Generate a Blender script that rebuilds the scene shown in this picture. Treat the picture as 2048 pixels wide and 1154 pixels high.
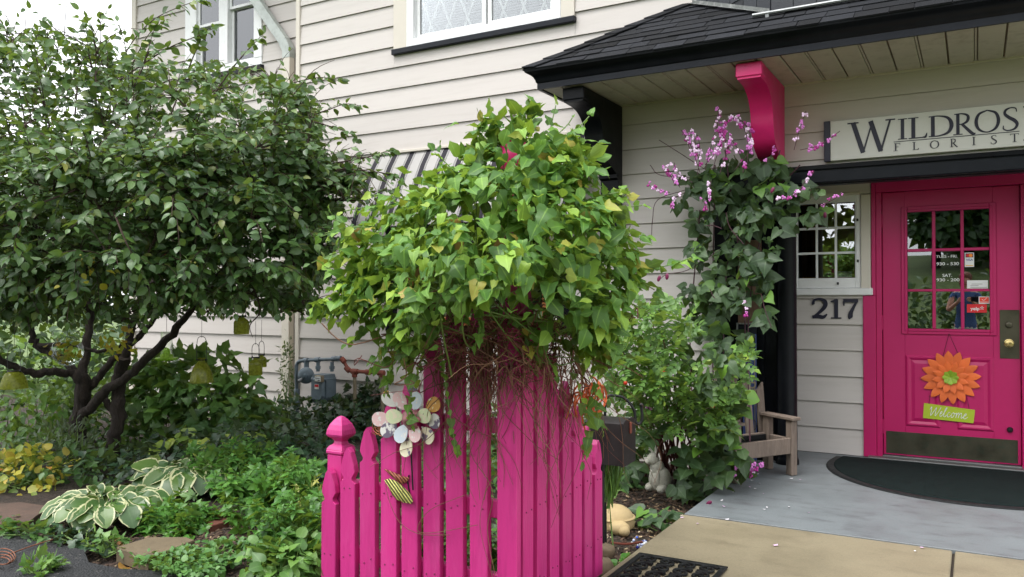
import bpy, math, random
import numpy as np
from mathutils import Vector, Matrix

for _o in list(bpy.data.objects):
    bpy.data.objects.remove(_o, do_unlink=True)
SC = bpy.context.scene
COL = SC.collection
R = math.radians
rnd = random.Random(7)
rng = np.random.default_rng(11)

# ------------------------------------------------------------------ camera
F = 1631.0                                   # focal length in photo pixels (2048 wide)
YAW, PITCH = R(29.6), math.atan(20 / 1631)
CAM = np.array([0.0, -6.36, 1.235])          # wall face is Y = 0, porch floor is Z = 0
FWD = np.array([-math.sin(YAW) * math.cos(PITCH), math.cos(YAW) * math.cos(PITCH), math.sin(PITCH)])
RGT = np.array([math.cos(YAW), math.sin(YAW), 0.0])
UPV = np.cross(RGT, FWD)
cd = bpy.data.cameras.new("camera")
cam = bpy.data.objects.new("camera", cd)
COL.objects.link(cam)
cd.sensor_width = 36.0
cd.lens = 36.0 * F / 2048
cd.clip_start, cd.clip_end = 0.05, 400
cam.matrix_world = Matrix(((RGT[0], UPV[0], -FWD[0], CAM[0]), (RGT[1], UPV[1], -FWD[1], CAM[1]),
                           (RGT[2], UPV[2], -FWD[2], CAM[2]), (0, 0, 0, 1)))
SC.camera = cam

# ------------------------------------------------------------------ sky, sun, exposure (overcast)
SUN_EL, SUN_AZ = R(66), R(208)               # azimuth from +Y clockwise: behind and left of the camera
world = bpy.data.worlds.new("World")
SC.world = world
world.use_nodes = True
wn, wl = world.node_tree.nodes, world.node_tree.links
bg = wn["Background"]
sky = wn.new("ShaderNodeTexSky")
sky.sky_type = 'NISHITA'
sky.sun_disc = False
sky.sun_elevation, sky.sun_rotation = SUN_EL, SUN_AZ
sky.air_density, sky.dust_density, sky.ozone_density = 1.0, 6.0, 1.0
hsv = wn.new("ShaderNodeHueSaturation")      # cloud cover: hardly any blue left
hsv.inputs["Saturation"].default_value = 0.12
wl.new(sky.outputs[0], hsv.inputs["Color"])
cloud = wn.new("ShaderNodeMix"); cloud.data_type = 'RGBA'
cloud.inputs[0].default_value = 0.55
cloud.inputs[7].default_value = (11.0, 11.2, 11.5, 1)      # even grey-white cloud
wl.new(hsv.outputs[0], cloud.inputs[6])
wl.new(cloud.outputs[2], bg.inputs["Color"])
bg.inputs["Strength"].default_value = 0.13
sd = bpy.data.lights.new("sun", 'SUN')
sd.energy, sd.angle, sd.color = 1.2, R(30), (1.0, 0.97, 0.92)
sun = bpy.data.objects.new("sun", sd)
COL.objects.link(sun)
_sdir = Vector((math.sin(SUN_AZ) * math.cos(SUN_EL), math.cos(SUN_AZ) * math.cos(SUN_EL), math.sin(SUN_EL)))
sun.rotation_euler = _sdir.to_track_quat('Z', 'Y').to_euler()
sun.location = (-6, -14, 18)
vs = SC.view_settings
vs.view_transform, vs.look, vs.gamma, vs.use_curve_mapping = 'Standard', 'None', 1.0, False
vs.exposure = 1.1
SC.render.engine = 'CYCLES'
SC.cycles.use_denoising = True
SC.cycles.max_bounces = 6
SC.cycles.transparent_max_bounces = 12
SC.cycles.caustics_reflective = False
SC.cycles.caustics_refractive = False
SC.cycles.sample_clamp_indirect = 6

# ------------------------------------------------------------------ pixel helpers
def ray(px, py): return FWD + (px - 1024) / F * RGT - (py - 577) / F * UPV
def at(px, py, D): return CAM + D * ray(px, py)
def on_y(px, py, Y):
    d = ray(px, py); return CAM + d * ((Y - CAM[1]) / d[1])
def on_z(px, py, Z):
    d = ray(px, py); return CAM + d * ((Z - CAM[2]) / d[2])
def on_x(px, py, X):
    d = ray(px, py); return CAM + d * ((X - CAM[0]) / d[0])
def project(p):
    q = np.asarray(p) - CAM
    D = q @ FWD
    return 1024 + F * (q @ RGT) / D, 577 - F * (q @ UPV) / D, D

# ------------------------------------------------------------------ mesh helpers
def link(o, parent=None, L=None):
    COL.objects.link(o)
    if parent is not None:
        o.parent = parent
        o.matrix_parent_inverse = WM[parent.name].inverted()
    WM[o.name] = Matrix.Identity(4) if L is None else L
    return o
WM = {}
def props(o, label=None, cat=None, group=None, kind=None):
    if label: o["label"] = label
    if cat: o["category"] = cat
    if group: o["group"] = group
    if kind: o["kind"] = kind
    return o
def empty(name, loc, label=None, cat=None, group=None, parent=None):
    o = bpy.data.objects.new(name, None)
    o.empty_display_size = 0.1
    L = Matrix.Translation(Vector([float(c) for c in loc]))
    o.matrix_basis = L
    link(o, parent, L)
    return props(o, label, cat, group)

class MB:
    def __init__(s): s.v, s.f, s.m, s.mi = [], [], [], 0
    def add(s, vs, fs):
        o = len(s.v)
        s.v += [tuple(float(c) for c in v) for v in vs]
        s.f += [tuple(i + o for i in f) for f in fs]
        s.m += [s.mi] * len(fs)
        return s
    def box(s, x0, x1, y0, y1, z0, z1, b=0.0, M=None):
        x0, x1 = min(x0, x1), max(x0, x1); y0, y1 = min(y0, y1), max(y0, y1); z0, z1 = min(z0, z1), max(z0, z1)
        b = min(b, (x1 - x0) * .45, (y1 - y0) * .45, (z1 - z0) * .45)
        lo, hi = (x0, y0, z0), (x1, y1, z1)
        vs, fs = [], []
        if b <= 0:
            vs = [(lo[0] if i & 1 == 0 else hi[0], lo[1] if i & 2 == 0 else hi[1], lo[2] if i & 4 == 0 else hi[2]) for i in range(8)]
            fs = [(0, 2, 3, 1), (4, 5, 7, 6), (0, 1, 5, 4), (2, 6, 7, 3), (0, 4, 6, 2), (1, 3, 7, 5)]
        else:
            idx = {}
            for i in range(8):
                c = [lo[k] if not (i >> k) & 1 else hi[k] for k in range(3)]
                sg = [1 if not (i >> k) & 1 else -1 for k in range(3)]
                for k in range(3):
                    p = [c[j] + (sg[j] * b if j != k else 0) for j in range(3)]
                    idx[(i, k)] = len(vs); vs.append(p)
            def q(fi):
                return fi
            for k in range(3):
                a, c = (k + 1) % 3, (k + 2) % 3
                for sgn in (0, 1):
                    base = sgn << k
                    cyc = [base, base | 1 << a, base | 1 << a | 1 << c, base | 1 << c]
                    fs.append(tuple(idx[(i, k)] for i in (cyc if sgn else cyc[::-1])))
                for sa in (0, 1):
                    for sc_ in (0, 1):
                        i0 = sa << a | sc_ << c; i1 = i0 | 1 << k
                        f = (idx[(i0, a)], idx[(i1, a)], idx[(i1, c)], idx[(i0, c)])
                        fs.append(f if (sa == sc_) == False else f[::-1])
            for i in range(8):
                par = bin(i).count('1') % 2
                f = (idx[(i, 0)], idx[(i, 1)], idx[(i, 2)])
                fs.append(f if par else f[::-1])
        if M is not None: vs = [tuple(M @ Vector(v)) for v in vs]
        return s.add(vs, fs)
    def prism(s, pts, fn, w0, w1, taper=None):
        """polygon pts (u,v) extruded from w0 to w1 through fn(u,v,w)"""
        n = len(pts)
        vs = [fn(u, v, w0) for u, v in pts] + [fn(u, v, w1) for u, v in (taper or pts)]
        fs = [tuple(range(n - 1, -1, -1)), tuple(range(n, 2 * n))]
        fs += [(i, (i + 1) % n, n + (i + 1) % n, n + i) for i in range(n)]
        return s.add(vs, fs)
    def tube(s, path, rad, n=8, cap=True):
        P = [np.asarray(p, float) for p in path]
        k = len(P)
        rad = [rad] * k if np.isscalar(rad) else list(rad)
        up = None; vs, fs = [], []
        for i in range(k):
            t = P[min(i + 1, k - 1)] - P[max(i - 1, 0)]
            t = t / (np.linalg.norm(t) + 1e-9)
            if up is None:
                up = np.array([0, 0, 1.]) if abs(t[2]) < .9 else np.array([1., 0, 0])
            a = np.cross(t, up); a /= np.linalg.norm(a) + 1e-9
            b = np.cross(a, t); up = b
            for j in range(n):
                th = 2 * math.pi * j / n
                vs.append(P[i] + rad[i] * (math.cos(th) * a + math.sin(th) * b))
        for i in range(k - 1):
            for j in range(n):
                fs.append((i * n + j, i * n + (j + 1) % n, (i + 1) * n + (j + 1) % n, (i + 1) * n + j))
        if cap:
            fs.append(tuple(range(n - 1, -1, -1))); fs.append(tuple((k - 1) * n + j for j in range(n)))
        return s.add(vs, fs)
    def lathe(s, prof, n=24, M=None, rot=0.0):
        vs, fs = [], []
        for r_, z in prof:
            for j in range(n):
                th = 2 * math.pi * j / n + rot
                vs.append((r_ * math.cos(th), r_ * math.sin(th), z))
        for i in range(len(prof) - 1):
            for j in range(n):
                fs.append((i * n + j, i * n + (j + 1) % n, (i + 1) * n + (j + 1) % n, (i + 1) * n + j))
        fs.append(tuple(range(n - 1, -1, -1))); fs.append(tuple((len(prof) - 1) * n + j for j in range(n)))
        if M is not None: vs = [tuple(M @ Vector(v)) for v in vs]
        return s.add(vs, fs)
    def ball(s, c, rx, ry=None, rz=None, n=12, m=8, M=None):
        ry = ry or rx; rz = rz or rx
        vs, fs = [], []
        for i in range(m + 1):
            ph = math.pi * i / m
            for j in range(n):
                th = 2 * math.pi * j / n
                v = Vector((rx * math.sin(ph) * math.cos(th), ry * math.sin(ph) * math.sin(th), -rz * math.cos(ph)))
                if M is not None: v = M @ v
                vs.append((v[0] + c[0], v[1] + c[1], v[2] + c[2]))
        for i in range(m):
            for j in range(n):
                fs.append((i * n + j, i * n + (j + 1) % n, (i + 1) * n + (j + 1) % n, (i + 1) * n + j))
        return s.add(vs, fs)
    def build(s, name, mats, parent=None, smooth=None, label=None, cat=None, group=None, kind=None):
        me = bpy.data.meshes.new(name)
        me.from_pydata(s.v, [], s.f)
        for m in (mats if isinstance(mats, (list, tuple)) else [mats]): me.materials.append(m)
        if any(s.m): me.polygons.foreach_set("material_index", s.m)
        me.validate()
        if smooth is not None:
            me.shade_smooth()
            me.set_sharp_from_angle(angle=R(smooth))
        o = bpy.data.objects.new(name, me)
        link(o, parent)
        return props(o, label, cat, group, kind)

def inst(me, name, M, parent, **k):
    o = bpy.data.objects.new(name, me)
    o.matrix_basis = M
    link(o, parent, M)
    return props(o, **k)

def spline(pts, n=8):
    """Catmull-Rom through pts (arrays)"""
    P = [np.asarray(p, float) for p in pts]
    P = [2 * P[0] - P[1]] + P + [2 * P[-1] - P[-2]]
    out = []
    for i in range(1, len(P) - 2):
        for k in range(n):
            t = k / n
            out.append(.5 * ((2 * P[i]) + (-P[i - 1] + P[i + 1]) * t + (2 * P[i - 1] - 5 * P[i] + 4 * P[i + 1] - P[i + 2]) * t * t
                             + (-P[i - 1] + 3 * P[i] - 3 * P[i + 1] + P[i + 2]) * t ** 3))
    out.append(P[-2])
    return out

# ------------------------------------------------------------------ materials
def srgb(r, g, b):
    f = lambda c: (c / 255) / 12.92 if c / 255 <= .04045 else ((c / 255 + .055) / 1.055) ** 2.4
    return (f(r), f(g), f(b))
def newmat(name):
    m = bpy.data.materials.new(name); m.use_nodes = True
    nt = m.node_tree
    return m, nt, nt.nodes, nt.links, nt.nodes["Principled BSDF"]
def mixrgb(N, L, fac, a, b, mode='MIX'):
    n = N.new("ShaderNodeMix"); n.data_type = 'RGBA'; n.blend_type = mode
    for sock, v in ((n.inputs[0], fac), (n.inputs[6], a), (n.inputs[7], b)):
        if isinstance(v, bpy.types.NodeSocket): L.new(v, sock)
        elif isinstance(v, (int, float)): sock.default_value = v
        else: sock.default_value = (*v[:3], 1)
    return n.outputs[2]
def noise(N, L, vec, scale, detail=4, rough=.55):
    n = N.new("ShaderNodeTexNoise"); n.inputs["Scale"].default_value = scale
    n.inputs["Detail"].default_value = detail; n.inputs["Roughness"].default_value = rough
    if vec is not None: L.new(vec, n.inputs["Vector"])
    return n.outputs["Fac"]
def ramp(N, L, fac, stops, interp='LINEAR'):
    n = N.new("ShaderNodeValToRGB"); n.color_ramp.interpolation = interp
    e = n.color_ramp.elements
    while len(e) < len(stops): e.new(0.5)
    for el, (p, c) in zip(e, stops):
        el.position = p; el.color = (*c[:3], 1) if not isinstance(c, (int, float)) else (c, c, c, 1)
    L.new(fac, n.inputs[0])
    return n.outputs[0]
def mathn(N, L, op, a, b=None):
    n = N.new("ShaderNodeMath"); n.operation = op
    for sock, v in ((n.inputs[0], a), (n.inputs[1], b)):
        if v is None: continue
        if isinstance(v, bpy.types.NodeSocket): L.new(v, sock)
        else: sock.default_value = v
    return n.outputs[0]
def bump(N, L, P, h, strength=.2, dist=.01):
    n = N.new("ShaderNodeBump"); n.inputs["Strength"].default_value = strength; n.inputs["Distance"].default_value = dist
    L.new(h, n.inputs["Height"]); L.new(n.outputs[0], P.inputs["Normal"])
def worldpos(N): return N.new("ShaderNodeNewGeometry").outputs["Position"]
def scaled(N, L, vec, sc):
    n = N.new("ShaderNodeMapping"); n.inputs["Scale"].default_value = sc
    L.new(vec, n.inputs["Vector"]); return n.outputs[0]

def paint(name, rgb, rough=.5, var=.10, scale=3.0, bs=.12, bscale=60., streak=(1, 1, 1), metal=0., spec=.5, dirt=None, dirt_amt=.35, per_obj=0.06, bd=.004):
    m, nt, N, L, P = newmat(name)
    pos = worldpos(N)
    v = scaled(N, L, pos, streak)
    nz = noise(N, L, v, scale, 6, .6)
    lo = tuple(c * (1 - var * 1.6) for c in rgb); hi = tuple(min(1, c * (1 + var)) for c in rgb)
    col = ramp(N, L, nz, [(.25, lo), (.5, rgb), (.78, hi)])
    if per_obj:
        oi = N.new("ShaderNodeObjectInfo").outputs["Random"]
        k = mathn(N, L, 'MULTIPLY_ADD', oi, per_obj * 2); N[-1].inputs[2].default_value = 1 - per_obj
        sc_ = N.new("ShaderNodeVectorMath"); sc_.operation = 'SCALE'
        L.new(col, sc_.inputs[0]); L.new(k, sc_.inputs["Scale"]); col = sc_.outputs[0]
    if dirt:
        d = ramp(N, L, noise(N, L, v, scale * 2.3, 8, .7), [(.5, 0.), (.72, 1.)])
        col = mixrgb(N, L, mathn(N, L, 'MULTIPLY', d, dirt_amt), col, dirt)
    L.new(col, P.inputs["Base Color"])
    rr = ramp(N, L, nz, [(.2, max(.05, rough - .1)), (.8, min(1, rough + .12))])
    L.new(rr, P.inputs["Roughness"])
    P.inputs["Metallic"].default_value = metal
    P.inputs["Specular IOR Level"].default_value = spec
    if bs: bump(N, L, P, noise(N, L, v, bscale, 5, .6), bs, bd)
    return m

def leafmat(name, cols, rough=.42, trans=.3, edge=None, tcol=None, spots=None, clump=1.6, vein=.0, spec=.5):
    """cols: (position, rgb) stops over a per-leaf random value; edge: (rgb, start) margin colour"""
    m, nt, N, L, P = newmat(name)
    g = N.new("ShaderNodeNewGeometry")
    oi = N.new("ShaderNodeObjectInfo")
    r = mathn(N, L, 'FRACT', mathn(N, L, 'ADD', g.outputs["Random Per Island"], oi.outputs["Random"]))
    col = ramp(N, L, r, cols)
    cl = noise(N, L, g.outputs["Position"], clump, 3, .5)
    col = mixrgb(N, L, .45, col, ramp(N, L, cl, [(.3, (.35, .38, .4)), (.7, (.66, .64, .52))]), 'OVERLAY')
    u = N.new("ShaderNodeAttribute"); u.attribute_name = "u"
    uf = u.outputs["Fac"]
    if vein:
        vv = ramp(N, L, uf, [(0., vein), (.12, 0.)])
        col = mixrgb(N, L, vv, col, tuple(min(1, c * 1.9 + .03) for c in cols[len(cols) // 2][1]))
    if edge:
        nzw = noise(N, L, g.outputs["Position"], 55, 3, .6)
        e = mathn(N, L, 'ADD', uf, mathn(N, L, 'MULTIPLY', mathn(N, L, 'SUBTRACT', nzw, .5), .38))
        ef = ramp(N, L, e, [(edge[1], 0.), (edge[1] + .05, 1.)])
        col = mixrgb(N, L, ef, col, edge[0])
    if spots:
        sp = ramp(N, L, noise(N, L, g.outputs["Position"], spots[1], 3, .6), [(spots[2], 0.), (spots[2] + .06, 1.)])
        col = mixrgb(N, L, mathn(N, L, 'MULTIPLY', sp, .8), col, spots[0])
    under = mixrgb(N, L, .35, col, (.16, .2, .12))
    col2 = mixrgb(N, L, mathn(N, L, 'MULTIPLY', g.outputs["Backfacing"], 1.), col, under)
    L.new(col2, P.inputs["Base Color"])
    P.inputs["Roughness"].default_value = rough
    P.inputs["Specular IOR Level"].default_value = spec
    bump(N, L, P, noise(N, L, g.outputs["Position"], 70, 3, .6), .25, .003)
    t = N.new("ShaderNodeBsdfTranslucent")
    L.new(mixrgb(N, L, .6, col, tcol or (.30, .42, .04)), t.inputs["Color"])
    mx = N.new("ShaderNodeMixShader"); mx.inputs[0].default_value = trans
    L.new(P.outputs[0], mx.inputs[1]); L.new(t.outputs[0], mx.inputs[2])
    L.new(mx.outputs[0], N["Material Output"].inputs["Surface"])
    return m

def glassmat(name, tint=(1, 1, 1), refl=1.6, base=.03, rough=0.0):
    m, nt, N, L, P = newmat(name)
    tr = N.new("ShaderNodeBsdfTransparent"); tr.inputs[0].default_value = (*tint, 1)
    gl = N.new("ShaderNodeBsdfGlossy"); gl.inputs["Roughness"].default_value = rough
    gl.inputs["Color"].default_value = (.95, .97, 1, 1)
    fr = N.new("ShaderNodeFresnel"); fr.inputs["IOR"].default_value = 1.5
    k = mathn(N, L, 'MULTIPLY_ADD', fr.outputs[0], refl); N[-1].inputs[2].default_value = base
    N[-1].use_clamp = True
    mx = N.new("ShaderNodeMixShader")
    L.new(k, mx.inputs[0]); L.new(tr.outputs[0], mx.inputs[1]); L.new(gl.outputs[0], mx.inputs[2])
    L.new(mx.outputs[0], N["Material Output"].inputs["Surface"])
    return m

M = {}
SID = srgb(193, 187, 183)
M['siding'] = paint('siding_paint', SID, .55, .035, 2.2, .10, 18, streak=(.35, 1, 5), dirt=srgb(150, 142, 130), dirt_amt=.2, per_obj=.028)
M['trim'] = paint('beige_trim', srgb(204, 197, 186), .5, .04, 4, .08, 40, per_obj=.02)
M['white'] = paint('white_vinyl', (.80, .81, .82), .35, .03, 5, .04, 60, dirt=srgb(150, 150, 145), dirt_amt=.15)
M['black'] = paint('black_paint', (.0035, .0042, .0065), .36, .25, 6, .25, 45, spec=.16, dirt=(.010, .012, .016), dirt_amt=.4)
M['navy'] = paint('blue_black_paint', (.0075, .0095, .015), .42, .2, 5, .2, 50, spec=.22, dirt=(.02, .024, .03), dirt_amt=.35)
M['pink'] = paint('fence_pink_paint', srgb(192, 46, 124), .42, .10, 7, .55, 90, streak=(1, 1, .10), dirt=srgb(128, 22, 78), dirt_amt=.45, per_obj=.07, bd=.005)
M['doorpink'] = paint('door_pink_paint', srgb(180, 22, 94), .42, .04, 3, .12, 70, dirt=srgb(150, 14, 80), dirt_amt=.15, per_obj=.0)
M['bracketpink'] = paint('bracket_pink_paint', srgb(214, 28, 112), .40, .05, 5, .2, 40, dirt=srgb(150, 14, 80), dirt_amt=.2)
M['soffit'] = paint('soffit_paint', srgb(178, 172, 156), .6, .06, 5, .1, 50, dirt=srgb(110, 98, 74), dirt_amt=.4, per_obj=.04)
M['groove'] = paint('soffit_groove_dirt', srgb(110, 98, 74), .8, .1, 5, .0)
M['shingle'] = paint('asphalt_shingle', (.012, .013, .016), .85, .25, 8, .8, 260, spec=.2, per_obj=.6)
M['slate'] = paint('dark_slate', (.020, .023, .030), .6, .2, 6, .4, 60, per_obj=.3)
M['alu'] = paint('aluminium', (.20, .21, .215), .5, .08, 10, .1, 80, metal=.9)
M['flash'] = paint('grey_flashing', (.16, .17, .165), .5, .2, 8, .3, 40, metal=.3, dirt=(.6, .6, .6), dirt_amt=.5)
M['galv'] = paint('downspout_metal', srgb(176, 182, 178), .45, .12, 6, .2, 60, metal=.25, dirt=srgb(110, 116, 110), dirt_amt=.5)
M['bronze'] = paint('bronze_plate', (.09, .085, .06), .38, .25, 7, .15, 40, metal=.75, dirt=(.05, .08, .06), dirt_amt=.5)
M['brass'] = paint('brass_knob', (.42, .33, .14), .25, .1, 10, .05, 60, metal=1.)
M['iron'] = paint('dark_metal', (.02, .02, .022), .4, .2, 10, .2, 60, metal=.5)
M['meter'] = paint('meter_grey_paint', srgb(98, 112, 122), .5, .12, 7, .25, 60, dirt=srgb(70, 78, 84), dirt_amt=.5)
M['rust'] = paint('rusty_pipe', srgb(122, 62, 48), .75, .2, 14, .5, 60, dirt=srgb(70, 40, 34), dirt_amt=.6)
M['oldpipe'] = paint('weathered_pipe', srgb(128, 118, 98), .75, .2, 12, .5, 60, dirt=srgb(110, 70, 50), dirt_amt=.5)
M['wood'] = paint('weathered_wood', srgb(122, 108, 98), .75, .22, 6, .6, 40, streak=(6, 6, 1.2), dirt=srgb(82, 66, 58), dirt_amt=.55, per_obj=.14)
M['board'] = paint('old_brown_board', srgb(98, 76, 62), .8, .2, 6, .5, 40, streak=(6, 6, 1), per_obj=.1)
M['blueboard'] = paint('blue_painted_board', srgb(46, 62, 112), .6, .15, 8, .3, 60)
M['orangewood'] = paint('orange_wood', srgb(150, 92, 48), .5, .15, 6, .2, 40, streak=(1, 1, 6))
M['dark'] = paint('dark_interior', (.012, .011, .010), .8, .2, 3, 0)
M['interior'] = paint('interior_wall', srgb(96, 82, 60), .8, .15, 3, 0)
M['blind'] = paint('white_blind', (.20, .21, .225), .6, .03, 4, 0)
M['signwhite'] = paint('sign_face', srgb(206, 206, 202), .45, .03, 4, .05, 60)
M['ink'] = paint('navy_lettering', srgb(26, 26, 48), .45, .1, 12, .05, 60)
M['rubber'] = paint('black_rubber', (.008, .009, .010), .55, .3, 20, .3, 200, spec=.25, dirt=(.04, .04, .04), dirt_amt=.5)
M['matcarpet'] = paint('dark_mat_carpet', (.007, .013, .013), .95, .3, 30, .9, 420, dirt=(.02, .024, .02), dirt_amt=.4, spec=.1)
M['glass'] = glassmat('window_glass', (.93, .95, .94), 1.5, .07)
M['entryglass'] = glassmat('entry_window_glass', (.85, .87, .86), 2.2, .20)
M['doorglass'] = glassmat('door_glass', (.55, .58, .56), 2.2, .10)
M['stone'] = paint('cream_stone', srgb(168, 148, 108), .8, .12, 12, .5, 40, dirt=srgb(150, 128, 92), dirt_amt=.4)
M['rock'] = paint('brown_rock', srgb(100, 86, 68), .85, .25, 9, .8, 30, dirt=srgb(80, 70, 58), dirt_amt=.6, per_obj=.15)
M['statue'] = paint('pale_concrete_statue', srgb(204, 201, 190), .85, .15, 20, .6, 60, dirt=srgb(96, 98, 86), dirt_amt=.6)
M['paver'] = paint('tan_paver', srgb(98, 86, 66), .85, .12, 10, .5, 120, dirt=srgb(78, 66, 52), dirt_amt=.5)
M['redpaver'] = paint('red_brick_paver', srgb(98, 56, 44), .85, .15, 10, .6, 90, dirt=srgb(90, 60, 50), dirt_amt=.5)
M['bark'] = paint('tree_bark', srgb(44, 36, 32), .92, var=.45, scale=16, bs=1.0, bscale=30, bd=.03, streak=(1, 1, .30), dirt=srgb(84, 74, 64), dirt_amt=.5)
M['twig'] = paint('twig_bark', srgb(62, 46, 38), .8, .2, 20, .3, 80)
M['deadstem'] = paint('dead_vine_stem', srgb(104, 74, 56), .8, .3, 14, .3, 80, per_obj=.2)
M['redstem'] = paint('reddish_stem', srgb(92, 48, 44), .7, .3, 14, .3, 80, per_obj=.2)
M['greenstem'] = paint('green_stem', srgb(92, 120, 54), .6, .2, 14, .2, 80)
M['beanstem'] = paint('purple_bean_stem', srgb(74, 40, 52), .6, .2, 14, .2, 80)

def concrete(name, rgb, stain, amt, scale=2.2, cracks=False):
    m, nt, N, L, P = newmat(name)
    pos = worldpos(N)
    big = noise(N, L, pos, scale, 8, .62)
    fine = noise(N, L, pos, 130, 4, .7)
    col = ramp(N, L, big, [(.28, tuple(c * .84 for c in rgb)), (.5, rgb), (.75, tuple(min(1, c * 1.1) for c in rgb))])
    st = ramp(N, L, noise(N, L, scaled(N, L, pos, (1, 2.4, 1)), scale * 1.7, 9, .68), [(.52, 0.), (.68, 1.)])
    col = mixrgb(N, L, mathn(N, L, 'MULTIPLY', st, amt), col, stain)
    col = mixrgb(N, L, .22, col, ramp(N, L, fine, [(.3, .2), (.7, .8)]), 'OVERLAY')
    grit = N.new("ShaderNodeTexVoronoi"); grit.inputs["Scale"].default_value = 210; L.new(pos, grit.inputs["Vector"])
    col = mixrgb(N, L, mathn(N, L, 'MULTIPLY', ramp(N, L, grit.outputs["Color"], [(.82, 0.), (.9, 1.)]), .35), col, tuple(c * .45 for c in rgb))
    wear = ramp(N, L, noise(N, L, scaled(N, L, pos, (1.0, 1.6, 1)), scale * 3.2, 12, .78), [(.60, 0.), (.66, 1.)])
    col = mixrgb(N, L, mathn(N, L, 'MULTIPLY', wear, .4), col, tuple(c * .62 for c in stain))
    L.new(col, P.inputs["Base Color"])
    L.new(ramp(N, L, big, [(.3, .38), (.7, .62)]), P.inputs["Roughness"])
    bump(N, L, P, fine, .3, .004)
    return m
M['porch'] = concrete('grey_painted_concrete', srgb(107, 113, 116), srgb(80, 80, 84), .7, 2.6)
M['walk'] = concrete('tan_concrete', srgb(128, 119, 98), srgb(100, 92, 75), .5, 1.8)
M['walkedge'] = concrete('concrete_edge', srgb(136, 122, 96), srgb(100, 90, 72), .5, 4)

def asphalt():
    m, nt, N, L, P = newmat('asphalt')
    pos = worldpos(N)
    v = N.new("ShaderNodeTexVoronoi"); v.inputs["Scale"].default_value = 95; L.new(pos, v.inputs["Vector"])
    agg = ramp(N, L, v.outputs["Color"], [(.0, (.005, .0055, .008)), (.6, (.010, .011, .014)), (.86, (.020, .020, .023)), (.965, (.09, .085, .08))])
    big = noise(N, L, pos, 1.3, 6, .6)
    col = mixrgb(N, L, ramp(N, L, big, [(.5, 0.), (.75, .4)]), agg, (.02, .018, .017))
    L.new(col, P.inputs["Base Color"])
    L.new(ramp(N, L, big, [(.3, .45), (.7, .8)]), P.inputs["Roughness"])
    bump(N, L, P, v.outputs["Distance"], .7, .006)
    return m
M['asphalt'] = asphalt()
def soil():
    m, nt, N, L, P = newmat('garden_soil')
    pos = worldpos(N)
    a = noise(N, L, pos, 26, 8, .7); b = noise(N, L, pos, 3, 5, .6)
    col = ramp(N, L, a, [(.3, (.012, .008, .006)), (.55, (.035, .023, .016)), (.75, (.075, .05, .034))])
    col = mixrgb(N, L, ramp(N, L, b, [(.5, 0.), (.75, .4)]), col, (.05, .045, .03))
    L.new(col, P.inputs["Base Color"]); P.inputs["Roughness"].default_value = .95
    bump(N, L, P, a, 1., .03)
    return m
M['soil'] = soil()
M['mulch'] = paint('wood_mulch', (.055, .030, .020), .85, .3, 18, .4, 60, per_obj=0)
def grassland():
    m, nt, N, L, P = newmat('lawn')
    pos = worldpos(N)
    col = ramp(N, L, noise(N, L, pos, .7, 8, .65), [(.3, (.05, .085, .02)), (.55, (.085, .13, .032)), (.75, (.12, .15, .05))])
    col = mixrgb(N, L, .4, col, ramp(N, L, noise(N, L, pos, 14, 5, .7), [(.3, .2), (.7, .8)]), 'OVERLAY')
    L.new(col, P.inputs["Base Color"]); P.inputs["Roughness"].default_value = .9
    return m
M['lawn'] = grassland()

# ================================================================== ground and paving
GZ = -0.10
def grid_mesh(name, x0, x1, y0, y1, nx, ny, fz, mat, **k):
    xs, ys = np.linspace(x0, x1, nx), np.linspace(y0, y1, ny)
    v = [(x, y, fz(x, y)) for y in ys for x in xs]
    f = [(j * nx + i, j * nx + i + 1, (j + 1) * nx + i + 1, (j + 1) * nx + i) for j in range(ny - 1) for i in range(nx - 1)]
    mb = MB(); mb.add(v, f)
    return mb.build(name, mat, smooth=60, **k)
def bedz(x, y):
    if y < -3.5: return GZ - min(.05, (-3.5 - y) * .28) + .008 * math.sin(9 * x) * math.sin(8 * y + x)
    return GZ + .02 * math.sin(3.1 * x + 1.2 * y) * math.sin(2.3 * y) + .012 * math.sin(9 * x) * math.sin(8 * y + x)
mb = MB()
mb.add([(-140, -140, -.16), (140, -140, -.16), (140, 140, -.16), (-140, 140, -.16)], [(0, 1, 2, 3)])
mb.build('ground', M['lawn'], kind='structure')
grid_mesh('garden_bed', -14, -1.47, -4.1, -.02, 130, 56, bedz, M['soil'], kind='structure')
# asphalt drive with an uneven edge towards the bed
ex = np.linspace(-16, 4, 90)
ey = [-3.70 + .05 * math.sin(2.1 * x) + .03 * math.sin(7.3 * x) - (.12 if x < -3.4 else 0) * min(1, (-3.4 - x) / .6 if x < -3.4 else 0) + (.10 if x < -3.9 else 0) for x in ex]
v = [(x, y, -.085) for x, y in zip(ex, ey)] + [(x, -11.5, -.11) for x in ex] + [(x, y, -.15) for x, y in zip(ex, ey)]
n = len(ex)
f = [(i, n + i, n + i + 1, i + 1) for i in range(n - 1)] + [(2 * n + i, i, i + 1, 2 * n + i + 1) for i in range(n - 1)]
mb = MB(); mb.add(v, f); mb.build('driveway', M['asphalt'], kind='structure')
mb = MB(); mb.box(-1.46, 3.2, -1.785, .56, -.13, 0, .002); mb.build('porch_floor', M['porch'], kind='structure')
walk = empty('front_walk', (-.8, -4, 0)); walk["kind"] = 'structure'
for xa, xb in ((-1.46, -.106), (-.094, 1.40), (1.412, 2.9)):
    for ya, yb in ((-3.30, -1.795), (-4.90, -3.312), (-6.5, -4.912)):
        mb = MB(); mb.box(xa, xb, ya, yb, -.13, -.003, .005); mb.build('concrete_slab', M['walk'], walk)
mb = MB(); mb.box(-1.45, 2.89, -6.49, -1.80, -.12, -.016); mb.build('joint_filler', M['soil'], walk)

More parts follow.
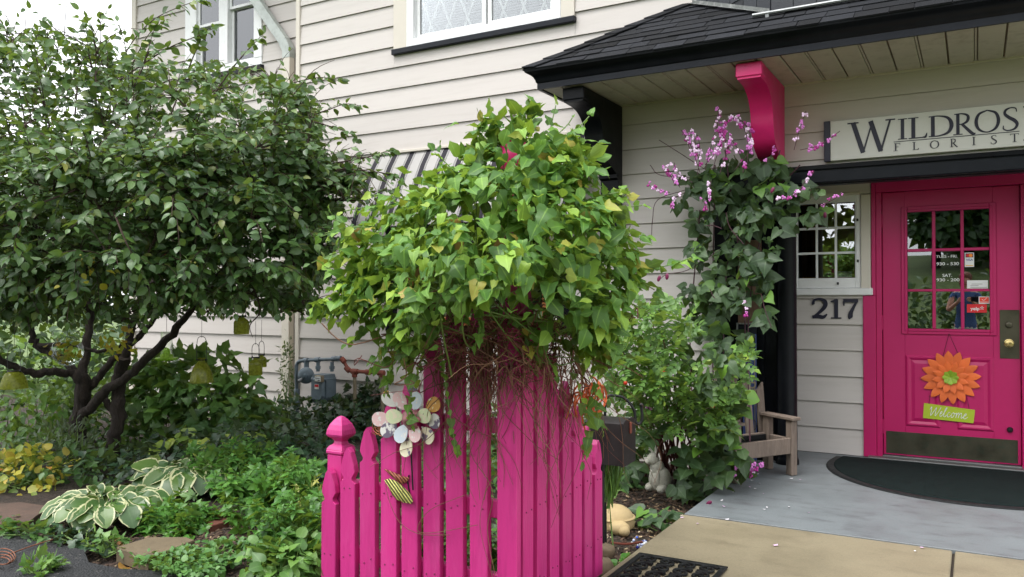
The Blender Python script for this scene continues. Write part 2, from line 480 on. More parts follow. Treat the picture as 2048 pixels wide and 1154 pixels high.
# ================================================================== house
E = .2055                                    # clapboard exposure
Z0 = -.0015
house = empty('house', (-2.5, .1, 0), 'pale beige clapboard house with black trim, porch roof and pink door', 'house')

def free_ranges(x0, x1, z0, z1, ops):
    xs = sorted({x0, x1, *[min(max(o[0], x0), x1) for o in ops], *[min(max(o[1], x0), x1) for o in ops]})
    out = []
    for a, b in zip(xs, xs[1:]):
        if b - a < .004: continue
        cut = sorted((max(o[2], z0), min(o[3], z1)) for o in ops if o[0] < b - .002 and o[1] > a + .002 and o[3] > z0 and o[2] < z1)
        z, rs = z0, []
        for c0, c1 in cut:
            if c0 - z > .006: rs.append((z, c0))
            z = max(z, c1)
        if z1 - z > .006: rs.append((z, z1))
        for r_ in rs:
            if out and abs(out[-1][1] - a) < .001 and out[-1][2:] == r_: out[-1] = (out[-1][0], b, *r_)
            else: out.append((a, b, *r_))
    return out

def clap_wall(name, x0, x1, Y, zmin, zmax, ops, lip=.019, thick=.16):
    mb = MB()
    for a, b, c, d in free_ranges(x0, x1, zmin, zmax, ops):
        mb.box(a, b, Y + .002, Y + thick, c, d)
    w = mb.build(name, M['siding'], house)
    k0 = int(math.floor((zmin - Z0) / E))
    for k in range(k0, int((zmax - Z0) / E) + 1):
        zc = Z0 + k * E
        for a, b, c, d in free_ranges(x0, x1, max(zc, zmin), min(zc + E, zmax), ops):
            t = lambda z: Y - (.003 + (lip - .003) * (1 - (z - zc) / E))
            mb = MB()
            g = .004 if abs(c - zc) < .001 else 0
            vs_ = []
            jig = rnd.uniform(-.0012, .0012)
            for x in (a + .001, b - .001):
                vs_ += [(x, t(c) + jig, c + g), (x, t(d) + jig * .3, d), (x, Y + .0015, d), (x, Y + .0015, c + g)]
            mb.add(vs_, [(0, 1, 2, 3), (7, 6, 5, 4), (0, 4, 5, 1), (1, 5, 6, 2), (2, 6, 7, 3), (3, 7, 4, 0)])
            mb.build('clapboard', M['siding'], w)
    return w

XC = on_y(597, 400, 0)[0]                    # outer corner between main wall and set-back wing
XL = on_y(268, 400, .25)[0]                  # far left corner of the house
XE = on_y(1436, 600, 0)[0]                   # where the entry alcove starts
YE = .57
UW = (-4.93, -2.98, 3.665, 5.0)              # upper window (outer casing)
AW = (-5.02, -3.02, .98, 2.55)               # window under the awning
clap_wall('wall', XC + .02, 2.6, 0, -.12, 5.6, [UW, AW, (XE, 2.7, -.2, 2.085)])
LW = (on_y(374, 60, .25)[0], on_y(527, 60, .25)[0], on_y(450, 130, .25)[2], 5.3)
clap_wall('wall', XL, XC + .02, .25, -.12, 5.6, [LW])
WE = (on_y(1560, 480, YE)[0] - .25, on_y(1742, 480, YE)[0], on_y(1660, 588, YE)[2], 2.05)
DX0, DX1 = on_y(1765, 600, YE)[0], on_y(2041, 600, YE)[0]
CX0 = on_y(1727, 700, YE)[0]
clap_wall('wall', XE - .1, 2.6, YE, 0.004, 2.3, [WE, (CX0, DX1 + .14, -.1, WE[2] + .001), (on_y(1742.5, 480, YE)[0], DX1 + .14, WE[2], 2.3)])

# wing corner boards, end wall, roof over everything
def part(name, mat, *boxes, parent=house, b=.004, smooth=None, **k):
    mb = MB()
    for bx in boxes: mb.box(*bx, b)
    return mb.build(name, mat, parent, smooth=smooth, **k)
cb = XC - .02
part('corner_board', M['trim'], (cb, cb + .055, -.03, .3, -.1, 5.6))
part('corner_board', M['trim'], (XL - .03, XL + .06, .215, .35, -.1, 5.6))
part('end_wall', M['siding'], (XL - .02, XL + .1, .35, 7, -.1, 5.6))
part('back_wall', M['siding'], (XL, 2.6, 6.9, 7.05, -.1, 5.6))
part('end_wall', M['siding'], (2.6, 2.75, .01, 7, -.1, 5.6))
mb = MB(); mb.prism([(-.45, 5.6), (-.45, 5.72), (3.5, 7.9), (7.4, 5.72), (7.4, 5.6)], lambda u, v, w: (w, u, v), XL - .4, 3.0)
mb.build('main_roof', M['shingle'], house)
# alcove: side, ceiling, interior room behind the door
part('alcove_side', M['black'], (XE - .02, XE + .006, -.012, YE - .02, .004, 2.08))
part('alcove_ceiling', M['soffit'], (XE, 2.6, .03, YE + .1, 2.27, 2.30))
part('room_shell', M['interior'], (XE - 1.2, 2.5, 3.2, 3.3, 0, 2.5), (XE - 1.2, 2.5, YE + .2, 3.2, -.05, -.012), (XE - 1.2, 2.5, YE + .2, 3.2, 2.5, 2.55), (XE - 1.3, XE - 1.2, YE + .2, 3.2, 0, 2.5))
# black panel left of the column, post strip, header beam
xp0, xp1 = on_y(1520, 700, 0)[0], on_y(1553, 700, 0)[0]
part('entry_panel', M['black'], (XE, xp1 + .02, .02, .05, .004, 2.083))
part('entry_panel_strip', M['black'], (XE - .02, XE + .055, -.03, .019, .004, 2.083), (xp0 - .03, xp0 + .03, -.01, .019, .004, 2.083))
part('header_beam', M['navy'], (XE - .02, 2.6, -.055, .0, 2.083, 2.20), b=.008)
part('header_lip', M['black'], (XE - .02, 2.6, -.075, -.056, 2.178, 2.212), b=.004)
part('header_underside', M['navy'], (XE, 2.6, .001, .09, 2.075, 2.10), b=.004)
cc = on_z(1577, 932, 0)
cxy = (on_y(1573, 700, -.03)[0], -.02)
mb = MB()
mb.lathe([(.085, .002), (.085, .03), (.078, .045), (.074, .06), (.073, 1.0), (.070, 1.98), (.078, 2.0), (.085, 2.03), (.085, 2.0745)], 28, Matrix.Translation((cxy[0], cxy[1], 0)))
mb.build('column', M['black'], house, smooth=40)

# ---- windows
def glazed(parent, name, x0, x1, z0, z1, Y, fr, mat, glass, fd=.03):
    """sash frame with a pane, parent is the window part"""
    mb = MB()
    mb.box(x0, x0 + fr, Y, Y + fd, z0, z1, .003); mb.box(x1 - fr, x1, Y, Y + fd, z0, z1, .003)
    mb.box(x0 + fr, x1 - fr, Y + .001, Y + fd - .001, z0, z0 + fr, .003); mb.box(x0 + fr, x1 - fr, Y + .001, Y + fd - .001, z1 - fr, z1, .003)
    mb.build(name, mat, parent)
    mb = MB(); mb.box(x0 + fr - .004, x1 - fr + .004, Y + fd * .5, Y + fd * .5 + .004, z0 + fr - .004, z1 - fr + .004)
    mb.build('pane', glass, parent)
def blinds(parent, x0, x1, z0, z1, Y):
    mb = MB()
    z = z0
    while z < z1:
        mb.add([(x0, Y, z), (x1, Y, z), (x1, Y + .018, z + .012), (x0, Y + .018, z + .012)], [(0, 1, 2, 3)]); z += .024
    mb.build('blind', M['blind'], parent)

# upper window with diamond lattice
x0, x1, z0, z1 = UW
mb = MB()
mb.box(x0, x0 + .16, -.032, .12, z0, z1, .004); mb.box(x1 - .13, x1, -.032, .12, z0, z1, .004); mb.box(x0 + .16, x1 - .13, -.03, .12, z1 - .15, z1, .004)
uw = mb.build('window', M['trim'], house)
mb = MB()
a, b = x0 + .16, x1 - .13
mb.box(a, a + .085, -.036, .1, z0, z1 - .15, .004); mb.box(b - .08, b, -.036, .1, z0, z1 - .15, .004)
mb.box(a + .085, b - .08, -.035, .1, z0, z0 + .07, .004); mb.box(a + .085, b - .08, -.035, .1, z1 - .23, z1 - .15, .004)
mb.build('window_frame', M['white'], uw)
part('sill', M['navy'], (x0 - .01, x1 + .01, -.055, .1, z0 - .055, z0 - .002), parent=uw, b=.005)
a, b = a + .085, b - .08
mid = on_y(970, 40, 0)[0]
for (p, q) in ((a, mid), (mid + .02, b)):
    glazed(uw, 'sash', p, q, z0 + .072, z1 - .232, .012, .042, M['white'], M['glass'])
    # diamond lattice bars behind the pane
    pa, qb, za, zb = p + .045, q - .045, z0 + .115, z1 - .275
    per = .21; zper = .50
    mb = MB()
    for s_ in (1, -1):
        for k in range(-8, 14):
            X = pa + k * per
            # line from (X, za-.1) rising with slope
            pts = []
            for z in (za, zb):
                pts.append(X + s_ * (z - za + .16) * per / zper)
            (xa, xb_) = pts
            t0, t1 = 0., 1.
            dx = xb_ - xa
            if abs(dx) > 1e-6:
                ta, tb = sorted(((pa - xa) / dx, (qb - xa) / dx))
                t0, t1 = max(0, ta), min(1, tb)
            if t1 - t0 < .03: continue
            A = np.array([xa + dx * t0, .044 + .003 * s_, za + (zb - za) * t0]); B = np.array([xa + dx * t1, .044 + .003 * s_, za + (zb - za) * t1])
            n_ = np.array([(B - A)[2], 0, -(B - A)[0]]); n_ /= np.linalg.norm(n_); n_ *= .0105
            yv = np.array([0, .004, 0])
            mb.add([A - n_, B - n_, B + n_, A + n_, A - n_ + yv, B - n_ + yv, B + n_ + yv, A + n_ + yv], [(0, 1, 2, 3), (7, 6, 5, 4), (0, 4, 5, 1), (2, 6, 7, 3)])
    mb.build('lattice', M['white'], uw)
    blinds(uw, pa - .03, qb + .03, za - .03, zb, .085)
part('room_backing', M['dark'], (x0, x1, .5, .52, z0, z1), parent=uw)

# wing windows: two double-hung units
x0, x1, z0, z1 = LW
mb = MB()
w_ = (x1 - x0)
xm0, xm1 = x0 + w_ * .42, x0 + w_ * .62
Y = .25
xa, xb_ = on_y(396, 60, Y)[0], on_y(442, 60, Y)[0]
xc_, xd = on_y(459, 60, Y)[0], on_y(511, 60, Y)[0]
for p, q in ((x0, xa), (xb_, xc_), (xd, x1)): mb.box(p, q, Y - .03, Y + .12, z0, z1, .004)
mb.box(x0 + .001, x1 - .001, Y - .028, Y + .12, z0 - .09, z0 - .001, .004)
lw = mb.build('window', M['white'], house)
part('sill', M['navy'], (x0 - .02, x1 + .02, Y - .06, Y + .1, z0 - .15, z0 - .092), parent=lw)
for (p, q), zr in (((xa, xb_), 4.50), ((xc_, xd), 4.63)):
    glazed(lw, 'sash', p + .002, q - .002, z0, zr, Y + .03, .035, M['white'], M['glass'])
    glazed(lw, 'sash', p + .002, q - .002, zr - .03, z1, Y - .004, .035, M['white'], M['glass'])
    blinds(lw, p + .03, q - .03, z0 + .25 if p == xa else z0 + .02, z1, Y + .075)
part('room_backing', M['interior'], (x0, x1, Y + .55, Y + .57, z0, z1), parent=lw)

# window under the awning
x0, x1, z0, z1 = AW
aw = part('window', M['black'], (x0, x0 + .13, -.035, .08, z0 - .06, z1), (x1 - .13, x1, -.035, .08, z0 - .06, z1), (x0 + .13, x1 - .13, -.034, .08, z1 - .1, z1), (x0 + .13, x1 - .13, -.05, .08, z0 - .06, z0), b=.004)
part('window_frame', M['trim'], (x0 + .131, x0 + .21, -.02, .08, z0, z1 - .101), (x1 - .21, x1 - .131, -.02, .08, z0, z1 - .101), parent=aw)
part('sash_wood', M['orangewood'], (x0 + .211, x0 + .29, 0, .06, z0 + .001, z1 - .102), (x1 - .29, x1 - .211, 0, .06, z0 + .001, z1 - .102), (x0 + .29, x1 - .29, .002, .06, z0 + .001, z0 + .08), parent=aw)
mb = MB(); mb.box(x0 + .285, x1 - .285, .03, .034, z0 + .075, z1 - .1); mb.build('pane', M['glass'], aw)
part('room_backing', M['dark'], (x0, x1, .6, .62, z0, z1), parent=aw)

# entry window beside the door
x0, x1, z0, z1 = WE
xs_ = on_y(1722, 480, YE)[0]
gz0, gz1 = on_y(1660, 556, YE)[2], on_y(1660, 406, YE)[2]
gx1 = on_y(1710, 480, YE)[0]
gx0 = gx1 - 3 * (gx1 - on_y(1671, 480, YE)[0])
mb = MB()
mb.box(xs_, x1, YE - .025, YE + .1, z0 + .03, z1, .004); mb.box(x0, xs_, YE - .024, YE + .1, gz1 + .075, z1, .004); mb.box(x0, gx0 - .06, YE - .025, YE + .1, z0 + .03, gz1 + .075, .004)
ew = mb.build('window', M['trim'], house)
part('sill', M['white'], (x0, x1 + .015, YE - .05, YE + .09, z0 - .01, z0 + .045), parent=ew, b=.005)
mb = MB()
mb.box(gx0 - .058, gx0, YE - .01, YE + .05, z0 + .046, gz1 + .07, .003); mb.box(gx1, xs_ - .002, YE - .01, YE + .05, z0 + .046, gz1 + .07, .003)
mb.box(gx0, gx1, YE - .009, YE + .05, z0 + .046, gz0, .003); mb.box(gx0, gx1, YE - .009, YE + .05, gz1, gz1 + .07, .003)
mb.box(gx1 + .012, gx1 + .018, YE - .016, YE - .011, gz0, gz1, 0)
mb.build('window_frame', M['white'], ew)
for i in (1, 2):
    xx = gx0 + (gx1 - gx0) * i / 3
    part('muntin', M['white'], (xx - .009, xx + .009, YE + .012, YE + .03, gz0, gz1), parent=ew, b=.002)
    zz = gz0 + (gz1 - gz0) * i / 3
    part('muntin', M['white'], (gx0, gx1, YE + .010, YE + .028, zz - .009, zz + .009), parent=ew, b=.002)
for i in range(3):
    for j in range(3):
        pw, ph = (gx1 - gx0) / 3, (gz1 - gz0) / 3
        mb = MB(); mb.box(gx0 + i * pw + .008, gx0 + (i + 1) * pw - .008, YE + .0185, YE + .0225, gz0 + j * ph + .008, gz0 + (j + 1) * ph - .008)
        mb.build('pane', M['entryglass'], ew)
pn = on_y(1690, 549, YE + .05)
part('window_note', M['signwhite'], (pn[0] - .06, pn[0] + .055, YE + .032, YE + .034, pn[2] - .022, pn[2] + .025), parent=ew, b=0)
for q in ((1715, 440), (1716, 522), (1676, 567)):
    pq = on_y(*q, YE - .01)
    part('latch', M['iron'], (pq[0] - .007, pq[0] + .007, YE - .022, YE - .0105, pq[2] - .01, pq[2] + .01), parent=ew, b=.002)
part('room_curtain', M['orangewood'], (gx0 - .1, gx0 + .55, YE + .75, YE + .78, .8, 2.1), parent=ew)

# ---- door
DZ1 = on_y(1790, 384, YE)[2]
DZ0 = .028
DY = YE + .02
mb = MB()
mb.box(CX0, DX0 - .045, YE - .03, YE + .1, .004, z0 - .012, .004)                         # wide casing below the window sill
mb.box(on_y(1743, 480, YE)[0], DX0 - .0455, YE - .029, YE + .1, z0 - .011, DZ1 + .10, .004)
mb.box(DX0 - .044, DX0 - .004, YE - .012, YE + .1, .004, DZ1 + .003, .003)                # jamb
mb.box(DX1 + .004, DX1 + .044, YE - .012, YE + .1, .004, DZ1 + .003, .003)
mb.box(DX1 + .045, DX1 + .14, YE - .03, YE + .1, .004, DZ1 + .10, .004)
mb.box(DX0 - .0449, DX1 + .0449, YE - .028, YE + .1, DZ1 + .004, DZ1 + .099, .004)
mb.build('door_frame', M['doorpink'], house)
gx = [(1815, 1864), (1871, 1921), (1928, 1979)]
gz = [(421, 496), (502, 578), (583, 658)]
PX = [(on_y(a, 540, YE)[0], on_y(b, 540, YE)[0]) for a, b in gx]
PZ = [(on_y(1897, b, YE)[2], on_y(1897, a, YE)[2]) for a, b in gz]
gx0, gx1, gz0, gz1 = PX[0][0], PX[2][1], PZ[2][0], PZ[0][1]
mb = MB()
mb.box(DX0, gx0 - .02, DY, DY + .044, DZ0, DZ1, .003); mb.box(gx1 + .02, DX1, DY, DY + .044, DZ0, DZ1, .003)
mb.box(gx0 - .02, gx1 + .02, DY, DY + .044, gz1 + .02, DZ1, 0); mb.box(gx0 - .02, gx1 + .02, DY, DY + .044, DZ0, gz0 - .02, 0)
door = mb.build('door', M['doorpink'], house)
mb = MB()                                     # raised bead round the glass
for k, (o_, p_) in enumerate(((.045, .012), (.022, .018))):
    mb.box(gx0 - o_, gx0 - .001, DY - p_, DY - .0005, gz0 - o_, gz1 + o_, .004); mb.box(gx1 + .001, gx1 + o_, DY - p_, DY - .0005, gz0 - o_, gz1 + o_, .004)
    mb.box(gx0 - .001, gx1 + .001, DY - p_ + .0006, DY - .0005, gz1 + .001, gz1 + o_, .004); mb.box(gx0 - .001, gx1 + .001, DY - p_ + .0006, DY - .0005, gz0 - o_, gz0 - .001, .004)
mb.build('glazing_bead', M['doorpink'], door)
for i in (0, 1):
    part('muntin', M['doorpink'], (PX[i][1], PX[i + 1][0], DY - .012, DY + .03, gz0, gz1), parent=door, b=.004)
    part('muntin', M['doorpink'], (gx0, gx1, DY - .010, DY + .03, PZ[i + 1][1], PZ[i][0]), parent=door, b=.004)
for (a, b) in PX:
    for (c, d) in PZ:
        mb = MB(); mb.box(a - .003, b + .003, DY + .008, DY + .013, c - .003, d + .003); mb.build('pane', M['doorglass'], door)
part('unlit_room_sheet', M['dark'], (gx0 - .3, gx1 + .3, YE + .5, YE + .52, .6, 2.2), parent=door)  # near-black sheet standing in for the shade of the unlit room behind the glass
# raised lower panels (stepped)
for (a, b) in ((1811, 1881), (1914, 1988)):
    xa, xb_ = on_y(a, 780, YE)[0], on_y(b, 780, YE)[0]
    za, zb = on_y(1897, 858, YE)[2], on_y(1897, 712, YE)[2]
    mb = MB()
    for (o1, o2, h1, h2) in ((0, .012, -.001, -.010), (.012, .022, -.010, -.010), (.022, .04, -.010, -.001), (.04, .065, -.0012, -.009)):
        def ringq(o, h): return [(xa + o, DY + h, za + o), (xb_ - o, DY + h, za + o), (xb_ - o, DY + h, zb - o), (xa + o, DY + h, zb - o)]
        mb.add(ringq(o1, h1) + ringq(o2, h2), [(i, (i + 1) % 4, 4 + (i + 1) % 4, 4 + i) for i in range(4)])
    mb.add([(xa + .065, DY - .009, za + .065), (xb_ - .065, DY - .009, za + .065), (xb_ - .065, DY - .009, zb - .065), (xa + .065, DY - .009, zb - .065)], [(0, 1, 2, 3)])
    mb.build('panel', M['doorpink'], door)
k0, k1 = on_y(1772, 880, YE)[0], on_y(2036, 880, YE)[0]
kt = on_y(1772, 862, YE)[2]
part('kick_plate', M['bronze'], (k0, k1, DY - .004, DY - .0005, .04, kt), parent=door, b=.001)
for (hy0, hy1) in ((455, 428), (660, 630), (868, 838)):
    part('hinge', M['doorpink'], (DX0 - .012, DX0 + .004, DY - .014, DY - .001, on_y(1760, hy0, YE)[2], on_y(1760, hy1, YE)[2]), parent=door, b=.004)
pa, pb = on_y(2000, 717, YE), on_y(2039, 620, YE)
part('lock_plate', M['bronze'], (pa[0], pb[0], DY - .004, DY - .0006, pa[2], pb[2]), parent=door, b=.001)
lk = on_y(2018, 650, YE)
mb = MB(); mb.lathe([(.024, 0), (.024, .006), (.018, .012), (.010, .013), (.0, .013)], 20, Matrix.Translation((lk[0], DY - .0045, lk[2])) @ Matrix.Rotation(R(90), 4, 'X'))
mb.build('deadbolt', M['bronze'], door, smooth=40)
kb = on_y(2018, 687, YE)
mb = MB(); mb.lathe([(.032, 0), (.032, .005), (.014, .01), (.012, .035), (.022, .042), (.028, .055), (.026, .068), (.012, .074), (.0, .0745)], 24, Matrix.Translation((kb[0], DY - .0045, kb[2])) @ Matrix.Rotation(R(90), 4, 'X'))
mb.build('knob', M['brass'], door, smooth=40)
bp = on_y(2020, 860, YE)
mb = MB(); mb.lathe([(.020, 0), (.020, .012), (.014, .02), (0, .021)], 18, Matrix.Translation((bp[0], DY - .001, bp[2])) @ Matrix.Rotation(R(90), 4, 'X'))
mb.build('door_stop', M['iron'], door, smooth=40)
part('threshold', M['alu'], (DX0 - .1, DX1 + .12, YE - .12, YE - .031, .002, .018), (DX0 - .004, DX1 + .004, YE - .031, YE + .1, .002, .026), b=.003)

# ---- stickers and hours on the door glass
def quadpart(name, mat, parent, px0, py0, px1, py1, off, lab=None):
    A, B = on_y(px0, py1, DY + .0075), on_y(px1, py0, DY + .0075)
    mb = MB(); mb.box(A[0], B[0], DY + .0075 - off - .0004, DY + .0075 - off, A[2], B[2])
    return mb.build(name, mat, parent, label=lab)
def flat(name, rgb, rough=.5):
    m, nt, N, L, P = newmat(name); P.inputs["Base Color"].default_value = (*rgb, 1); P.inputs["Roughness"].default_value = rough
    return m
M['stw'] = flat('sticker_white', (.72, .74, .74)); M['stblue'] = flat('sticker_blue', srgb(30, 50, 130)); M['stred'] = flat('sticker_red', srgb(205, 30, 40))
M['stor'] = flat('sticker_orange', srgb(235, 140, 40)); M['stdk'] = flat('sticker_navy', srgb(40, 30, 70)); M['stgold'] = flat('sticker_gold', srgb(220, 170, 60))
M['stgrey'] = flat('print_grey', (.10, .10, .10)); M['stred2'] = flat('sticker_scarlet', srgb(225, 70, 50))
def text(body, mat, parent, centre, height, width=None, ex=.0006, shear=0., bold=0., name='lettering'):
    cu = bpy.data.curves.new(name, 'FONT')
    cu.body = body; cu.align_x = 'CENTER'; cu.align_y = 'CENTER'; cu.size = 1.0; cu.extrude = 0; cu.offset = bold; cu.shear = shear
    ob = bpy.data.objects.new(name + '_tmp', cu); COL.objects.link(ob)
    bpy.context.view_layer.update()
    me = bpy.data.meshes.new_from_object(ob.evaluated_get(bpy.context.evaluated_depsgraph_get()))
    bpy.data.objects.remove(ob, do_unlink=True); bpy.data.curves.remove(cu)
    n = len(me.vertices); co = np.empty(n * 3); me.vertices.foreach_get("co", co); co = co.reshape(-1, 3)
    lo, hi = co.min(0), co.max(0)
    sy = height / (hi[1] - lo[1]); sx = width / (hi[0] - lo[0]) if width else sy
    out = np.zeros_like(co)
    out[:, 0] = (co[:, 0] - (lo[0] + hi[0]) / 2) * sx + centre[0]
    out[:, 2] = (co[:, 1] - (lo[1] + hi[1]) / 2) * sy + centre[2]
    out[:, 1] = centre[1]
    me.vertices.foreach_set("co", out.ravel()); me.materials.clear(); me.materials.append(mat); me.update()
    me.name = name
    o = bpy.data.objects.new(name, me); link(o, parent)
    return o
def dtext(body, px0, py0, px1, py1, mat, off=.0012, **k):
    A, B = on_y(px0, py1, DY + .0075), on_y(px1, py0, DY + .0075)
    return text(body, mat, door, ((A[0] + B[0]) / 2, DY + .0075 - off, (A[2] + B[2]) / 2), B[2] - A[2], B[0] - A[0], **k)
dtext('TUES - FRI.', 1872, 509.5, 1915, 516, M['stw'], bold=.012)
dtext('930 - 530', 1873, 524, 1918, 531, M['stw'], bold=.012)
dtext('SAT.', 1885, 547.5, 1904, 554, M['stw'], bold=.012)
dtext('930 - 200', 1873, 556.5, 1919, 563, M['stw'], bold=.012)
quadpart('card_sticker', M['stw'], door, 1929.5, 505, 1948, 534, .0006)
quadpart('card_sticker_print', M['stdk'], door, 1931, 506.5, 1946.5, 515, .0011)
for cx_, mm, oo in ((1936, 'stred', .0016), (1941.5, 'stor', .0020)):
    c_ = on_y(cx_, 510.8, DY + .0075)
    mb = MB(); mb.add([(c_[0] + .0125 * math.cos(t), DY + .0075 - oo, c_[2] + .0125 * math.sin(t)) for t in np.linspace(0, 2 * math.pi, 20, endpoint=False)], [tuple(range(20))])
    mb.build('card_sticker_print', M[mm], door)
dtext('VISA', 1932, 517, 1946, 522, M['stblue'], bold=.02)
quadpart('card_sticker_print', M['stgold'], door, 1931, 530, 1946.5, 532, .0011)
quadpart('paper_note', M['stw'], door, 1934, 560.5, 1976, 577, .0006)
for yy, a, b in ((567.6, 1943, 1965), (571, 1941, 1957), (574.2, 1941, 1974)):
    quadpart('note_line', M['stgrey'], door, a, yy, b, yy + 1, .0011)
quadpart('square_sticker', M['stw'], door, 1957.5, 593, 1979, 607.5, .0006)
quadpart('square_sticker_print', M['stred2'], door, 1959, 594.3, 1977.6, 603.6, .0011)
quadpart('square_sticker_print', M['stred2'], door, 1959, 604.6, 1977.6, 606, .0011)
chk = [on_y(*q, DY + .0058) for q in ((1964, 598.5), (1967, 601.5), (1974, 595.5))]
mb = MB(); mb.tube(chk, .0016, 4); mb.build('square_sticker_print', M['stw'], door)
quadpart('red_sticker', M['stred'], door, 1934, 608.5, 1973.5, 625, .0006)
dtext("yelp", 1941, 614, 1959, 622.5, M['stw'], bold=.02)
cb_ = on_y(1964, 616, DY + .0055)
for k in range(5):
    a_ = 2 * math.pi * k / 5 + .3
    d_ = np.array([math.cos(a_), 0, math.sin(a_)])
    mb = MB(); mb.tube([cb_ + d_ * .003, cb_ + d_ * .013], [.0016, .0032], 5); mb.build('red_sticker_print', M['stw'], door)

# ================================================================== porch roof, soffit, fascia, brackets
PR = empty('porch_roof_anchor', (0, 0, 0)); bpy.data.objects.remove(PR)
EY, EZ, EX0, EX1 = -.95, 2.965, -2.98, 2.2
RISE = .62
ANG = math.atan2(RISE, .95); CA, SA = math.cos(ANG), math.sin(ANG); SL = math.hypot(.95, RISE)
fr_ = lambda x, s, h: (x, EY + s * CA - h * SA, EZ + s * SA + h * CA)
lf_ = lambda y, s, h: (EX0 + s * CA - h * SA, y, EZ + s * SA + h * CA)
mb = MB()
mb.add([fr_(EX0 + .005, .004, 0), fr_(EX1, .004, 0), fr_(EX1, SL, 0), fr_(EX0 + .95, SL, 0), (EX0 + .005, 0, EZ)], [(0, 1, 2, 3), (0, 3, 4)])
proof = mb.build('porch_roof', M['shingle'], house)
NC = 9; EXP = SL / NC
for c in range(NC):
    s0, s1 = c * EXP, min((c + 1) * EXP + .04, SL)
    x = EX0 + s0 * CA; first = True
    off = rnd.uniform(0, .2)
    while x < EX1:
        w = rnd.choice([.14, .2, .27, .33, .22]) if not first else .15 + off
        xb_ = min(x + w, EX1)
        h0 = .010 + rnd.choice([0, .0, .003, .006]); sl0 = s0 - rnd.choice([0, .0, .006])
        xl0 = x; xl1 = (EX0 + s1 * CA) if first else x + rnd.uniform(-.006, .006)
        if first: xl0 = EX0 + sl0 * CA
        xr1 = xb_ + rnd.uniform(-.012, .004)
        if xr1 > xl1 + .03:
            mb = MB()
            mb.add([fr_(xl0 + .002, sl0, h0), fr_(xb_ - .003, sl0, h0), fr_(xr1, s1, .003), fr_(xl1 + .002, s1, .003),
                    fr_(xl0 + .002, sl0, .001), fr_(xb_ - .003, sl0, .001), fr_(xr1, s1, .001), fr_(xl1 + .002, s1, .001)],
                   [(0, 1, 2, 3), (7, 6, 5, 4), (0, 4, 5, 1), (1, 5, 6, 2), (2, 6, 7, 3), (3, 7, 4, 0)])
            mb.build('shingle', M['shingle'], proof)
        x = xb_; first = False
    y = EY + s0 * CA
    while y < -.02:
        yb = min(y + rnd.choice([.2, .27, .33]), -.005)
        ya1 = max(y, EY + s1 * CA)
        if yb - ya1 > .01:
            mb = MB()
            mb.add([lf_(y + .002, s0, .012), lf_(yb, s0, .012), lf_(yb, s1, .003), lf_(ya1, s1, .003),
                    lf_(y + .002, s0, .001), lf_(yb, s0, .001), lf_(yb, s1, .001), lf_(ya1, s1, .001)],
                   [(3, 2, 1, 0), (4, 5, 6, 7), (0, 1, 5, 4), (1, 2, 6, 5), (2, 3, 7, 6), (3, 0, 4, 7)])
            mb.build('shingle', M['shingle'], proof)
        y = yb
for c in range(8):                            # hip caps
    s0, s1 = c * SL / 8, min((c + 1) * SL / 8 + .03, SL)
    def hip(s, side, h):
        if side == 0: p = fr_(EX0 + s * CA, s, h)
        elif side > 0: p = fr_(EX0 + s * CA + .10, s, h)
        else: p = lf_(EY + s * CA + .10, s, h)
        return p
    h0, h1 = .024, .016
    T = [hip(s0, -1, h0), hip(s0, 0, h0 + .008), hip(s0, 1, h0), hip(s1, -1, h1), hip(s1, 0, h1 + .006), hip(s1, 1, h1)]
    Bt = [tuple(np.array(p) - (0, 0, .006)) for p in T]
    mb = MB(); mb.add(T + Bt, [(0, 1, 4, 3), (1, 2, 5, 4), (0, 6, 7, 1), (1, 7, 8, 2), (2, 8, 11, 5), (3, 9, 6, 0), (6, 9, 10, 7), (7, 10, 11, 8)])
    mb.build('ridge_cap', M['shingle'], proof)
# fascia swept round the corner: lower board and crown moulding
SY, SX = -.875, -2.895                        # face of the lower board
prof_l = [(0, 2.828), (0, 2.872), (-.02, 2.872), (-.02, 2.828)]
prof_c = [(0, 2.8725), (.008, 2.880), (.012, 2.898), (.022, 2.918), (.040, 2.934), (.060, 2.944), (.072, 2.952), (.074, 2.964), (.0, 2.9642), (-.02, 2.9642), (-.02, 2.8725)]
for nm, pr, mt in (('fascia', prof_l, M['navy']), ('crown_moulding', prof_c, M['black'])):  # same paint on both; crown's downward-facing shade is put in as a blacker colour
    n = len(pr); mb = MB()
    vs_ = [(SX - o, 0.0, z) for o, z in pr] + [(SX - o, SY - o, z) for o, z in pr] + [(EX1, SY - o, z) for o, z in pr]
    fs_ = [(k * n + i, k * n + (i + 1) % n, (k + 1) * n + (i + 1) % n, (k + 1) * n + i) for k in (0, 1) for i in range(n)]
    mb.add(vs_, fs_ + [tuple(range(2 * n, 3 * n))]); mb.build(nm, mt, house, smooth=35)
# soffit of grooved boards
mb = MB(); mb.add([(SX + .02, SY + .02, 2.856), (EX1, SY + .02, 2.856), (EX1, -.002, 2.856), (SX + .02, -.002, 2.856)], [(3, 2, 1, 0)])
soff = mb.build('soffit', M['groove'], house)
x = SX + .021; k = 0
while x < EX1 - .1:
    w = .155
    mb = MB(); mb.box(x, x + w - .010, SY + .021, -.016, 2.838, 2.854, .004); mb.build('soffit_board', M['soffit'], soff)
    if k % 2: 
        mb = MB(); mb.box(x + w - .006, x + w + .006, SY + .021, -.016, 2.842, 2.853, .002); mb.build('soffit_bead', M['soffit'], soff); x += .012
    x += w; k += 1
part('soffit_trim', M['soffit'], (SX + .02, EX1, -.030, -.0165, 2.826, 2.850), parent=soff)
part('soffit_trim', M['soffit'], (SX - .012, SX + .018, SY + .03, -.02, 2.830, 2.855), parent=soff)
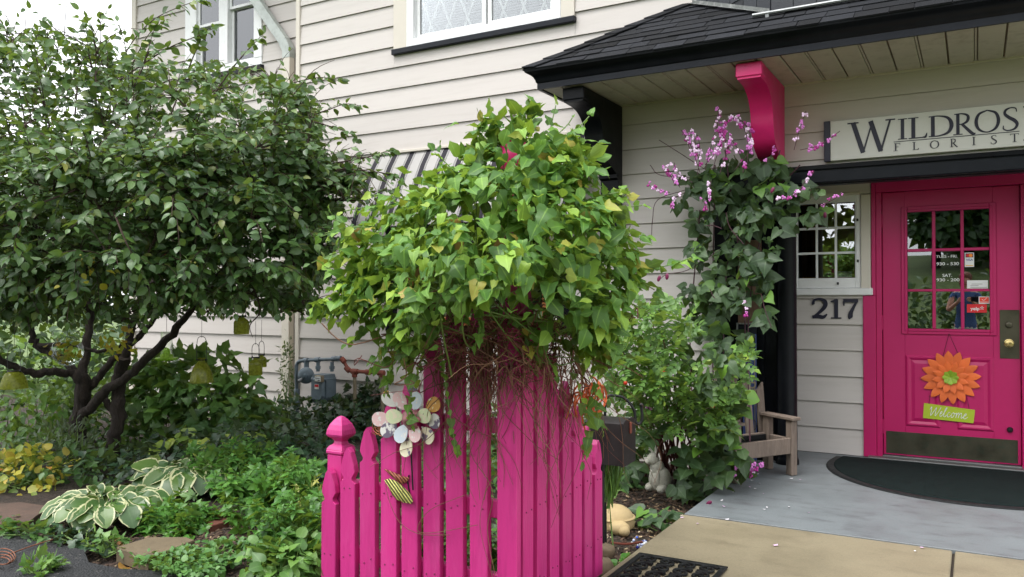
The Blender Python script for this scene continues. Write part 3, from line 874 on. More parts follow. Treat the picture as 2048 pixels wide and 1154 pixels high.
# brackets
bprof = [(0.0, 2.828), (.80, 2.828), (.80, 2.722)]
curve = spline([np.array(q) for q in ((.79, 2.721), (.62, 2.708), (.50, 2.655), (.435, 2.567), (.41, 2.45), (.345, 2.345), (.20, 2.275))], 5)
def bracket(Xr, mat, lab, leg):
    pts = bprof + [tuple(q) for q in curve]
    pts += [(.14, 2.255), (.14, 2.225), (.105, 2.21), (.105, 1.74), (.08, 1.70), (.022, 1.70), (.022, 1.70 + .001)] if leg else [(.10, 2.262), (.06, 2.25), (.022, 2.25)]
    pts = [(max(d, .020), z) for d, z in pts]
    mb = MB()
    mb.prism(pts, lambda u, v, w: (w, -u, v), Xr - .158, Xr)
    br = mb.build('bracket', mat, house, smooth=30, label=lab)
    mb = MB(); mb.box(Xr - .168, Xr + .008, -.81, -.70, 2.735, 2.8275, .006); mb.build('bracket_block', mat, br)
    return br
bracket(-2.546, M['black'], 'black scrolled bracket at the end of the porch roof', True)
bracket(-1.24, M['bracketpink'], 'pink scrolled bracket under the porch soffit', False)
# angled bay clad in dark slates above the porch roof
bp_ = [(-1.92, .001), (-1.215, -.59), (2.2, -.59), (2.2, .001)]
mb = MB(); mb.prism([(p[0], p[1]) for p in bp_], lambda u, v, w: (u, v, w), 3.05, 4.9)
bay = mb.build('bay_wall', M['slate'], house)
def bay_face(A, B, z0, z1):
    A, B = np.array(A), np.array(B); L_ = np.linalg.norm(B - A); d = (B - A) / L_; nn = np.array([d[1], -d[0]])
    if nn[1] > 0: nn = -nn
    wv = L_ / round(L_ / .15)
    for j in range(int((z1 - z0) / .24)):
        for i in range(int(round(L_ / wv))):
            a = A + d * (i * wv + .003); b = A + d * ((i + 1) * wv - .003)
            h = rnd.uniform(.010, .016)
            za = z0 + j * .24 + rnd.uniform(-.008, .008); zb = za + .26
            q = [(*(a + nn * h), za), (*(b + nn * h), za), (*(b + nn * .004), zb), (*(a + nn * .004), zb), (*(a + nn * .001), za), (*(b + nn * .001), za), (*(b + nn * .001), zb), (*(a + nn * .001), zb)]
            mb = MB(); mb.add(q, [(0, 1, 2, 3), (0, 4, 5, 1), (1, 5, 6, 2), (3, 7, 4, 0), (2, 6, 7, 3)]); mb.build('slate', M['slate'], bay)
bay_face(bp_[0], bp_[1], 3.19, 3.9)
bay_face(bp_[1], bp_[2], 3.22, 3.9)
def roofz(y): return EZ + (y - EY) * RISE / .95
mb = MB()
fl = [np.array([-1.95, -.02, roofz(-.02) + .02]), np.array([-1.60, -.31, roofz(-.31) + .025]), np.array([-1.222, -.615, roofz(-.615) + .025])]
for a, b in zip(fl, fl[1:]):
    mb.add([a, b, b + (0, 0, .026), a + (0, 0, .026), a + (-.03, -.03, -.004), b + (-.03, -.03, -.004)], [(0, 1, 2, 3), (4, 5, 1, 0)])
mb.build('flashing', M['flash'], house)
ra, rb = on_y(1505, 38, -.66), on_y(1750, 0, -.66)
mb = MB(); mb.tube([(ra[0], -.66, roofz(-.66) + .035), (2.1, -.66, roofz(-.66) + .035)], .014, 8)
for xx in (ra[0] + .1, ra[0] + 1.1):
    mb.box(xx - .012, xx + .012, -.67, -.65, roofz(-.66) + .002, roofz(-.66) + .03)
mb.build('snow_rail', M['alu'], house, smooth=40)

# ---- downspout with elbow
dpt = [on_y(*q, .17) for q in ((492, -30), (545, 48), (570, 84), (577, 100))]
def recttube(path, w, d):
    mb = MB(); vs_, fs_ = [], []
    for i, p in enumerate(path):
        t = np.array(path[min(i + 1, len(path) - 1)]) - np.array(path[max(i - 1, 0)]); t /= np.linalg.norm(t)
        a = np.array([t[2], 0, -t[0]]); a /= np.linalg.norm(a)
        for (s1, s2) in ((-1, -1), (1, -1), (1, 1), (-1, 1)):
            vs_.append(np.array(p) + a * s1 * w / 2 + np.array([0, s2 * d / 2, 0]))
    for i in range(len(path) - 1):
        for j in range(4): fs_.append((i * 4 + j, i * 4 + (j + 1) % 4, i * 4 + 4 + (j + 1) % 4, i * 4 + 4 + j))
    fs_ += [(3, 2, 1, 0), tuple(len(vs_) - 4 + j for j in range(4))]
    return mb.add(vs_, fs_)
low = [np.array([dpt[-1][0], .17, z]) for z in (dpt[-1][2] - .06, -.05)]
ds = recttube(dpt[:3], .105, .075).build('downspout', M['galv'], house)
recttube([dpt[2], dpt[3], low[0] + (0, 0, -.03)], .112, .082).build('elbow', M['galv'], ds)
recttube([low[0], low[1]], .105, .075).build('downspout_leader', M['trim'], ds)
for z in (3.2, 1.6): part('strap', M['trim'], (low[0][0] - .062, low[0][0] + .062, .126, .232, z, z + .03), parent=ds, b=.002)

# ---- house number
def stroke(mb, pts, ws, fn, y, n=6):
    """flat ribbon with varying width, ws per point"""
    P = spline([np.array([p[0], p[1], w]) for p, w in zip(pts, ws)], n) if len(pts) > 2 else [np.array([p[0], p[1], w]) for p, w in zip(pts, ws)]
    vs_, fs_ = [], []
    for i, p in enumerate(P):
        t = P[min(i + 1, len(P) - 1)][:2] - P[max(i - 1, 0)][:2]; t = t / (np.linalg.norm(t) + 1e-9)
        a = np.array([-t[1], t[0]]) * p[2] / 2
        for s_ in (1, -1):
            vs_.append(fn(p[0] + s_ * a[0], p[1] + s_ * a[1], y))
        for s_ in (1, -1):
            vs_.append(fn(p[0] + s_ * a[0], p[1] + s_ * a[1], y + .003))
    for i in range(len(P) - 1):
        b = i * 4
        fs_ += [(b, b + 1, b + 5, b + 4), (b, b + 4, b + 6, b + 2), (b + 1, b + 3, b + 7, b + 5)]
    b = (len(P) - 1) * 4
    fs_ += [(0, 2, 3, 1), (b, b + 1, b + 3, b + 2)]
    mb.add(vs_, fs_)
def glyph(name, strokes, mat, parent, ox, oz, sx, sz, Y):
    mb = MB()
    fn = lambda u, v, w: (ox + u * sx, w, oz + v * sz)
    for k, (pts, ws) in enumerate(strokes):
        stroke(mb, pts, ws, fn, Y - .003 - .0003 * k)
    return mb.build(name, mat, parent)
D2 = [([(.08, .74), (.14, .93), (.42, 1.0), (.68, .88), (.70, .66), (.50, .40), (.10, .07)], [.16, .12, .12, .20, .22, .17, .10]), ([(.04, .07), (.35, .10), (.60, .07), (.80, .22)], [.16, .20, .18, .07]), ([(.07, .78), (.12, .72)], [.16, .15])]
D1 = [([(.40, .99), (.40, .04)], [.24, .24]), ([(.06, .86), (.25, .90), (.45, .97)], [.06, .10, .10]), ([(.08, .03), (.72, .03)], [.07, .07])]
D7 = [([(.04, .91), (.85, .91)], [.17, .17]), ([(.80, .92), (.62, .62), (.46, .32), (.42, .10), (.46, .02)], [.10, .15, .22, .27, .20]), ([(.06, .88), (.07, .66)], [.12, .08])]
nz0, nz1 = on_y(1670, 637, YE)[2], on_y(1670, 598, YE)[2]
yb = YE - .020
for ds_, a, b in ((D2, 1624, 1656), (D1, 1660, 1687), (D7, 1686, 1716)):
    xa, xb_ = on_y(a, 618, YE)[0], on_y(b, 618, YE)[0]
    glyph('house_number_digit', ds_, M['ink'], house, xa, nz0, (xb_ - xa) / .82, nz1 - nz0, yb)

# ================================================================== shop sign
SGX0, SGX1 = on_y(1661, 280, -.04)[0], .62
sz0, sz1 = on_y(1661, 322, -.04)[2], on_y(1661, 243, -.04)[2]
sign = empty('shop_sign', ((SGX0 + SGX1) / 2, -.03, sz0), 'long white shop sign lettered WILDROSE FLORIST above the entry', 'sign')
mb = MB(); mb.box(SGX0, SGX1, -.045, -.021, sz0, sz1, .003); mb.build('board', M['signwhite'], sign)
xl = on_y(1648, 280, -.04)[0]
mb = MB(); mb.box(xl, SGX0 - .0005, -.047, -.0205, sz0 - .004, sz1 + .003, .003); mb.build('end_strip', M['ink'], sign)
H = sz1 - sz0
SF = -.0455
def serif(x, y, w=.3): return ([(x - w / 2, y), (x + w / 2, y)], [.04, .04])
G = {
 'W': [([(.10, 1.0), (.42, .0)], [.15, .15]), ([(.42, .0), (.72, .98)], [.05, .05]), ([(.66, 1.0), (.98, .0)], [.15, .15]), ([(.98, .0), (1.28, 1.0)], [.06, .06]), serif(.10, .985, .36), serif(1.28, .985, .30)],
 'I': [([(.2, 1), (.2, 0)], [.15, .15]), serif(.2, .98, .40), serif(.2, .02, .40)],
 'L': [([(.2, 1), (.2, 0)], [.15, .15]), serif(.2, .98, .40), ([(.02, .02), (.66, .02)], [.045, .045]), ([(.55, .03), (.66, .04), (.72, .22)], [.05, .09, .03])],
 'D': [([(.2, 1), (.2, 0)], [.15, .15]), ([(.04, .975), (.45, .975), (.80, .84), (.93, .5), (.80, .16), (.45, .025), (.04, .025)], [.045, .06, .12, .16, .12, .06, .045])],
 'R': [([(.2, 1), (.2, 0)], [.15, .15]), serif(.2, .02, .42), ([(.04, .975), (.40, .975), (.62, .88), (.66, .73), (.58, .57), (.38, .49), (.24, .49)], [.045, .06, .11, .14, .11, .06, .045]), ([(.38, .49), (.82, .03), (.98, .0)], [.12, .14, .05])],
 'O': [([(.55, .985), (.20, .84), (.08, .5), (.20, .16), (.55, .015), (.90, .16), (1.02, .5), (.90, .84), (.55, .985)], [.05, .11, .15, .11, .05, .11, .15, .11, .05])],
 'S': [([(.60, .80), (.56, .95), (.36, .99), (.16, .90), (.13, .74), (.30, .57), (.52, .42), (.62, .25), (.52, .07), (.28, .01), (.08, .08), (.06, .24)], [.04, .05, .05, .10, .12, .14, .15, .13, .09, .05, .06, .04])],
 'E': [([(.2, 1), (.2, 0)], [.15, .15]), ([(.04, .98), (.62, .98)], [.04, .04]), ([(.04, .02), (.68, .02)], [.04, .04]), ([(.2, .52), (.52, .52)], [.04, .04]), ([(.62, .99), (.63, .82)], [.05, .03]), ([(.68, .01), (.72, .2)], [.05, .03])],
 'F': [([(.2, 1), (.2, 0)], [.13, .13]), serif(.2, .02, .42), ([(.04, .98), (.62, .98)], [.05, .05]), ([(.2, .52), (.50, .52)], [.05, .05]), ([(.62, .99), (.63, .80)], [.06, .04])],
 'T': [([(.42, 1), (.42, 0)], [.13, .13]), serif(.42, .02, .38), ([(.04, .98), (.80, .98)], [.05, .05]), ([(.04, .99), (.03, .82)], [.06, .04]), ([(.80, .99), (.81, .82)], [.06, .04])],
}
def sg(px, py): 
    q = on_y(px, py, SF); return q
def letter(ch, px0, px1, ytop, ybot, gw):
    """ytop, ybot at the glyph's left side"""
    A = on_y(px0, ybot, SF); T = on_y(px0, ytop, SF); B = on_y(px1, ybot, SF)
    glyph('letter', G[ch], M['ink'], sign, A[0], A[2], (B[0] - A[0]) / gw, T[2] - A[2], SF)
# px coordinates read from the photograph: zoom x/5.02+1640, y/5.02+180
zx = lambda v: 1640 + v / 5.02
zy = lambda v: 180 + v / 5.02
for ch, a, b, t, bo, gw in (('W', 302, 757, 333, 640, 1.43), ('I', 783, 875, 293, 500, .40), ('L', 885, 1075, 283, 493, .72), ('D', 1083, 1340, 268, 475, 1.0),
                            ('R', 1340, 1562, 242, 455, .98), ('O', 1550, 1812, 213, 437, 1.10), ('S', 1826, 2000, 185, 415, .70), ('E', 2028, 2330, 165, 512, .76)):
    letter(ch, zx(a), zx(b), zy(t), zy(bo), gw)
for ch, a, b, t, bo, gw in (('F', 740, 806, 538, 615, .66), ('L', 928, 992, 525, 603, .72), ('O', 1103, 1197, 512, 590, 1.1), ('R', 1306, 1384, 492, 575, .98),
                            ('I', 1528, 1562, 473, 555, .40), ('S', 1712, 1778, 458, 545, .70), ('T', 1910, 1998, 442, 525, .84)):
    letter(ch, zx(a), zx(b), zy(t), zy(bo), gw)
ua, ub = on_y(zx(740), zy(519), SF), on_y(zx(2003), zy(418), SF)
mb = MB(); mb.box(ua[0], ub[0], SF - .003, SF - .0004, (ua[2] + ub[2]) / 2 - .0022, (ua[2] + ub[2]) / 2 + .0022); mb.build('rule', M['ink'], sign)

# ================================================================== awning
def awning_mat():
    m, nt, N, L, P = newmat('striped_awning_canvas')
    pos = worldpos(N)
    sx = N.new("ShaderNodeSeparateXYZ"); L.new(pos, sx.inputs[0])
    u = mathn(N, L, 'FRACT', mathn(N, L, 'DIVIDE', mathn(N, L, 'ADD', sx.outputs[0], 10.0), .2))
    W_, K_ = (.36, .35, .34), (.012, .010, .017)
    col = ramp(N, L, u, [(0, W_), (.245, K_), (.262, W_), (.29, K_), (.312, W_), (.35, K_), (.63, W_), (.668, K_), (.69, W_), (.718, K_), (.735, W_)], 'CONSTANT')
    col = mixrgb(N, L, .3, col, ramp(N, L, noise(N, L, pos, 4, 6, .6), [(.3, .35), (.7, .6)]), 'OVERLAY')
    L.new(col, P.inputs["Base Color"]); P.inputs["Roughness"].default_value = .85
    bump(N, L, P, noise(N, L, pos, 220, 2, .5), .3, .002)
    return m
M['awning'] = awning_mat()
awn = empty('window_awning', (-4.0, -.2, 1.9), 'black and white striped canvas awning on the clapboard wall', 'awning')
AX0, AX1 = -5.14, -2.86
ap = [(-.022, 2.650), (-.045, 2.625), (-.13, 2.50), (-.225, 2.32), (-.32, 2.13), (-.40, 1.965), (-.402, 1.90)]
mb = MB(); n = 40
xs = np.linspace(AX0, AX1, n)
vs_, fs_ = [], []
for lay in (0, 1):
    for x in xs:
        for (y, z) in ap:
            sag = -.010 * abs(math.sin((x - AX0) / (AX1 - AX0) * math.pi * 3)) if y < -.04 and z > 1.95 else 0
            vs_.append((x, y + .003 * lay - sag * .5, z - .004 * lay + sag))
k = len(ap)
for lay in (0, 1):
    for i in range(n - 1):
        for j in range(k - 1):
            a = lay * n * k + i * k + j
            fs_.append((a, a + k, a + k + 1, a + 1))
mb.add(vs_, fs_); mb.build('canopy', M['awning'], awn, smooth=50)
for x in (AX0 + .01, AX1 - .01):
    mb = MB(); mb.tube([(x, -.022, 1.98), (x, -.395, 1.955), (x, -.30, 2.12), (x, -.03, 2.63)], .010, 6); mb.build('frame_arm', M['iron'], awn)
mb = MB(); mb.tube([(AX0, -.385, 1.955), (AX1, -.385, 1.955)], .011, 6); mb.build('front_bar', M['iron'], awn)
mb = MB(); mb.box(AX0 - .01, AX1 + .01, -.05, -.0195, 2.645, 2.672, .003); mb.build('head_rail', M['trim'], awn)

# ================================================================== gas meter
gm = empty('gas_meter', tuple(on_z(640, 850, GZ)), 'grey gas meter with round regulator on the clapboard wall', 'gas meter')
GY = -.16
gp = lambda px, py, Y=GY: on_y(px, py, Y)
mb = MB(); mb.tube(spline([gp(595, 862), gp(594, 800), gp(593, 745), gp(594, 728), gp(601, 722), gp(612, 721)], 4), .019, 10); mb.build('riser_pipe', M['meter'], gm, smooth=50)
mb = MB(); mb.lathe([(.026, 0), (.03, .01), (.03, .05), (.026, .06)], 12, Matrix.Translation(tuple(gp(594, 790)))); mb.lathe([(.034, 0), (.036, .03), (.03, .05)], 10, Matrix.Translation(tuple(gp(594.5, 812)))); mb.build('union_fitting', M['meter'], gm, smooth=40)
mb = MB(); mb.tube([gp(604, 721), gp(682, 717)], .017, 10)
for px in (612, 635, 669, 678):
    a, b = gp(px - 4, 721 - (px - 612) * .055), gp(px + 4, 720.5 - (px - 612) * .055)
    mb.tube([a, b], .027, 10)
mb.build('cross_pipe', M['meter'], gm, smooth=40)
rc = gp(612, 751, GY - .03)
Mr = Matrix.Translation(tuple(rc)) @ Matrix.Rotation(R(28), 4, 'Z') @ Matrix.Rotation(R(90), 4, 'X')
mb = MB(); mb.lathe([(.0, -.05), (.05, -.05), (.078, -.02), (.084, -.006), (.084, .006), (.074, .014), (.05, .03), (.022, .036), (.018, .06), (0, .062)], 28, Mr)
mb.tube([gp(613, 735), gp(613, 722)], .026, 10); mb.build('regulator', M['meter'], gm, smooth=40)
mb = MB(); mb.tube([rc + np.array([-.01, -.05, -.035]), rc + np.array([-.02, -.09, -.055])], [.016, .02], 10); mb.build('vent_cap', M['alu'], gm, smooth=40)
b0, b1 = gp(628, 803), gp(668, 741)
bw = (b0[0] + b1[0]) / 2
mb = MB()
pts = [(-.105, .03), (-.105, .24), (-.085, .29), (.085, .29), (.105, .24), (.105, .06), (.06, .0), (-.075, .0)]
mb.prism(pts, lambda u, v, w: (bw + u * .95, w, b0[2] + v * .98), GY - .075, GY + .07, [(u * .98, v) for u, v in pts])
mb.prism([(u * .8, v * .8 + .02) for u, v in pts], lambda u, v, w: (bw + u * .95, w, b0[2] + v * .98), GY - .076, GY - .105, [(u * .68, v * .68 + .04) for u, v in pts])
mb.box(bw - .1, bw + .1, GY - .085, GY + .075, b0[2] + .225, b0[2] + .25, .006)
mb.build('meter_body', M['meter'], gm, smooth=25)
for px in (636, 664):
    mb = MB(); mb.tube([gp(px, 743), gp(px, 724)], .019, 10); mb.tube([gp(px, 738), gp(px, 732)], .027, 8); mb.build('meter_pipe', M['meter'], gm, smooth=40)
ix = gp(640, 757, GY - .11)
mb = MB(); mb.box(ix[0] - .052, ix[0] + .04, GY - .135, GY - .09, ix[2] - .035, ix[2] + .03, .005); ixb = mb.build('index_box', M['oldpipe'], gm)
mb = MB(); mb.box(ix[0] - .044, ix[0] + .032, GY - .137, GY - .1355, ix[2] - .027, ix[2] + .022); mb.build('dial_face', M['stw'], ixb)
mb = MB()
for k in range(4): mb.box(ix[0] - .033 + k * .014, ix[0] - .024 + k * .014, GY - .1385, GY - .1372, ix[2] - .002, ix[2] + .008)
mb.box(ix[0] - .005, ix[0] + .022, GY - .1385, GY - .1372, ix[2] - .022, ix[2] - .012)
mb.build('dial_mark', M['stgrey'], ixb)
lb = gp(634, 773, GY - .105)
mb = MB(); mb.box(lb[0] - .03, lb[0] + .026, GY - .1085, GY - .107, lb[2] - .026, lb[2] + .024); lbo = mb.build('warning_label', M['stw'], gm)
mb = MB(); mb.box(lb[0] - .027, lb[0] + .023, GY - .1095, GY - .1088, lb[2] - .005, lb[2] + .020); mb.build('label_print', M['stred'], lbo)
mb = MB()
mb.tube([gp(679, 717), gp(686, 720), gp(696, 738), gp(700, 742), gp(766, 746)], .018, 10)
for a, b in (((683, 717), (689, 724)), ((692, 735), (699, 742)), ((704, 742.5), (715, 743.3)), ((732, 744), (740, 744.6)), ((757, 745.5), (768, 746.2))):
    mb.tube([gp(*a), gp(*b)], .028, 10)
mb.build('rusty_pipe', M['rust'], gm, smooth=40)
for px in (709, 764):
    mb = MB(); mb.tube([gp(px, 746), gp(px + 2, 850)], .018, 10); mb.build('drop_pipe', M['oldpipe'], gm, smooth=40)
    mb = MB(); mb.tube([gp(px, 744), gp(px, 754)], .027, 10); mb.build('pipe_tee', M['rust'], gm, smooth=40)

# ================================================================== picket fence corner
def weathered(m):
    N, L = m.node_tree.nodes, m.node_tree.links; P = N["Principled BSDF"]
    src = P.inputs["Base Color"].links[0].from_socket
    pos = worldpos(N)
    fade = ramp(N, L, noise(N, L, scaled(N, L, pos, (1, 1, .22)), 9, 8, .7), [(.52, 0.), (.75, .35)])
    col = mixrgb(N, L, fade, src, srgb(200, 92, 148))
    chipf = ramp(N, L, noise(N, L, scaled(N, L, pos, (1, 1, .45)), 46, 6, .7), [(.735, 0.), (.755, .85)])
    col = mixrgb(N, L, chipf, col, srgb(176, 148, 142))
    L.new(col, P.inputs["Base Color"])
weathered(M['pink'])
FY, FX = -3.61, -1.529
fence = empty('picket_fence', (-1.6, -3.55, GZ), 'bright pink picket fence corner with pickets rising to a tall post', 'fence')
PW, PT = .083, .030
M['nail'] = paint('painted_nail', srgb(120, 30, 76), .5, .2, 20, 0)
def picket_outline(h, w=PW):
    hw = w / 2
    return [(-hw, 0), (hw, 0), (hw, h - .155), (hw - .016, h - .142), (hw - .018, h - .132), (hw - .010, h - .12), (hw - .001, h - .105), (hw - .006, h - .075), (hw * .42, h - .02), (0, h),
            (-hw * .42, h - .02), (-hw + .006, h - .075), (-hw + .001, h - .105), (-hw + .010, h - .12), (-hw + .018, h - .132), (-hw + .016, h - .142), (-hw, h - .155)]
def picket(cx, cy, ztop, along):
    zb = -.045 + rnd.uniform(-.012, .012)
    h = ztop - zb; lean = rnd.uniform(-.006, .006)
    o = picket_outline(h); mb = MB(); b = .0025
    sx = lambda pts, k: [(u * k, v) for u, v in pts]
    if along == 'x': fn = lambda u, v, w: (cx + u + lean * v, cy + w, zb + v)
    else: fn = lambda u, v, w: (cx - w, cy + u + lean * v, zb + v)
    mb.prism(sx(o, .94), fn, 0, b, o); mb.prism(o, fn, b, PT)
    pk = mb.build('picket', M['pink'], fence)
    for zr in (.11, .40):                     # nail heads over the rails
        for du in (-.02, .02):
            if zr > ztop - .15: continue
            c = fn(du + rnd.uniform(-.006, .006), zr - zb + rnd.uniform(-.012, .012), -.0006)
            nb = MB(); nb.ball(c, .0038, n=6, m=4); nb.build('nail_head', M['nail'], pk)
tipsL = [1.30, 1.25, 1.11, .92, .79, .68, .583, .48]
for i, t in enumerate(tipsL): picket(-1.715 - .1123 * i, FY + rnd.uniform(-.003, .003), t, 'x')
tipsR = [1.28, 1.15, 1.0, .88, .76, .66, .575]
for i, t in enumerate(tipsR): picket(FX + rnd.uniform(-.003, .003), -3.533 + .115 * i, t, 'y')
def fpart(name, *bx, b=.004): return part(name, M['pink'], *bx, parent=fence, b=b)
fpart('corner_board', (-1.617, -1.5285, FY - .022, FY + .012, GZ + .05, 1.12), b=.003)
fpart('post', (-1.645, -1.565, FY + .05, FY + .13, GZ - .02, 1.62))
mb = MB()
mb.lathe([(.062, 1.62), (.062, 1.64), (.04, 1.66), (.038, 1.69), (.055, 1.72), (.072, 1.77), (.068, 1.82), (.045, 1.865), (.012, 1.89), (.0, 1.893)], 20, Matrix.Translation((-1.605, FY + .09, 0)))
mb.build('post_finial', M['bracketpink'], fence, smooth=50)
fpart('rail', (-2.56, -1.618, FY + PT + .0005, FY + PT + .038, .075, .145)); fpart('rail', (-2.45, -1.618, FY + PT + .0005, FY + PT + .038, .365, .435)); fpart('rail', (-2.05, -1.618, FY + PT + .0005, FY + PT + .038, .70, .76))
fpart('rail', (FX - PT - .038, FX - PT - .0005, FY + .07, -2.80, .075, .145)); fpart('rail', (FX - PT - .038, FX - PT - .0005, FY + .07, -2.80, .365, .435)); fpart('rail', (FX - PT - .038, FX - PT - .0005, FY + .07, -3.2, .70, .76))
ep = on_y(682, 900, FY + .085)
pcx, pcy = ep[0], FY + .085
fpart('end_post', (pcx - .045, pcx + .045, pcy - .045 + .0005, pcy + .045, GZ - .02, .535), b=.006)
mb = MB()
mb.box(pcx - .049, pcx + .049, pcy - .049, pcy + .049, .5355, .556, .006)
r2 = math.sqrt(2)
mb.lathe([(.046 * r2, .556), (.038 * r2, .570), (.024 * r2, .580), (.021 * r2, .592), (.028 * r2, .602), (.043 * r2, .614), (.047 * r2, .624), (.044 * r2, .644), (.036 * r2, .666), (.022 * r2, .687), (.010 * r2, .700), (.0, .7045)], 4, Matrix.Translation((pcx, pcy, 0)), R(45))
mb.build('post_cap', M['pink'], fence)
fpart('end_post', (FX - PT - .10, FX - PT - .039, -2.85, -2.79, GZ - .02, .50), b=.006)

# ================================================================== ornaments on the fence
def speckled(name, c1, c2, sc=30, t=.52):
    m, nt, N, L, P = newmat(name)
    pos = worldpos(N)
    col = ramp(N, L, noise(N, L, pos, sc, 3, .5), [(t - .02, c1), (t + .02, c2)])
    L.new(col, P.inputs["Base Color"]); P.inputs["Roughness"].default_value = .35
    return m
of = empty('flower_ornament', tuple(on_y(818, 838, FY - .05)), 'flower ornament of pastel oval petals hung on the pink pickets', 'ornament')
cxm = np.array([818, 836])
cols = {'w': (.74, .73, .70), 'or': srgb(240, 170, 60), 'pk': srgb(224, 190, 190), 'bl': srgb(204, 214, 224), 'pu': srgb(110, 100, 120), 'gr': srgb(212, 220, 180), 'cr': srgb(226, 218, 190), 'tan': srgb(212, 160, 90)}
petm = {k: speckled('petal_' + k, cols[a], cols[b], s, t) for k, (a, b, s, t) in {
    'yolk': ('w', 'or', 8, .5), 'pink': ('pk', 'w', 60, .58), 'blue': ('bl', 'w', 60, .6), 'purple': ('pu', 'w', 22, .5), 'green': ('gr', 'cr', 60, .55), 'cream': ('cr', 'pu', 24, .6), 'tan': ('tan', 'cr', 50, .62)}.items()}
for (px, py, kk, lay) in ((780, 799, 'yolk', 0), (801, 802, 'pink', 1), (832, 802, 'blue', 1), (825, 773, 'purple', 0), (866, 810, 'tan', 0), (789, 833, 'green', 1), (847, 832, 'green', 1),
                          (778, 859, 'purple', 0), (803, 867, 'blue', 1), (829, 865, 'pink', 1), (855, 870, 'cream', 0), (813, 894, 'cream', 0), (762, 838, 'pink', 0), (866, 842, 'purple', 0)):
    c = on_y(px, py, FY - .03 - .012 * lay); cc_ = on_y(*cxm, FY - .03 - .012 * lay)
    d = np.array([c[0] - cc_[0], c[2] - cc_[2]]); d /= np.linalg.norm(d) + 1e-9
    a_, b_ = .040, .030
    pts = []
    for t in np.linspace(0, 2 * math.pi, 22, endpoint=False):
        u = a_ * math.cos(t); w = b_ * math.sin(t) * (1 - .22 * math.cos(t) * -1)
        pts.append((c[0] + u * d[0] - w * d[1], c[2] + u * d[1] + w * d[0]))
    tilt = rnd.uniform(.1, .25)
    mb = MB(); fn = lambda u, v, w: (u, c[1] + w - tilt * ((u - c[0]) * d[0] + (v - c[2]) * d[1]), v)
    mb.prism(pts, fn, -.0025, .0025); mb.build('petal', petm[kk], of)
mb = MB()
c = on_y(820, 838, FY - .055)
for ring in range(3):
    for k in range(7):
        a = 2 * math.pi * k / 7 + ring * .4; r_ = .034 - ring * .010
        Mx = Matrix.Translation(tuple(c + np.array([r_ * math.cos(a), -.012 * ring, r_ * math.sin(a)]))) @ Matrix.Rotation(-a, 4, 'Y') @ Matrix.Rotation(R(35), 4, 'Z')
        mb.ball((0, 0, 0), .017, .004, .013, 8, 6, None)
        off = len(mb.v) - 8 * 7
        for i in range(off, len(mb.v)): mb.v[i] = tuple(Mx @ Vector(mb.v[i]))
mb.build('rosette', paint('dusty_pink_metal', srgb(156, 104, 106), .45, .2, 20, .2, 60, metal=.4), of, smooth=50)
mb = MB(); mb.tube([on_y(822, 900, FY - .012), on_y(826, 980, FY - .012)], .0035, 6); mb.build('stake', M['iron'], of)
# metal fish-like leaf ornament
def ridged(name, c1, c2):
    m, nt, N, L, P = newmat(name)
    tc = N.new("ShaderNodeTexCoord").outputs["Object"]
    w = N.new("ShaderNodeTexWave"); w.inputs["Scale"].default_value = 34; w.inputs["Distortion"].default_value = .6; w.bands_direction = 'DIAGONAL'
    L.new(tc, w.inputs["Vector"])
    col = ramp(N, L, w.outputs["Fac"], [(.25, c1), (.6, c2)])
    L.new(col, P.inputs["Base Color"]); P.inputs["Roughness"].default_value = .4; P.inputs["Metallic"].default_value = .35
    bump(N, L, P, w.outputs["Fac"], .6, .006)
    return m
wing = empty('metal_leaf_ornament', tuple(on_y(805, 985, FY - .03)), 'pair of ridged metal leaves, green and rust red, on the pickets', 'ornament')
def metal_leaf(name, pts, mat, y):
    P_ = [on_y(*q, y) for q in pts]
    c = np.mean(P_, axis=0)
    mb = MB(); n = len(P_)
    front = [p + np.array([0, -.002, 0]) for p in P_]; back = [p + np.array([0, .002, 0]) for p in P_]
    mb.add(front + back + [c + np.array([0, -.016, 0]), c + np.array([0, -.012, 0])],
           [(i, (i + 1) % n, 2 * n) for i in range(n)] + [(n + (i + 1) % n, n + i, 2 * n + 1) for i in range(n)] + [(i, n + i, n + (i + 1) % n, (i + 1) % n) for i in range(n)])
    mb.build(name, mat, wing, smooth=50)
metal_leaf('leaf_plate', [(769, 960), (778, 957), (792, 962), (808, 975), (820, 988), (826, 1002), (823, 1007), (808, 1005), (794, 999), (785, 990), (779, 976)], ridged('ridged_green_metal', srgb(74, 78, 48), srgb(190, 188, 104)), FY - .022)
metal_leaf('leaf_plate', [(768, 938), (776, 940), (790, 946), (804, 952), (815, 954), (819, 957), (814, 963), (806, 968), (794, 961), (782, 951)], ridged('ridged_rust_metal', srgb(96, 40, 34), srgb(164, 104, 74)), FY - .012)
mb = MB(); mb.tube([on_y(820, 992, FY - .006), on_y(815, 962, FY - .006), on_y(818, 950, FY - .006)], .003, 5); mb.build('wire', M['iron'], wing)
bf = empty('wire_butterfly', tuple(on_y(757, 852, FY - .02)), 'small copper wire butterfly at the edge of the petal ornament', 'ornament')
cop = paint('copper_wire', srgb(150, 92, 62), .4, .15, 20, .1, 60, metal=.7)
for nm, loops in (('wing', [((755, 855), 9, 14, -25), ((752, 862), 8, 7, 30), ((755, 855), 5, 9, -25)]), ('wing', [((766, 858), 12, 7, 20), ((764, 866), 7, 6, -20), ((766, 858), 7, 4, 20)])):
    mb = MB()
    for (c0, a, b, ang) in loops:
        pth = []
        for t in np.linspace(0, 2 * math.pi, 18):
            u, w = a * math.cos(t), b * math.sin(t); th = R(ang)
            pth.append(on_y(c0[0] + u * math.cos(th) - w * math.sin(th), c0[1] + u * math.sin(th) + w * math.cos(th), FY - .025))
        mb.tube(pth, .0016, 5)
    mb.build(nm, cop, bf)
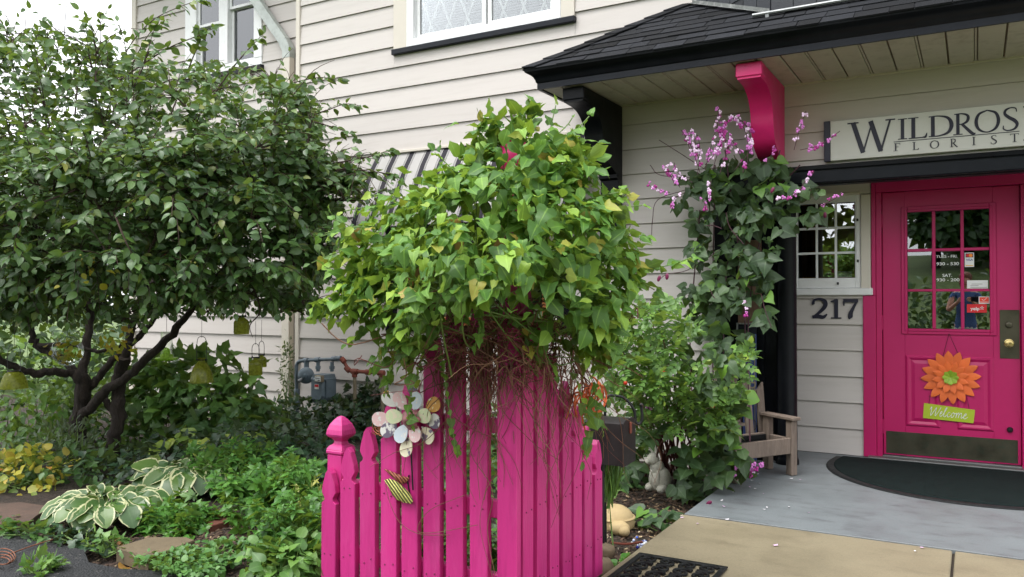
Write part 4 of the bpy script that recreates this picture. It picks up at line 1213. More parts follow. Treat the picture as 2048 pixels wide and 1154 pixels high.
mb = MB(); mb.tube([on_y(757, 848, FY - .025), on_y(760, 868, FY - .025)], .003, 6); mb.build('body', cop, bf)
# orange raffia bow at the right end
rib = empty('raffia_bow', tuple(on_x(1170, 800, FX + .02)), 'tangled orange raffia bow tied on the right pickets', 'bow')
orm = paint('orange_raffia', srgb(176, 78, 30), .6, .25, 10, .3, 60)
r3 = random.Random(3)
for k in range(13):
    c0 = np.array([1178 + r3.uniform(-8, 8), 800 + r3.uniform(-12, 10)]); a = r3.uniform(0, 6.28)
    pth = []
    rr_ = r3.uniform(12, 30)
    for t in np.linspace(0, r3.uniform(3.5, 6.0), 16):
        e = c0 + np.array([math.cos(a) * rr_ * .6 + rr_ * .7 * math.cos(t + a), math.sin(a) * rr_ * .6 + rr_ * math.sin(t + a)])
        pth.append(on_x(e[0], e[1], FX + .03 + .05 * math.sin(t * 1.3 + k)))
    mb = MB(); mb.tube(pth, .0048, 4); mb.build('strand', orm, rib)
for q in (((1150, 775), (1140, 815), (1132, 838)), ((1160, 790), (1165, 840), (1172, 865))):
    mb = MB(); mb.tube(spline([on_x(*p, FX + .02) for p in q], 4), .0045, 4); mb.build('tail', orm, rib)

# ================================================================== mailbox
mbx = at(1226, 880, 4.25)
mail = empty('mailbox', (mbx[0], mbx[1], GZ), 'dark brown metal box mailbox with rounded edge behind the pink pickets', 'mailbox')
MM = Matrix.Translation(tuple(mbx)) @ Matrix.Rotation(R(4), 4, 'Z')
mbm = paint('brown_black_metal', (.020, .017, .018), .45, .2, 8, .15, 80, metal=.2)
mb = MB()
pr = [(-.115, -.115), (.115, -.115), (.115, .07), (.105, .095), (.085, .11), (-.115, .11)]
pr2 = [(.10, -.115), (.10, .085), (.092, .105), (.075, .112), (-.10, .112), (-.10, -.115)]
mb.prism([(-.10, -.112), (.10, -.112), (.10, .075), (.09, .10), (.07, .112), (-.07, .112), (-.10, .10)], lambda u, v, w: tuple(MM @ Vector((w, u, v))), -.12, .075)
mb.build('body', mbm, mail, smooth=30)
mb = MB(); mb.prism([(-.104, -.116), (.104, -.116), (.104, .077), (.094, .103), (.072, .116), (-.072, .116), (-.104, .103)], lambda u, v, w: tuple(MM @ Vector((w, u, v))), .076, .09); mb.build('door', mbm, mail, smooth=30)
mb = MB(); mb.box(.0905, .10, -.012, .012, .04, .10, .003, MM); mb.build('latch', M['rust'], mail)
mb = MB(); mb.tube([MM @ Vector((-.06, 0, -.113)), MM @ Vector((-.06, 0, -.60))], .014, 8); mb.build('post', M['iron'], mail, smooth=50)
# curved iron hook standing behind the mailbox
hk = [at(*q) for q in ((1214, 796, 4.45), (1228, 791, 4.45), (1250, 797, 4.45), (1268, 820, 4.45), (1271, 842, 4.45), (1278, 848, 4.45), (1284, 838, 4.45), (1283, 810, 4.45))]
hook = empty('plant_hook', (hk[0][0], hk[0][1], GZ), 'black curved iron plant hook rising behind the dark mailbox', 'hook')
mb = MB(); mb.tube(spline([np.array([hk[0][0] - .01, hk[0][1], GZ]), hk[0] + (-.012, 0, -.1)] + hk, 5), .008, 8); mb.build('rod', M['iron'], hook, smooth=50)
mb = MB(); mb.ball(hk[-1], .012); mb.build('tip', M['iron'], hook, smooth=60)

# ================================================================== planter chair by the column
A_ = on_z(1595, 951, 0); B_ = on_z(1478, 968, 0)
fdir = np.array([B_[0] - A_[0], B_[1] - A_[1]]); flen = np.linalg.norm(fdir); fdir /= flen
bdir = np.array([-.80, .60]); bdir /= np.linalg.norm(bdir)
# chair frame: u runs along the front from the right leg, v runs to the back
pch = lambda u, v, z: (A_[0] + fdir[0] * u + bdir[0] * v, A_[1] + fdir[1] * u + bdir[1] * v, z)
chair = empty('planter_chair', tuple(pch(flen / 2, .15, 0)), 'weathered wooden planter chair with slatted back beside the black column', 'chair')
def cbox(name, u0, u1, v0, v1, z0, z1, mat=None, b=.004):
    q = MB().box(u0, u1, v0, v1, z0, z1, b)
    mb = MB(); mb.add([pch(*p) for p in q.v], q.f); return mb.build(name, mat or M['wood'], chair)
CW, CD = flen + .03, .30
for u in (0, CW - .055):
    cbox('leg', u, u + .055, 0, .06, .002, .385); cbox('leg', u, u + .055, CD - .06, CD, .002, .40)
    cbox('armrest', u - .012, u + .07, -.025, CD + .01, .386, .408); cbox('side_rail', u + .008, u + .045, .061, CD - .061, .21, .255)
cbox('front_apron', .056, CW - .056, .006, .030, .155, .265); cbox('back_apron', .056, CW - .056, CD - .03, CD - .005, .155, .265)
cbox('planter_tray', .057, CW - .057, .032, CD - .032, .17, .215, M['rubber']); cbox('tray_rim', .057, CW - .057, .0315, .045, .2155, .255, M['rubber']); cbox('tray_rim', .057, CW - .057, CD - .045, CD - .0315, .2155, .255, M['rubber'])
sl = CW / 4.4
for i, (zt, sk) in enumerate(((.62, .06), (.76, .05), (.84, .0), (.76, -.05), (.62, -.06))):
    u0 = .005 + i * (CW - .075) / 4
    pts = [(0, .20), (.066, .20), (.066, zt - max(sk, 0) - .0), (.0, zt - max(-sk, 0))] if sk else [(0, .2), (.066, .2), (.066, zt - .04), (.033, zt), (0, zt - .04)]
    mb = MB(); mb.prism(pts, lambda u, v, w: pch(u0 + u, CD + .001 + w + .12 * max(0, v - .25), v), 0, .018); mb.build('back_slat', M['wood'], chair)
cbox('back_rail', .02, CW - .02, CD + .042, CD + .06, .46, .51)
# painted boards standing behind the chair
bb = empty('painted_board', tuple(on_y(1500, 840, -.10)), 'narrow blue painted board with faded lettering behind the chair', 'board')
q0, q1 = on_y(1487, 880, -.12), on_y(1513, 668, -.12)
mb = MB(); mb.box(q0[0], q1[0], -.14, -.118, .02, q1[2], .003); mb.build('plank', M['blueboard'], bb)
mb = MB(); mb.box(q0[0] + .004, q1[0] - .004, -.1412, -.1403, q1[2] - .03, q1[2] - .02); mb.box(q1[0] - .012, q1[0] - .006, -.1412, -.1403, .05, q1[2] - .03); mb.build('stripe', M['oldpipe'], bb)
for k, (py0, py1) in enumerate(((768, 782), (784, 796))):
    pass
tq = on_y(1508, 775, -.1415)
tt = text('DE', M['oldpipe'], bb, (tq[0] - .01, -.1416, tq[2]), .055, .09, bold=.03)
co = np.array([v.co for v in tt.data.vertices]); c0 = co.mean(0)
rot = np.stack([c0[0] + (co[:, 2] - c0[2]), co[:, 1], c0[2] - (co[:, 0] - c0[0])], 1)
tt.data.vertices.foreach_set("co", rot.ravel()); tt.data.update()
ring = on_y(1508, 850, -.1415)
mb = MB(); mb.tube([np.array([ring[0] - .01 + .028 * math.cos(t), -.142, ring[2] + .04 * math.sin(t)]) for t in np.linspace(0, 2 * math.pi, 20)], .002, 4); mb.build('emblem', M['iron'], bb)
ob = empty('wall_board', tuple(on_y(1498, 640, -.05)), 'old brown board fixed to the black entry panel', 'board')
q0, q1 = on_y(1478, 648, -.02), on_y(1524, 480, -.02)
mb = MB(); mb.box(q0[0], q1[0], -.052, -.0315, q0[2], q1[2], .003); mb.build('plank', M['board'], ob)
wf = empty('framed_panel', tuple(on_y(1500, 700, -.03)), 'dark framed panel with pale edge on the black entry wall', 'panel')
q0, q1 = on_y(1474, 760, -.04), on_y(1516, 646, -.04)
mb = MB(); mb.box(q0[0] + .012, q1[0] - .012, -.048, -.0315, q0[2] + .012, q1[2] - .012, .002); mb.build('panel_face', M['navy'], wf)
mb = MB(); mb.box(q0[0], q1[0], -.06, -.0315, q1[2] - .0115, q1[2], .002); mb.box(q0[0], q0[0] + .0115, -.06, -.0315, q0[2], q1[2] - .012, .002); mb.build('frame', M['flash'], wf)

# ================================================================== mats
smat = empty('door_mat', (0, .1, .0), 'dark half round carpet mat in front of the pink door', 'mat')
arc = [(.0 + .98 * math.cos(t), .20 + .98 * math.sin(t)) for t in np.linspace(R(172), R(368), 60)]
pts = [(-.96, .43)] + arc + [(.96, .43)]
mb = MB(); mb.prism(pts, lambda u, v, w: (u, v, w), .0015, .010, [(u * .985, .2 + (v - .2) * .985) for u, v in pts]); mb.build('rubber_base', M['rubber'], smat)
inn = [(u * .945, .2 + (v - .2) * .945) for u, v in pts]
mb = MB(); mb.prism(inn, lambda u, v, w: (u, v, w), .0105, .016, [(u * .99, .2 + (v - .2) * .99) for u, v in inn]); mb.build('carpet', M['matcarpet'], smat)
rm = empty('rubber_mat', (-1.2, -3.0, 0), 'black openwork rubber mat on the tan concrete walk', 'mat')
X0, X1, Y0, Y1 = -1.42, -.99, -3.36, -2.615
mz = .010
fr_b = .028
mb = MB()
mb.box(X0, X1, Y0, Y0 + fr_b, .001, mz, .003); mb.box(X0, X1, Y1 - fr_b, Y1, .001, mz, .003)
mb.box(X0, X0 + fr_b, Y0 + fr_b, Y1 - fr_b, .0012, mz - .0004, .003); mb.box(X1 - fr_b, X1, Y0 + fr_b, Y1 - fr_b, .0012, mz - .0004, .003)
mb.build('border', M['rubber'], rm)
def scroll(cx, cy, s, a0, turn):
    out = []
    for t in np.linspace(0, 1, 14):
        r_ = s * (1 - .78 * t); a = a0 + turn * t * 4.4
        out.append((cx + r_ * math.cos(a), cy + r_ * math.sin(a), .0065))
    return out
nx, ny = 4, 7
for i in range(nx):
    for j in range(ny):
        cx = X0 + fr_b + (i + .5) * (X1 - X0 - 2 * fr_b) / nx; cy = Y0 + fr_b + (j + .5) * (Y1 - Y0 - 2 * fr_b) / ny
        mb = MB(); sgn = 1 if (i + j) % 2 else -1
        mb.tube(scroll(cx, cy, .054, R(45 * sgn), sgn), .0075, 6); mb.tube(scroll(cx, cy, .05, R(45 * sgn + 180), sgn), .0065, 6)
        mb.build('scroll', M['rubber'], rm, smooth=60)

# ================================================================== lanterns hanging in the tree
def glassy(name, rgb, a=.55):
    m, nt, N, L, P = newmat(name)
    P.inputs["Base Color"].default_value = (*rgb, 1); P.inputs["Roughness"].default_value = .12
    P.inputs["Specular IOR Level"].default_value = .6
    tr = N.new("ShaderNodeBsdfTransparent"); tr.inputs[0].default_value = (*[min(1, c * 1.1 + .05) for c in rgb], 1)
    tl = N.new("ShaderNodeBsdfTranslucent"); tl.inputs[0].default_value = (*rgb, 1)
    m1 = N.new("ShaderNodeMixShader"); m1.inputs[0].default_value = .5; L.new(P.outputs[0], m1.inputs[1]); L.new(tl.outputs[0], m1.inputs[2])
    m2 = N.new("ShaderNodeMixShader"); m2.inputs[0].default_value = a
    nz = noise(N, L, worldpos(N), 60, 4, .6)
    L.new(ramp(N, L, nz, [(.3, a - .2), (.7, a + .2)]), m2.inputs[0])
    L.new(tr.outputs[0], m2.inputs[1]); L.new(m1.outputs[0], m2.inputs[2]); L.new(m2.outputs[0], N["Material Output"].inputs["Surface"])
    bump(N, L, P, nz, .3, .004)
    return m
M['yglass'] = glassy('olive_yellow_glass', srgb(158, 164, 66), .58)
M['lglass'] = glassy('lime_glass', srgb(170, 205, 90), .72)
M['cglass'] = glassmat('clear_glass', (.90, .94, .88), .5, .0, .08)
def lantern(label, px, pyt, pyb, pw, D, kind, hang):
    c = at(px, pyb, D); s = D / F
    h = (pyb - pyt) * s; r_ = pw * s / 2
    t = empty('glass_lantern', tuple(c), label, 'lantern', 'glass lanterns hanging in the tree')
    T = Matrix.Translation(tuple(c))
    prof = {'bell': [(1.0, 0), (1.0, .04), (.97, .18), (.88, .42), (.72, .66), (.50, .86), (.30, .97), (.26, 1.0), (.26, 1.10), (.32, 1.14)],
            'jar': [(.95, 0), (1.0, .06), (1.0, .60), (1.02, .64), (.96, .68), (.98, .72), (.70, .86), (.36, .96), (.32, 1.05), (.40, 1.08)],
            'bucket': [(1.0, 0), (1.0, .05), (.95, .35), (.80, .70), (.62, .92), (.45, 1.0), (.40, 1.05)]}[kind]
    mb = MB(); out = [(a * r_, b * h) for a, b in prof]
    n = 24; vs_, fs_ = [], []
    for a, b in out:
        for j in range(n): th = 2 * math.pi * j / n; vs_.append(tuple(T @ Vector((a * math.cos(th), a * math.sin(th), b))))
    for i in range(len(out) - 1):
        for j in range(n): fs_.append((i * n + j, i * n + (j + 1) % n, (i + 1) * n + (j + 1) % n, (i + 1) * n + j))
    mb.add(vs_, fs_); mb.build('glass_shade', M['yglass'], t, smooth=60)
    mb = MB(); nr = out[-1][0] * 1.1; top = h * 1.06
    mb.tube([T @ Vector((nr * math.cos(a), nr * math.sin(a), top)) for a in np.linspace(0, 2 * math.pi, 16)], .0035, 5); mb.build('neck_ring', M['iron'], t, smooth=60)
    for sg_ in (-1, 1):
        q = RGT * sg_ * nr * 1.15
        mb = MB(); mb.ball(c + q + np.array([0, 0, top]), .008, n=8, m=6); mb.build('eyelet', M['iron'], t, smooth=60)
    hz = at(px, hang, D)[2] - c[2]
    arch = [c + RGT * nr * 1.15 * k_ + np.array([0, 0, z_]) for k_, z_ in ((-1, top), (-1.05, top + (hz - top) * .6), (-.75, hz - .012), (0, hz), (.75, hz - .012), (1.05, top + (hz - top) * .6), (1, top))]
    mb = MB(); mb.tube(spline(arch, 4), .0022, 5); mb.build('wire_handle', M['iron'], t, smooth=60)
    mb = MB(); mb.tube([c + np.array([0, 0, hz - .01]), c + np.array([0, 0, hz + .16])], .0018, 4); mb.build('hanging_wire', M['iron'], t)
    return t
lantern('large bell shaped yellow green glass lantern in front of the wall', 403, 722, 765, 46, 5.85, 'bell', 673)
lantern('yellow green jar lantern in front of a smaller jar lantern', 511, 717, 750, 27, 5.8, 'jar', 687)
lantern('small yellow jar lantern partly hidden behind another jar lantern', 523, 711, 734, 20, 6.2, 'jar', 682)
lantern('jar lantern tucked up among the lowest leaves of the tree', 483, 634, 668, 30, 5.7, 'jar', 600)
lantern('wide pale yellow glass lantern under the low arm of the tree', 28, 744, 777, 50, 5.9, 'bucket', 690)
gl = at(135, 702, 6.3)
gt = empty('glass_globe', tuple(gl), 'clear glass globe terrarium holding small plants between the branches', 'globe')
mb = MB(); mb.ball(gl, .115, n=24, m=16); mb.build('globe', M['cglass'], gt, smooth=60)
mb = MB(); mb.tube([gl + np.array([0, 0, .115]), gl + np.array([0, 0, .26])], .002, 4); mb.build('hanging_wire', M['iron'], gt)
fd = at(333, 720, 6.6)
ft = empty('bird_feeder', tuple(fd), 'clear tube bird feeder with lime green glass base hanging near the wall', 'bird feeder')
s = 6.6 / F; T = Matrix.Translation(tuple(fd))
mb = MB(); mb.lathe([(.0, 0), (18 * s, 0), (22 * s, .012), (21 * s, .02), (13 * s, .024), (11 * s, .05), (5 * s, .09), (2 * s, .10), (0, .10)], 24, T); mb.build('base', M['lglass'], ft, smooth=50)
mb = MB(); mb.tube([fd + np.array([0, 0, .021]), fd + np.array([0, 0, .23])], 11 * s, 20); mb.build('tube', M['cglass'], ft, smooth=50)
mb = MB(); mb.tube([fd + np.array([0, 0, .23]), fd + np.array([0, 0, .55])], .002, 4); mb.build('hanging_wire', M['iron'], ft)

# ================================================================== welcome flower on the door
wc = on_y(1901, 755, DY - .03)
wf_ = empty('welcome_flower', tuple(wc), 'orange metal flower with green Welcome plaque hanging on the pink door', 'door sign')
om = paint('orange_metal_petal', srgb(226, 108, 50), .5, .10, 12, .15, 60, per_obj=.10)
def petal(name, L_, W_, a, y0, lift, mat):
    n = 9; vs_ = []; jag = random.Random(int(a * 1000))
    ca, sa = math.cos(a), math.sin(a)
    def P3(u, v, h): return (wc[0] + u * ca - v * sa, y0 - h, wc[2] + u * sa + v * ca)
    prof = [(0, .12), (.12, .25), (.3, .42), (.5, .5), (.68, .48), (.82, .36), (.93, .18), (1, 0)]
    for (u, w) in prof:
        w2 = w * W_ * (1 + jag.uniform(-.08, .08))
        h = lift * u ** 1.3
        vs_ += [P3(u * L_, -w2, h - .004), P3(u * L_, 0, h), P3(u * L_, w2, h - .004)]
    fs_ = []
    for i in range(len(prof) - 1):
        b = i * 3; fs_ += [(b, b + 3, b + 4, b + 1), (b + 1, b + 4, b + 5, b + 2)]
    mb = MB(); mb.add(vs_, fs_); mb.build(name, mat, wf_, smooth=60)
s = 6.1 / F
for k in range(16): petal('petal', 54 * s, 18 * s, 2 * math.pi * k / 16 + .08, DY - .016, .012, om)
for k in range(12): petal('petal', 33 * s, 13 * s, 2 * math.pi * k / 12 + .2, DY - .026, .016, om)
for k in range(8): petal('petal', 15 * s, 11 * s, 2 * math.pi * k / 8, DY - .034, .020, paint('green_metal', srgb(140, 170, 46), .5, .15, 20, .2, 60) if k == 0 else bpy.data.materials['green_metal'])
tw_ = on_y(1898, 667, DY - .012)
mb = MB(); 
mb.tube([tw_, on_y(1886, 712, DY - .02)], .0016, 4); mb.tube([tw_, on_y(1918, 712, DY - .02)], .0016, 4)
mb.tube([on_y(1860, 790, DY - .012), on_y(1858, 808, DY - .012)], .0014, 4); mb.tube([on_y(1934, 795, DY - .012), on_y(1938, 817, DY - .012)], .0014, 4)
mb.build('hanging_wire', M['iron'], wf_)
quad = [on_y(*q, DY - .014) for q in ((1846, 836), (1947, 846.5), (1950, 820), (1848, 806))]
mb = MB(); mb.add(quad + [p + np.array([0, .004, 0]) for p in quad], [(0, 1, 2, 3), (7, 6, 5, 4), (0, 4, 5, 1), (1, 5, 6, 2), (2, 6, 7, 3), (3, 7, 4, 0)])
mb.build('plaque', paint('lime_plaque', srgb(168, 186, 46), .5, .06, 12, .1, 60), wf_)
U = quad[1] - quad[0]; V = quad[3] - quad[0]
def script(mb, pts, r_=.0022):
    P_ = [quad[0] + U * (p[0] / 10 + p[1] * .03) + V * (.22 + p[1] * .56) + np.array([0, -.0012, 0]) for p in pts]
    mb.tube(spline(P_, 4), r_, 5)
mb = MB()
for st in ([(.7, .95), (.55, .7), (.75, 1.05), (.85, .6), (.95, 0), (1.4, .55), (1.75, 1.0), (1.75, .5), (1.85, 0), (2.35, .6), (2.6, 1.1)],
           [(2.65, .3), (3.0, .42), (2.95, .62), (2.75, .45), (2.75, .1), (3.0, .0), (3.35, .3)],
           [(3.3, .25), (3.75, .9), (3.75, 1.1), (3.55, .9), (3.5, .15), (3.75, .0), (4.05, .25)],
           [(4.65, .5), (4.4, .6), (4.2, .3), (4.35, .02), (4.65, .1), (4.9, .25)],
           [(5.3, .6), (5.0, .45), (5.0, .08), (5.3, .05), (5.5, .35), (5.3, .6), (5.5, .5), (5.85, .5)],
           [(5.9, .6), (5.95, .02)], [(5.95, .35), (6.25, .62), (6.4, .5), (6.4, .02)], [(6.42, .35), (6.75, .62), (6.9, .5), (6.95, .1), (7.1, .02), (7.35, .25)],
           [(7.35, .28), (7.75, .42), (7.7, .62), (7.45, .45), (7.45, .1), (7.75, .0), (8.2, .25)]):
    script(mb, [(a + .55, b) for a, b in st])
mb.build('lettering', M['stw'], wf_)

# ================================================================== rabbit, stones, marbles, pavers, cord
rb = on_z(1320, 984, GZ + .01)
rabbit = empty('rabbit_statue', tuple(rb), 'pale concrete rabbit statue sitting among the dark leaves', 'statue')
T = Matrix.Translation(tuple(rb)) @ Matrix.Rotation(R(-15), 4, 'Z')
mb = MB()
mb.ball(T @ Vector((0, 0, .085)), .078, .07, .095, 16, 12)
mb.ball(T @ Vector((-.012, -.015, .165)), .05, .048, .06, 16, 12)
mb.ball(T @ Vector((.045, -.045, .035)), .035, .05, .03, 12, 8); mb.ball(T @ Vector((-.05, -.045, .035)), .033, .05, .03, 12, 8)
mb.ball(T @ Vector((-.03, -.055, .10)), .018, .02, .06, 10, 8); mb.ball(T @ Vector((.02, -.055, .10)), .018, .02, .06, 10, 8)
mb.build('body', M['statue'], rabbit, smooth=60)
mb = MB(); mb.ball(T @ Vector((-.035, -.03, .225)), .042, .052, .044, 16, 12); mb.ball(T @ Vector((-.045, -.075, .215)), .022, .02, .02, 10, 8); mb.build('head', M['statue'], rabbit, smooth=60)
for dx in (-.02, .012):
    mb = MB(); mb.ball(T @ Vector((-.058 + dx, -.005, .315)), .014, .010, .075, 10, 8, Matrix.Rotation(R(-18), 4, 'Y')); mb.build('ear', M['statue'], rabbit, smooth=60)
def rock(name, c, rx, ry, rz, mat, label, cat, group=None, seed=1):
    r4 = random.Random(seed); mb = MB(); mb.ball((0, 0, 0), 1, n=16, m=10)
    ph = [r4.uniform(0, 6.28) for _ in range(6)]
    vs_ = []
    for (x, y, z) in mb.v:
        k_ = 1 + .10 * math.sin(3 * x + ph[0]) + .09 * math.sin(4 * y + ph[1]) + .08 * math.sin(5 * z + ph[2]) + .04 * math.sin(9 * x + 7 * y + ph[3])
        vs_.append((c[0] + x * rx * k_, c[1] + y * ry * k_, c[2] + max(z, -.4) * rz * k_))
    mb.v = vs_
    return mb.build(name, mat, None, smooth=60, label=label, cat=cat, group=group)
s0 = on_z(1232, 1062, GZ)
shell = empty('stone_ornament', tuple(s0), 'cream stone tortoise ornament beside the last pink picket', 'ornament')
T = Matrix.Translation(tuple(s0 + np.array([-.05, .10, .03])))
mb = MB(); mb.lathe([(.115, -.03), (.12, .0), (.112, .03), (.09, .062), (.055, .085), (.02, .094), (0, .095)], 24, T); mb.lathe([(.118, .018), (.123, .024), (.118, .03)], 24, T); mb.build('shell', M['stone'], shell, smooth=50)
mb = MB(); mb.ball(s0 + np.array([.03, -.02, .025]), .062, .05, .042, 16, 10); mb.ball(s0 + np.array([.07, -.05, .02]), .034, .03, .03, 12, 8); mb.build('head', M['stone'], shell, smooth=60)
for k, (px, py, rr_, lb) in enumerate(((1222, 1112, .055, 'brown edging rock below the cream stone tortoise'), (1216, 1145, .06, 'mossy brown rock at the foot of the last pink picket'))):
    p = on_z(px, py, GZ); rock('edging_rock', (p[0] - .03, p[1], GZ + .015), rr_, rr_ * .8, rr_ * .9, M['rock'], lb, 'rock', seed=k + 5)
gm_cols = [(.7, .72, .75), (.75, .75, .75), (.02, .03, .30), (.05, .12, .5), (.5, .55, .8)]
gmm = [paint('marble_glass_%d' % i, c, .1, .05, 20, 0) for i, c in enumerate(gm_cols)]
me0 = MB(); me0.ball((0, 0, 0), .0085, n=10, m=8); tmp = me0.build('glass_marble', gmm[0], None, smooth=60); mme = []
for g_ in gmm:
    c_ = tmp.data.copy(); c_.materials.clear(); c_.materials.append(g_); mme.append(c_)
bpy.data.objects.remove(tmp, do_unlink=True)
r5 = random.Random(5)
for k in range(26):
    p = on_z(r5.gauss(1283, 13), r5.gauss(1082, 9), GZ + .012)
    if p[0] > -1.49: p[0] = -1.49 - r5.uniform(0, .06)
    kind = r5.choice([0, 0, 1, 1, 2, 3, 4])
    inst(mme[kind], 'glass_marble', Matrix.Translation((p[0], p[1], bedz(p[0], p[1]) + .012)), None, label=('small blue glass marble scattered on the mulch' if kind > 1 else 'small white glass marble scattered on the mulch'), cat='marble', group='glass marbles scattered on the mulch')
cs = MB(); cs.tube(spline([on_z(1222, 1085, GZ + .03), on_z(1252, 1088, GZ + .03), on_z(1285, 1084, GZ + .02)], 4), .006, 6); cs.build('cane_stick', M['rust'], None, smooth=60, label='thin reddish cane stick lying on mulch by the marbles', cat='stick')
def slab(name, pts, z0, z1, mat, label, cat):
    mb = MB(); P_ = [on_z(*q, z1) for q in pts]
    mb.prism([(p[0], p[1]) for p in P_], lambda u, v, w: (u, v, w), z1 - .006, z1, [(c[0] + (p[0] - c[0]) * .985, c[1] + (p[1] - c[1]) * .985) for p in P_ for c in [np.mean(P_, axis=0)]])
    mb.prism([(p[0], p[1]) for p in P_], lambda u, v, w: (u, v, w), z0, z1 - .0061)
    mb.build(name, mat, None, label=label, cat=cat)
slab('stepping_slab', ((233, 1094), (297, 1116), (389, 1080), (372, 1074), (300, 1074)), GZ - .03, -.055, M['paver'], 'tan concrete slab lying at the edge of the drive', 'paver')
slab('brick_paver', ((405, 1028), (420, 1052), (465, 1040), (450, 1014)), GZ - .03, -.06, M['redpaver'], 'worn red brick lying among the mint leaves', 'brick')
slab('garden_stone', ((-20, 1008), (-10, 1050), (60, 1042), (98, 1012), (40, 1004)), GZ - .03, -.05, paint('dull_brown_stone', srgb(78, 60, 50), .85, .25, 9, .8, 40, dirt=srgb(54, 46, 40), dirt_amt=.6), 'flat brown stone below the yellow leaved shrub', 'stone')
cm = paint('copper_cord', srgb(122, 76, 56), .5, .2, 20, .1, 60)
mb = MB(); mb.tube(spline([on_z(*q, -.07) for q in ((105, 1079), (60, 1093), (20, 1108), (-10, 1120))], 5), .003, 6)
for k in range(4):
    mb.tube(spline([on_z(5 + (26 - k * 4) * math.cos(t) , 1113 + (16 - k * 3) * math.sin(t) + k * 3, -.068 + .005 * k) for t in np.linspace(k * .7, 6.2 + k * .5, 12)], 3), .0026, 6)
mb.build('copper_coil', cm, None, smooth=60, label='coiled copper brown cord lying on the black asphalt', cat='cord')
# fallen petals on the porch
pm_ = [flat('fallen_petal_white', (.7, .68, .72)), flat('fallen_petal_lilac', (.55, .38, .55))]
pme = []
for m_ in pm_:
    mb = MB(); mb.add([(0, 0, .002), (.016, .008, .006), (.024, 0, .012), (.014, -.011, .005), (-.010, .008, .007), (-.012, -.006, .004)], [(0, 1, 2), (0, 2, 3), (0, 3, 5), (0, 5, 4), (0, 4, 1)])
    t_ = mb.build('fallen_petal', m_, None); pme.append(t_.data); bpy.data.objects.remove(t_, do_unlink=True)
for (px, py) in ((1505, 962), (1519, 968), (1500, 975), (1527, 988), (1446, 1012), (1443, 1002), (1448, 1014), (1534, 1016), (1578, 1015), (1600, 960), (1582, 958), (1363, 1036), (1395, 1048), (1550, 1092), (1466, 985), (1453, 1040), (1530, 1020), (1515, 949), (1830, 1103), (1843, 1096), (1510, 978), (1618, 1026)):
    p = on_z(px, py, .0)
    inst(r5.choice(pme), 'fallen_petal', Matrix.Translation((p[0], p[1], .001)) @ Matrix.Rotation(r5.uniform(0, 6.3), 4, 'Z') @ Matrix.Scale(r5.uniform(.4, .75), 4), None, label='tiny pale petal fallen on the concrete paving', cat='petal', group='petals fallen on the paving')

# ================================================================== foliage toolkit
OUT = {
 'ovate': [(0, 0), (.10, .16), (.28, .27), (.48, .285), (.68, .21), (.86, .09), (1, 0)],
 'heart': [(0, 0), (-.13, .17), (-.12, .33), (.06, .46), (.28, .45), (.52, .32), (.78, .13), (1, 0)],
 'delta': [(0, 0), (-.10, .20), (-.02, .37), (.16, .40), (.30, .32), (.55, .27), (.80, .11), (1, 0)],
 'lobed': [(0, 0), (-.10, .22), (.06, .48), (.20, .40), (.30, .26), (.52, .30), (.74, .14), (1, 0)],
 'lance': [(0, 0), (.15, .10), (.4, .15), (.7, .10), (1, 0)],
 'kite': [(0, 0), (.42, .27), (1, 0)],
 'blade': [(0, .012), (.3, .018), (.7, .012), (1, 0)],
 'round': [(0, 0), (-.04, .25), (.18, .46), (.45, .50), (.72, .40), (.92, .18), (1, 0)],
}
def leaf_base(shape, L_=1., W_=1., fold=.25, curl=.25, wave=.0, twist=0., seed=0, rings=1, cup=0.):
    """leaf lying along +X, face +Z; returns verts, faces, u"""
    r_ = random.Random(seed); o = OUT[shape]
    V, U_, Fc = [], [], []
    ribs = []
    ribx = sorted({max(x, 0.) for x, _ in o})
    ridx = {}
    def zf(x, y): return fold * abs(y) - curl * x * x * .5 + cup * y * y + twist * x * y + wave * math.sin(9 * x + (2 if y > 0 else 0) + seed) * abs(y)
    for x in ribx:
        ridx[x] = len(V); V.append((x * L_, 0, zf(x, 0) * L_)); U_.append(0.)
    fr = [0.] + ([1.] if rings == 1 else [.55, .82, 1.])
    for sgn in (1, -1):
        prev = None
        for (x, y) in o:
            row = [ridx[max(x, 0.)]]
            if y <= 1e-6: row += [row[0]] * (len(fr) - 1)
            else:
                jx, jy = (r_.uniform(-.02, .02), 1 + r_.uniform(-.06, .06))
                for f_ in fr[1:]:
                    xx = max(x, 0.) + (x - max(x, 0.)) * f_ + jx * f_; yy = sgn * y * W_ * f_ * jy
                    row.append(len(V)); V.append((xx * L_, yy * L_, zf(xx, yy) * L_)); U_.append(f_)
            if prev is not None:
                for a in range(len(fr) - 1):
                    q = [prev[a], row[a], row[a + 1], prev[a + 1]]
                    q2 = []
                    for i_ in q:
                        if i_ not in q2: q2.append(i_)
                    if len(q2) >= 3: Fc.append(tuple(q2[::-1] if sgn > 0 else q2) if True else None)
            prev = row
    # make faces point up
    Vn = np.array(V)
    F2 = []
    for f in Fc:
        n_ = np.cross(Vn[f[1]] - Vn[f[0]], Vn[f[2]] - Vn[f[0]])
        F2.append(f if n_[2] >= 0 else f[::-1])
    return Vn, F2, np.array(U_)
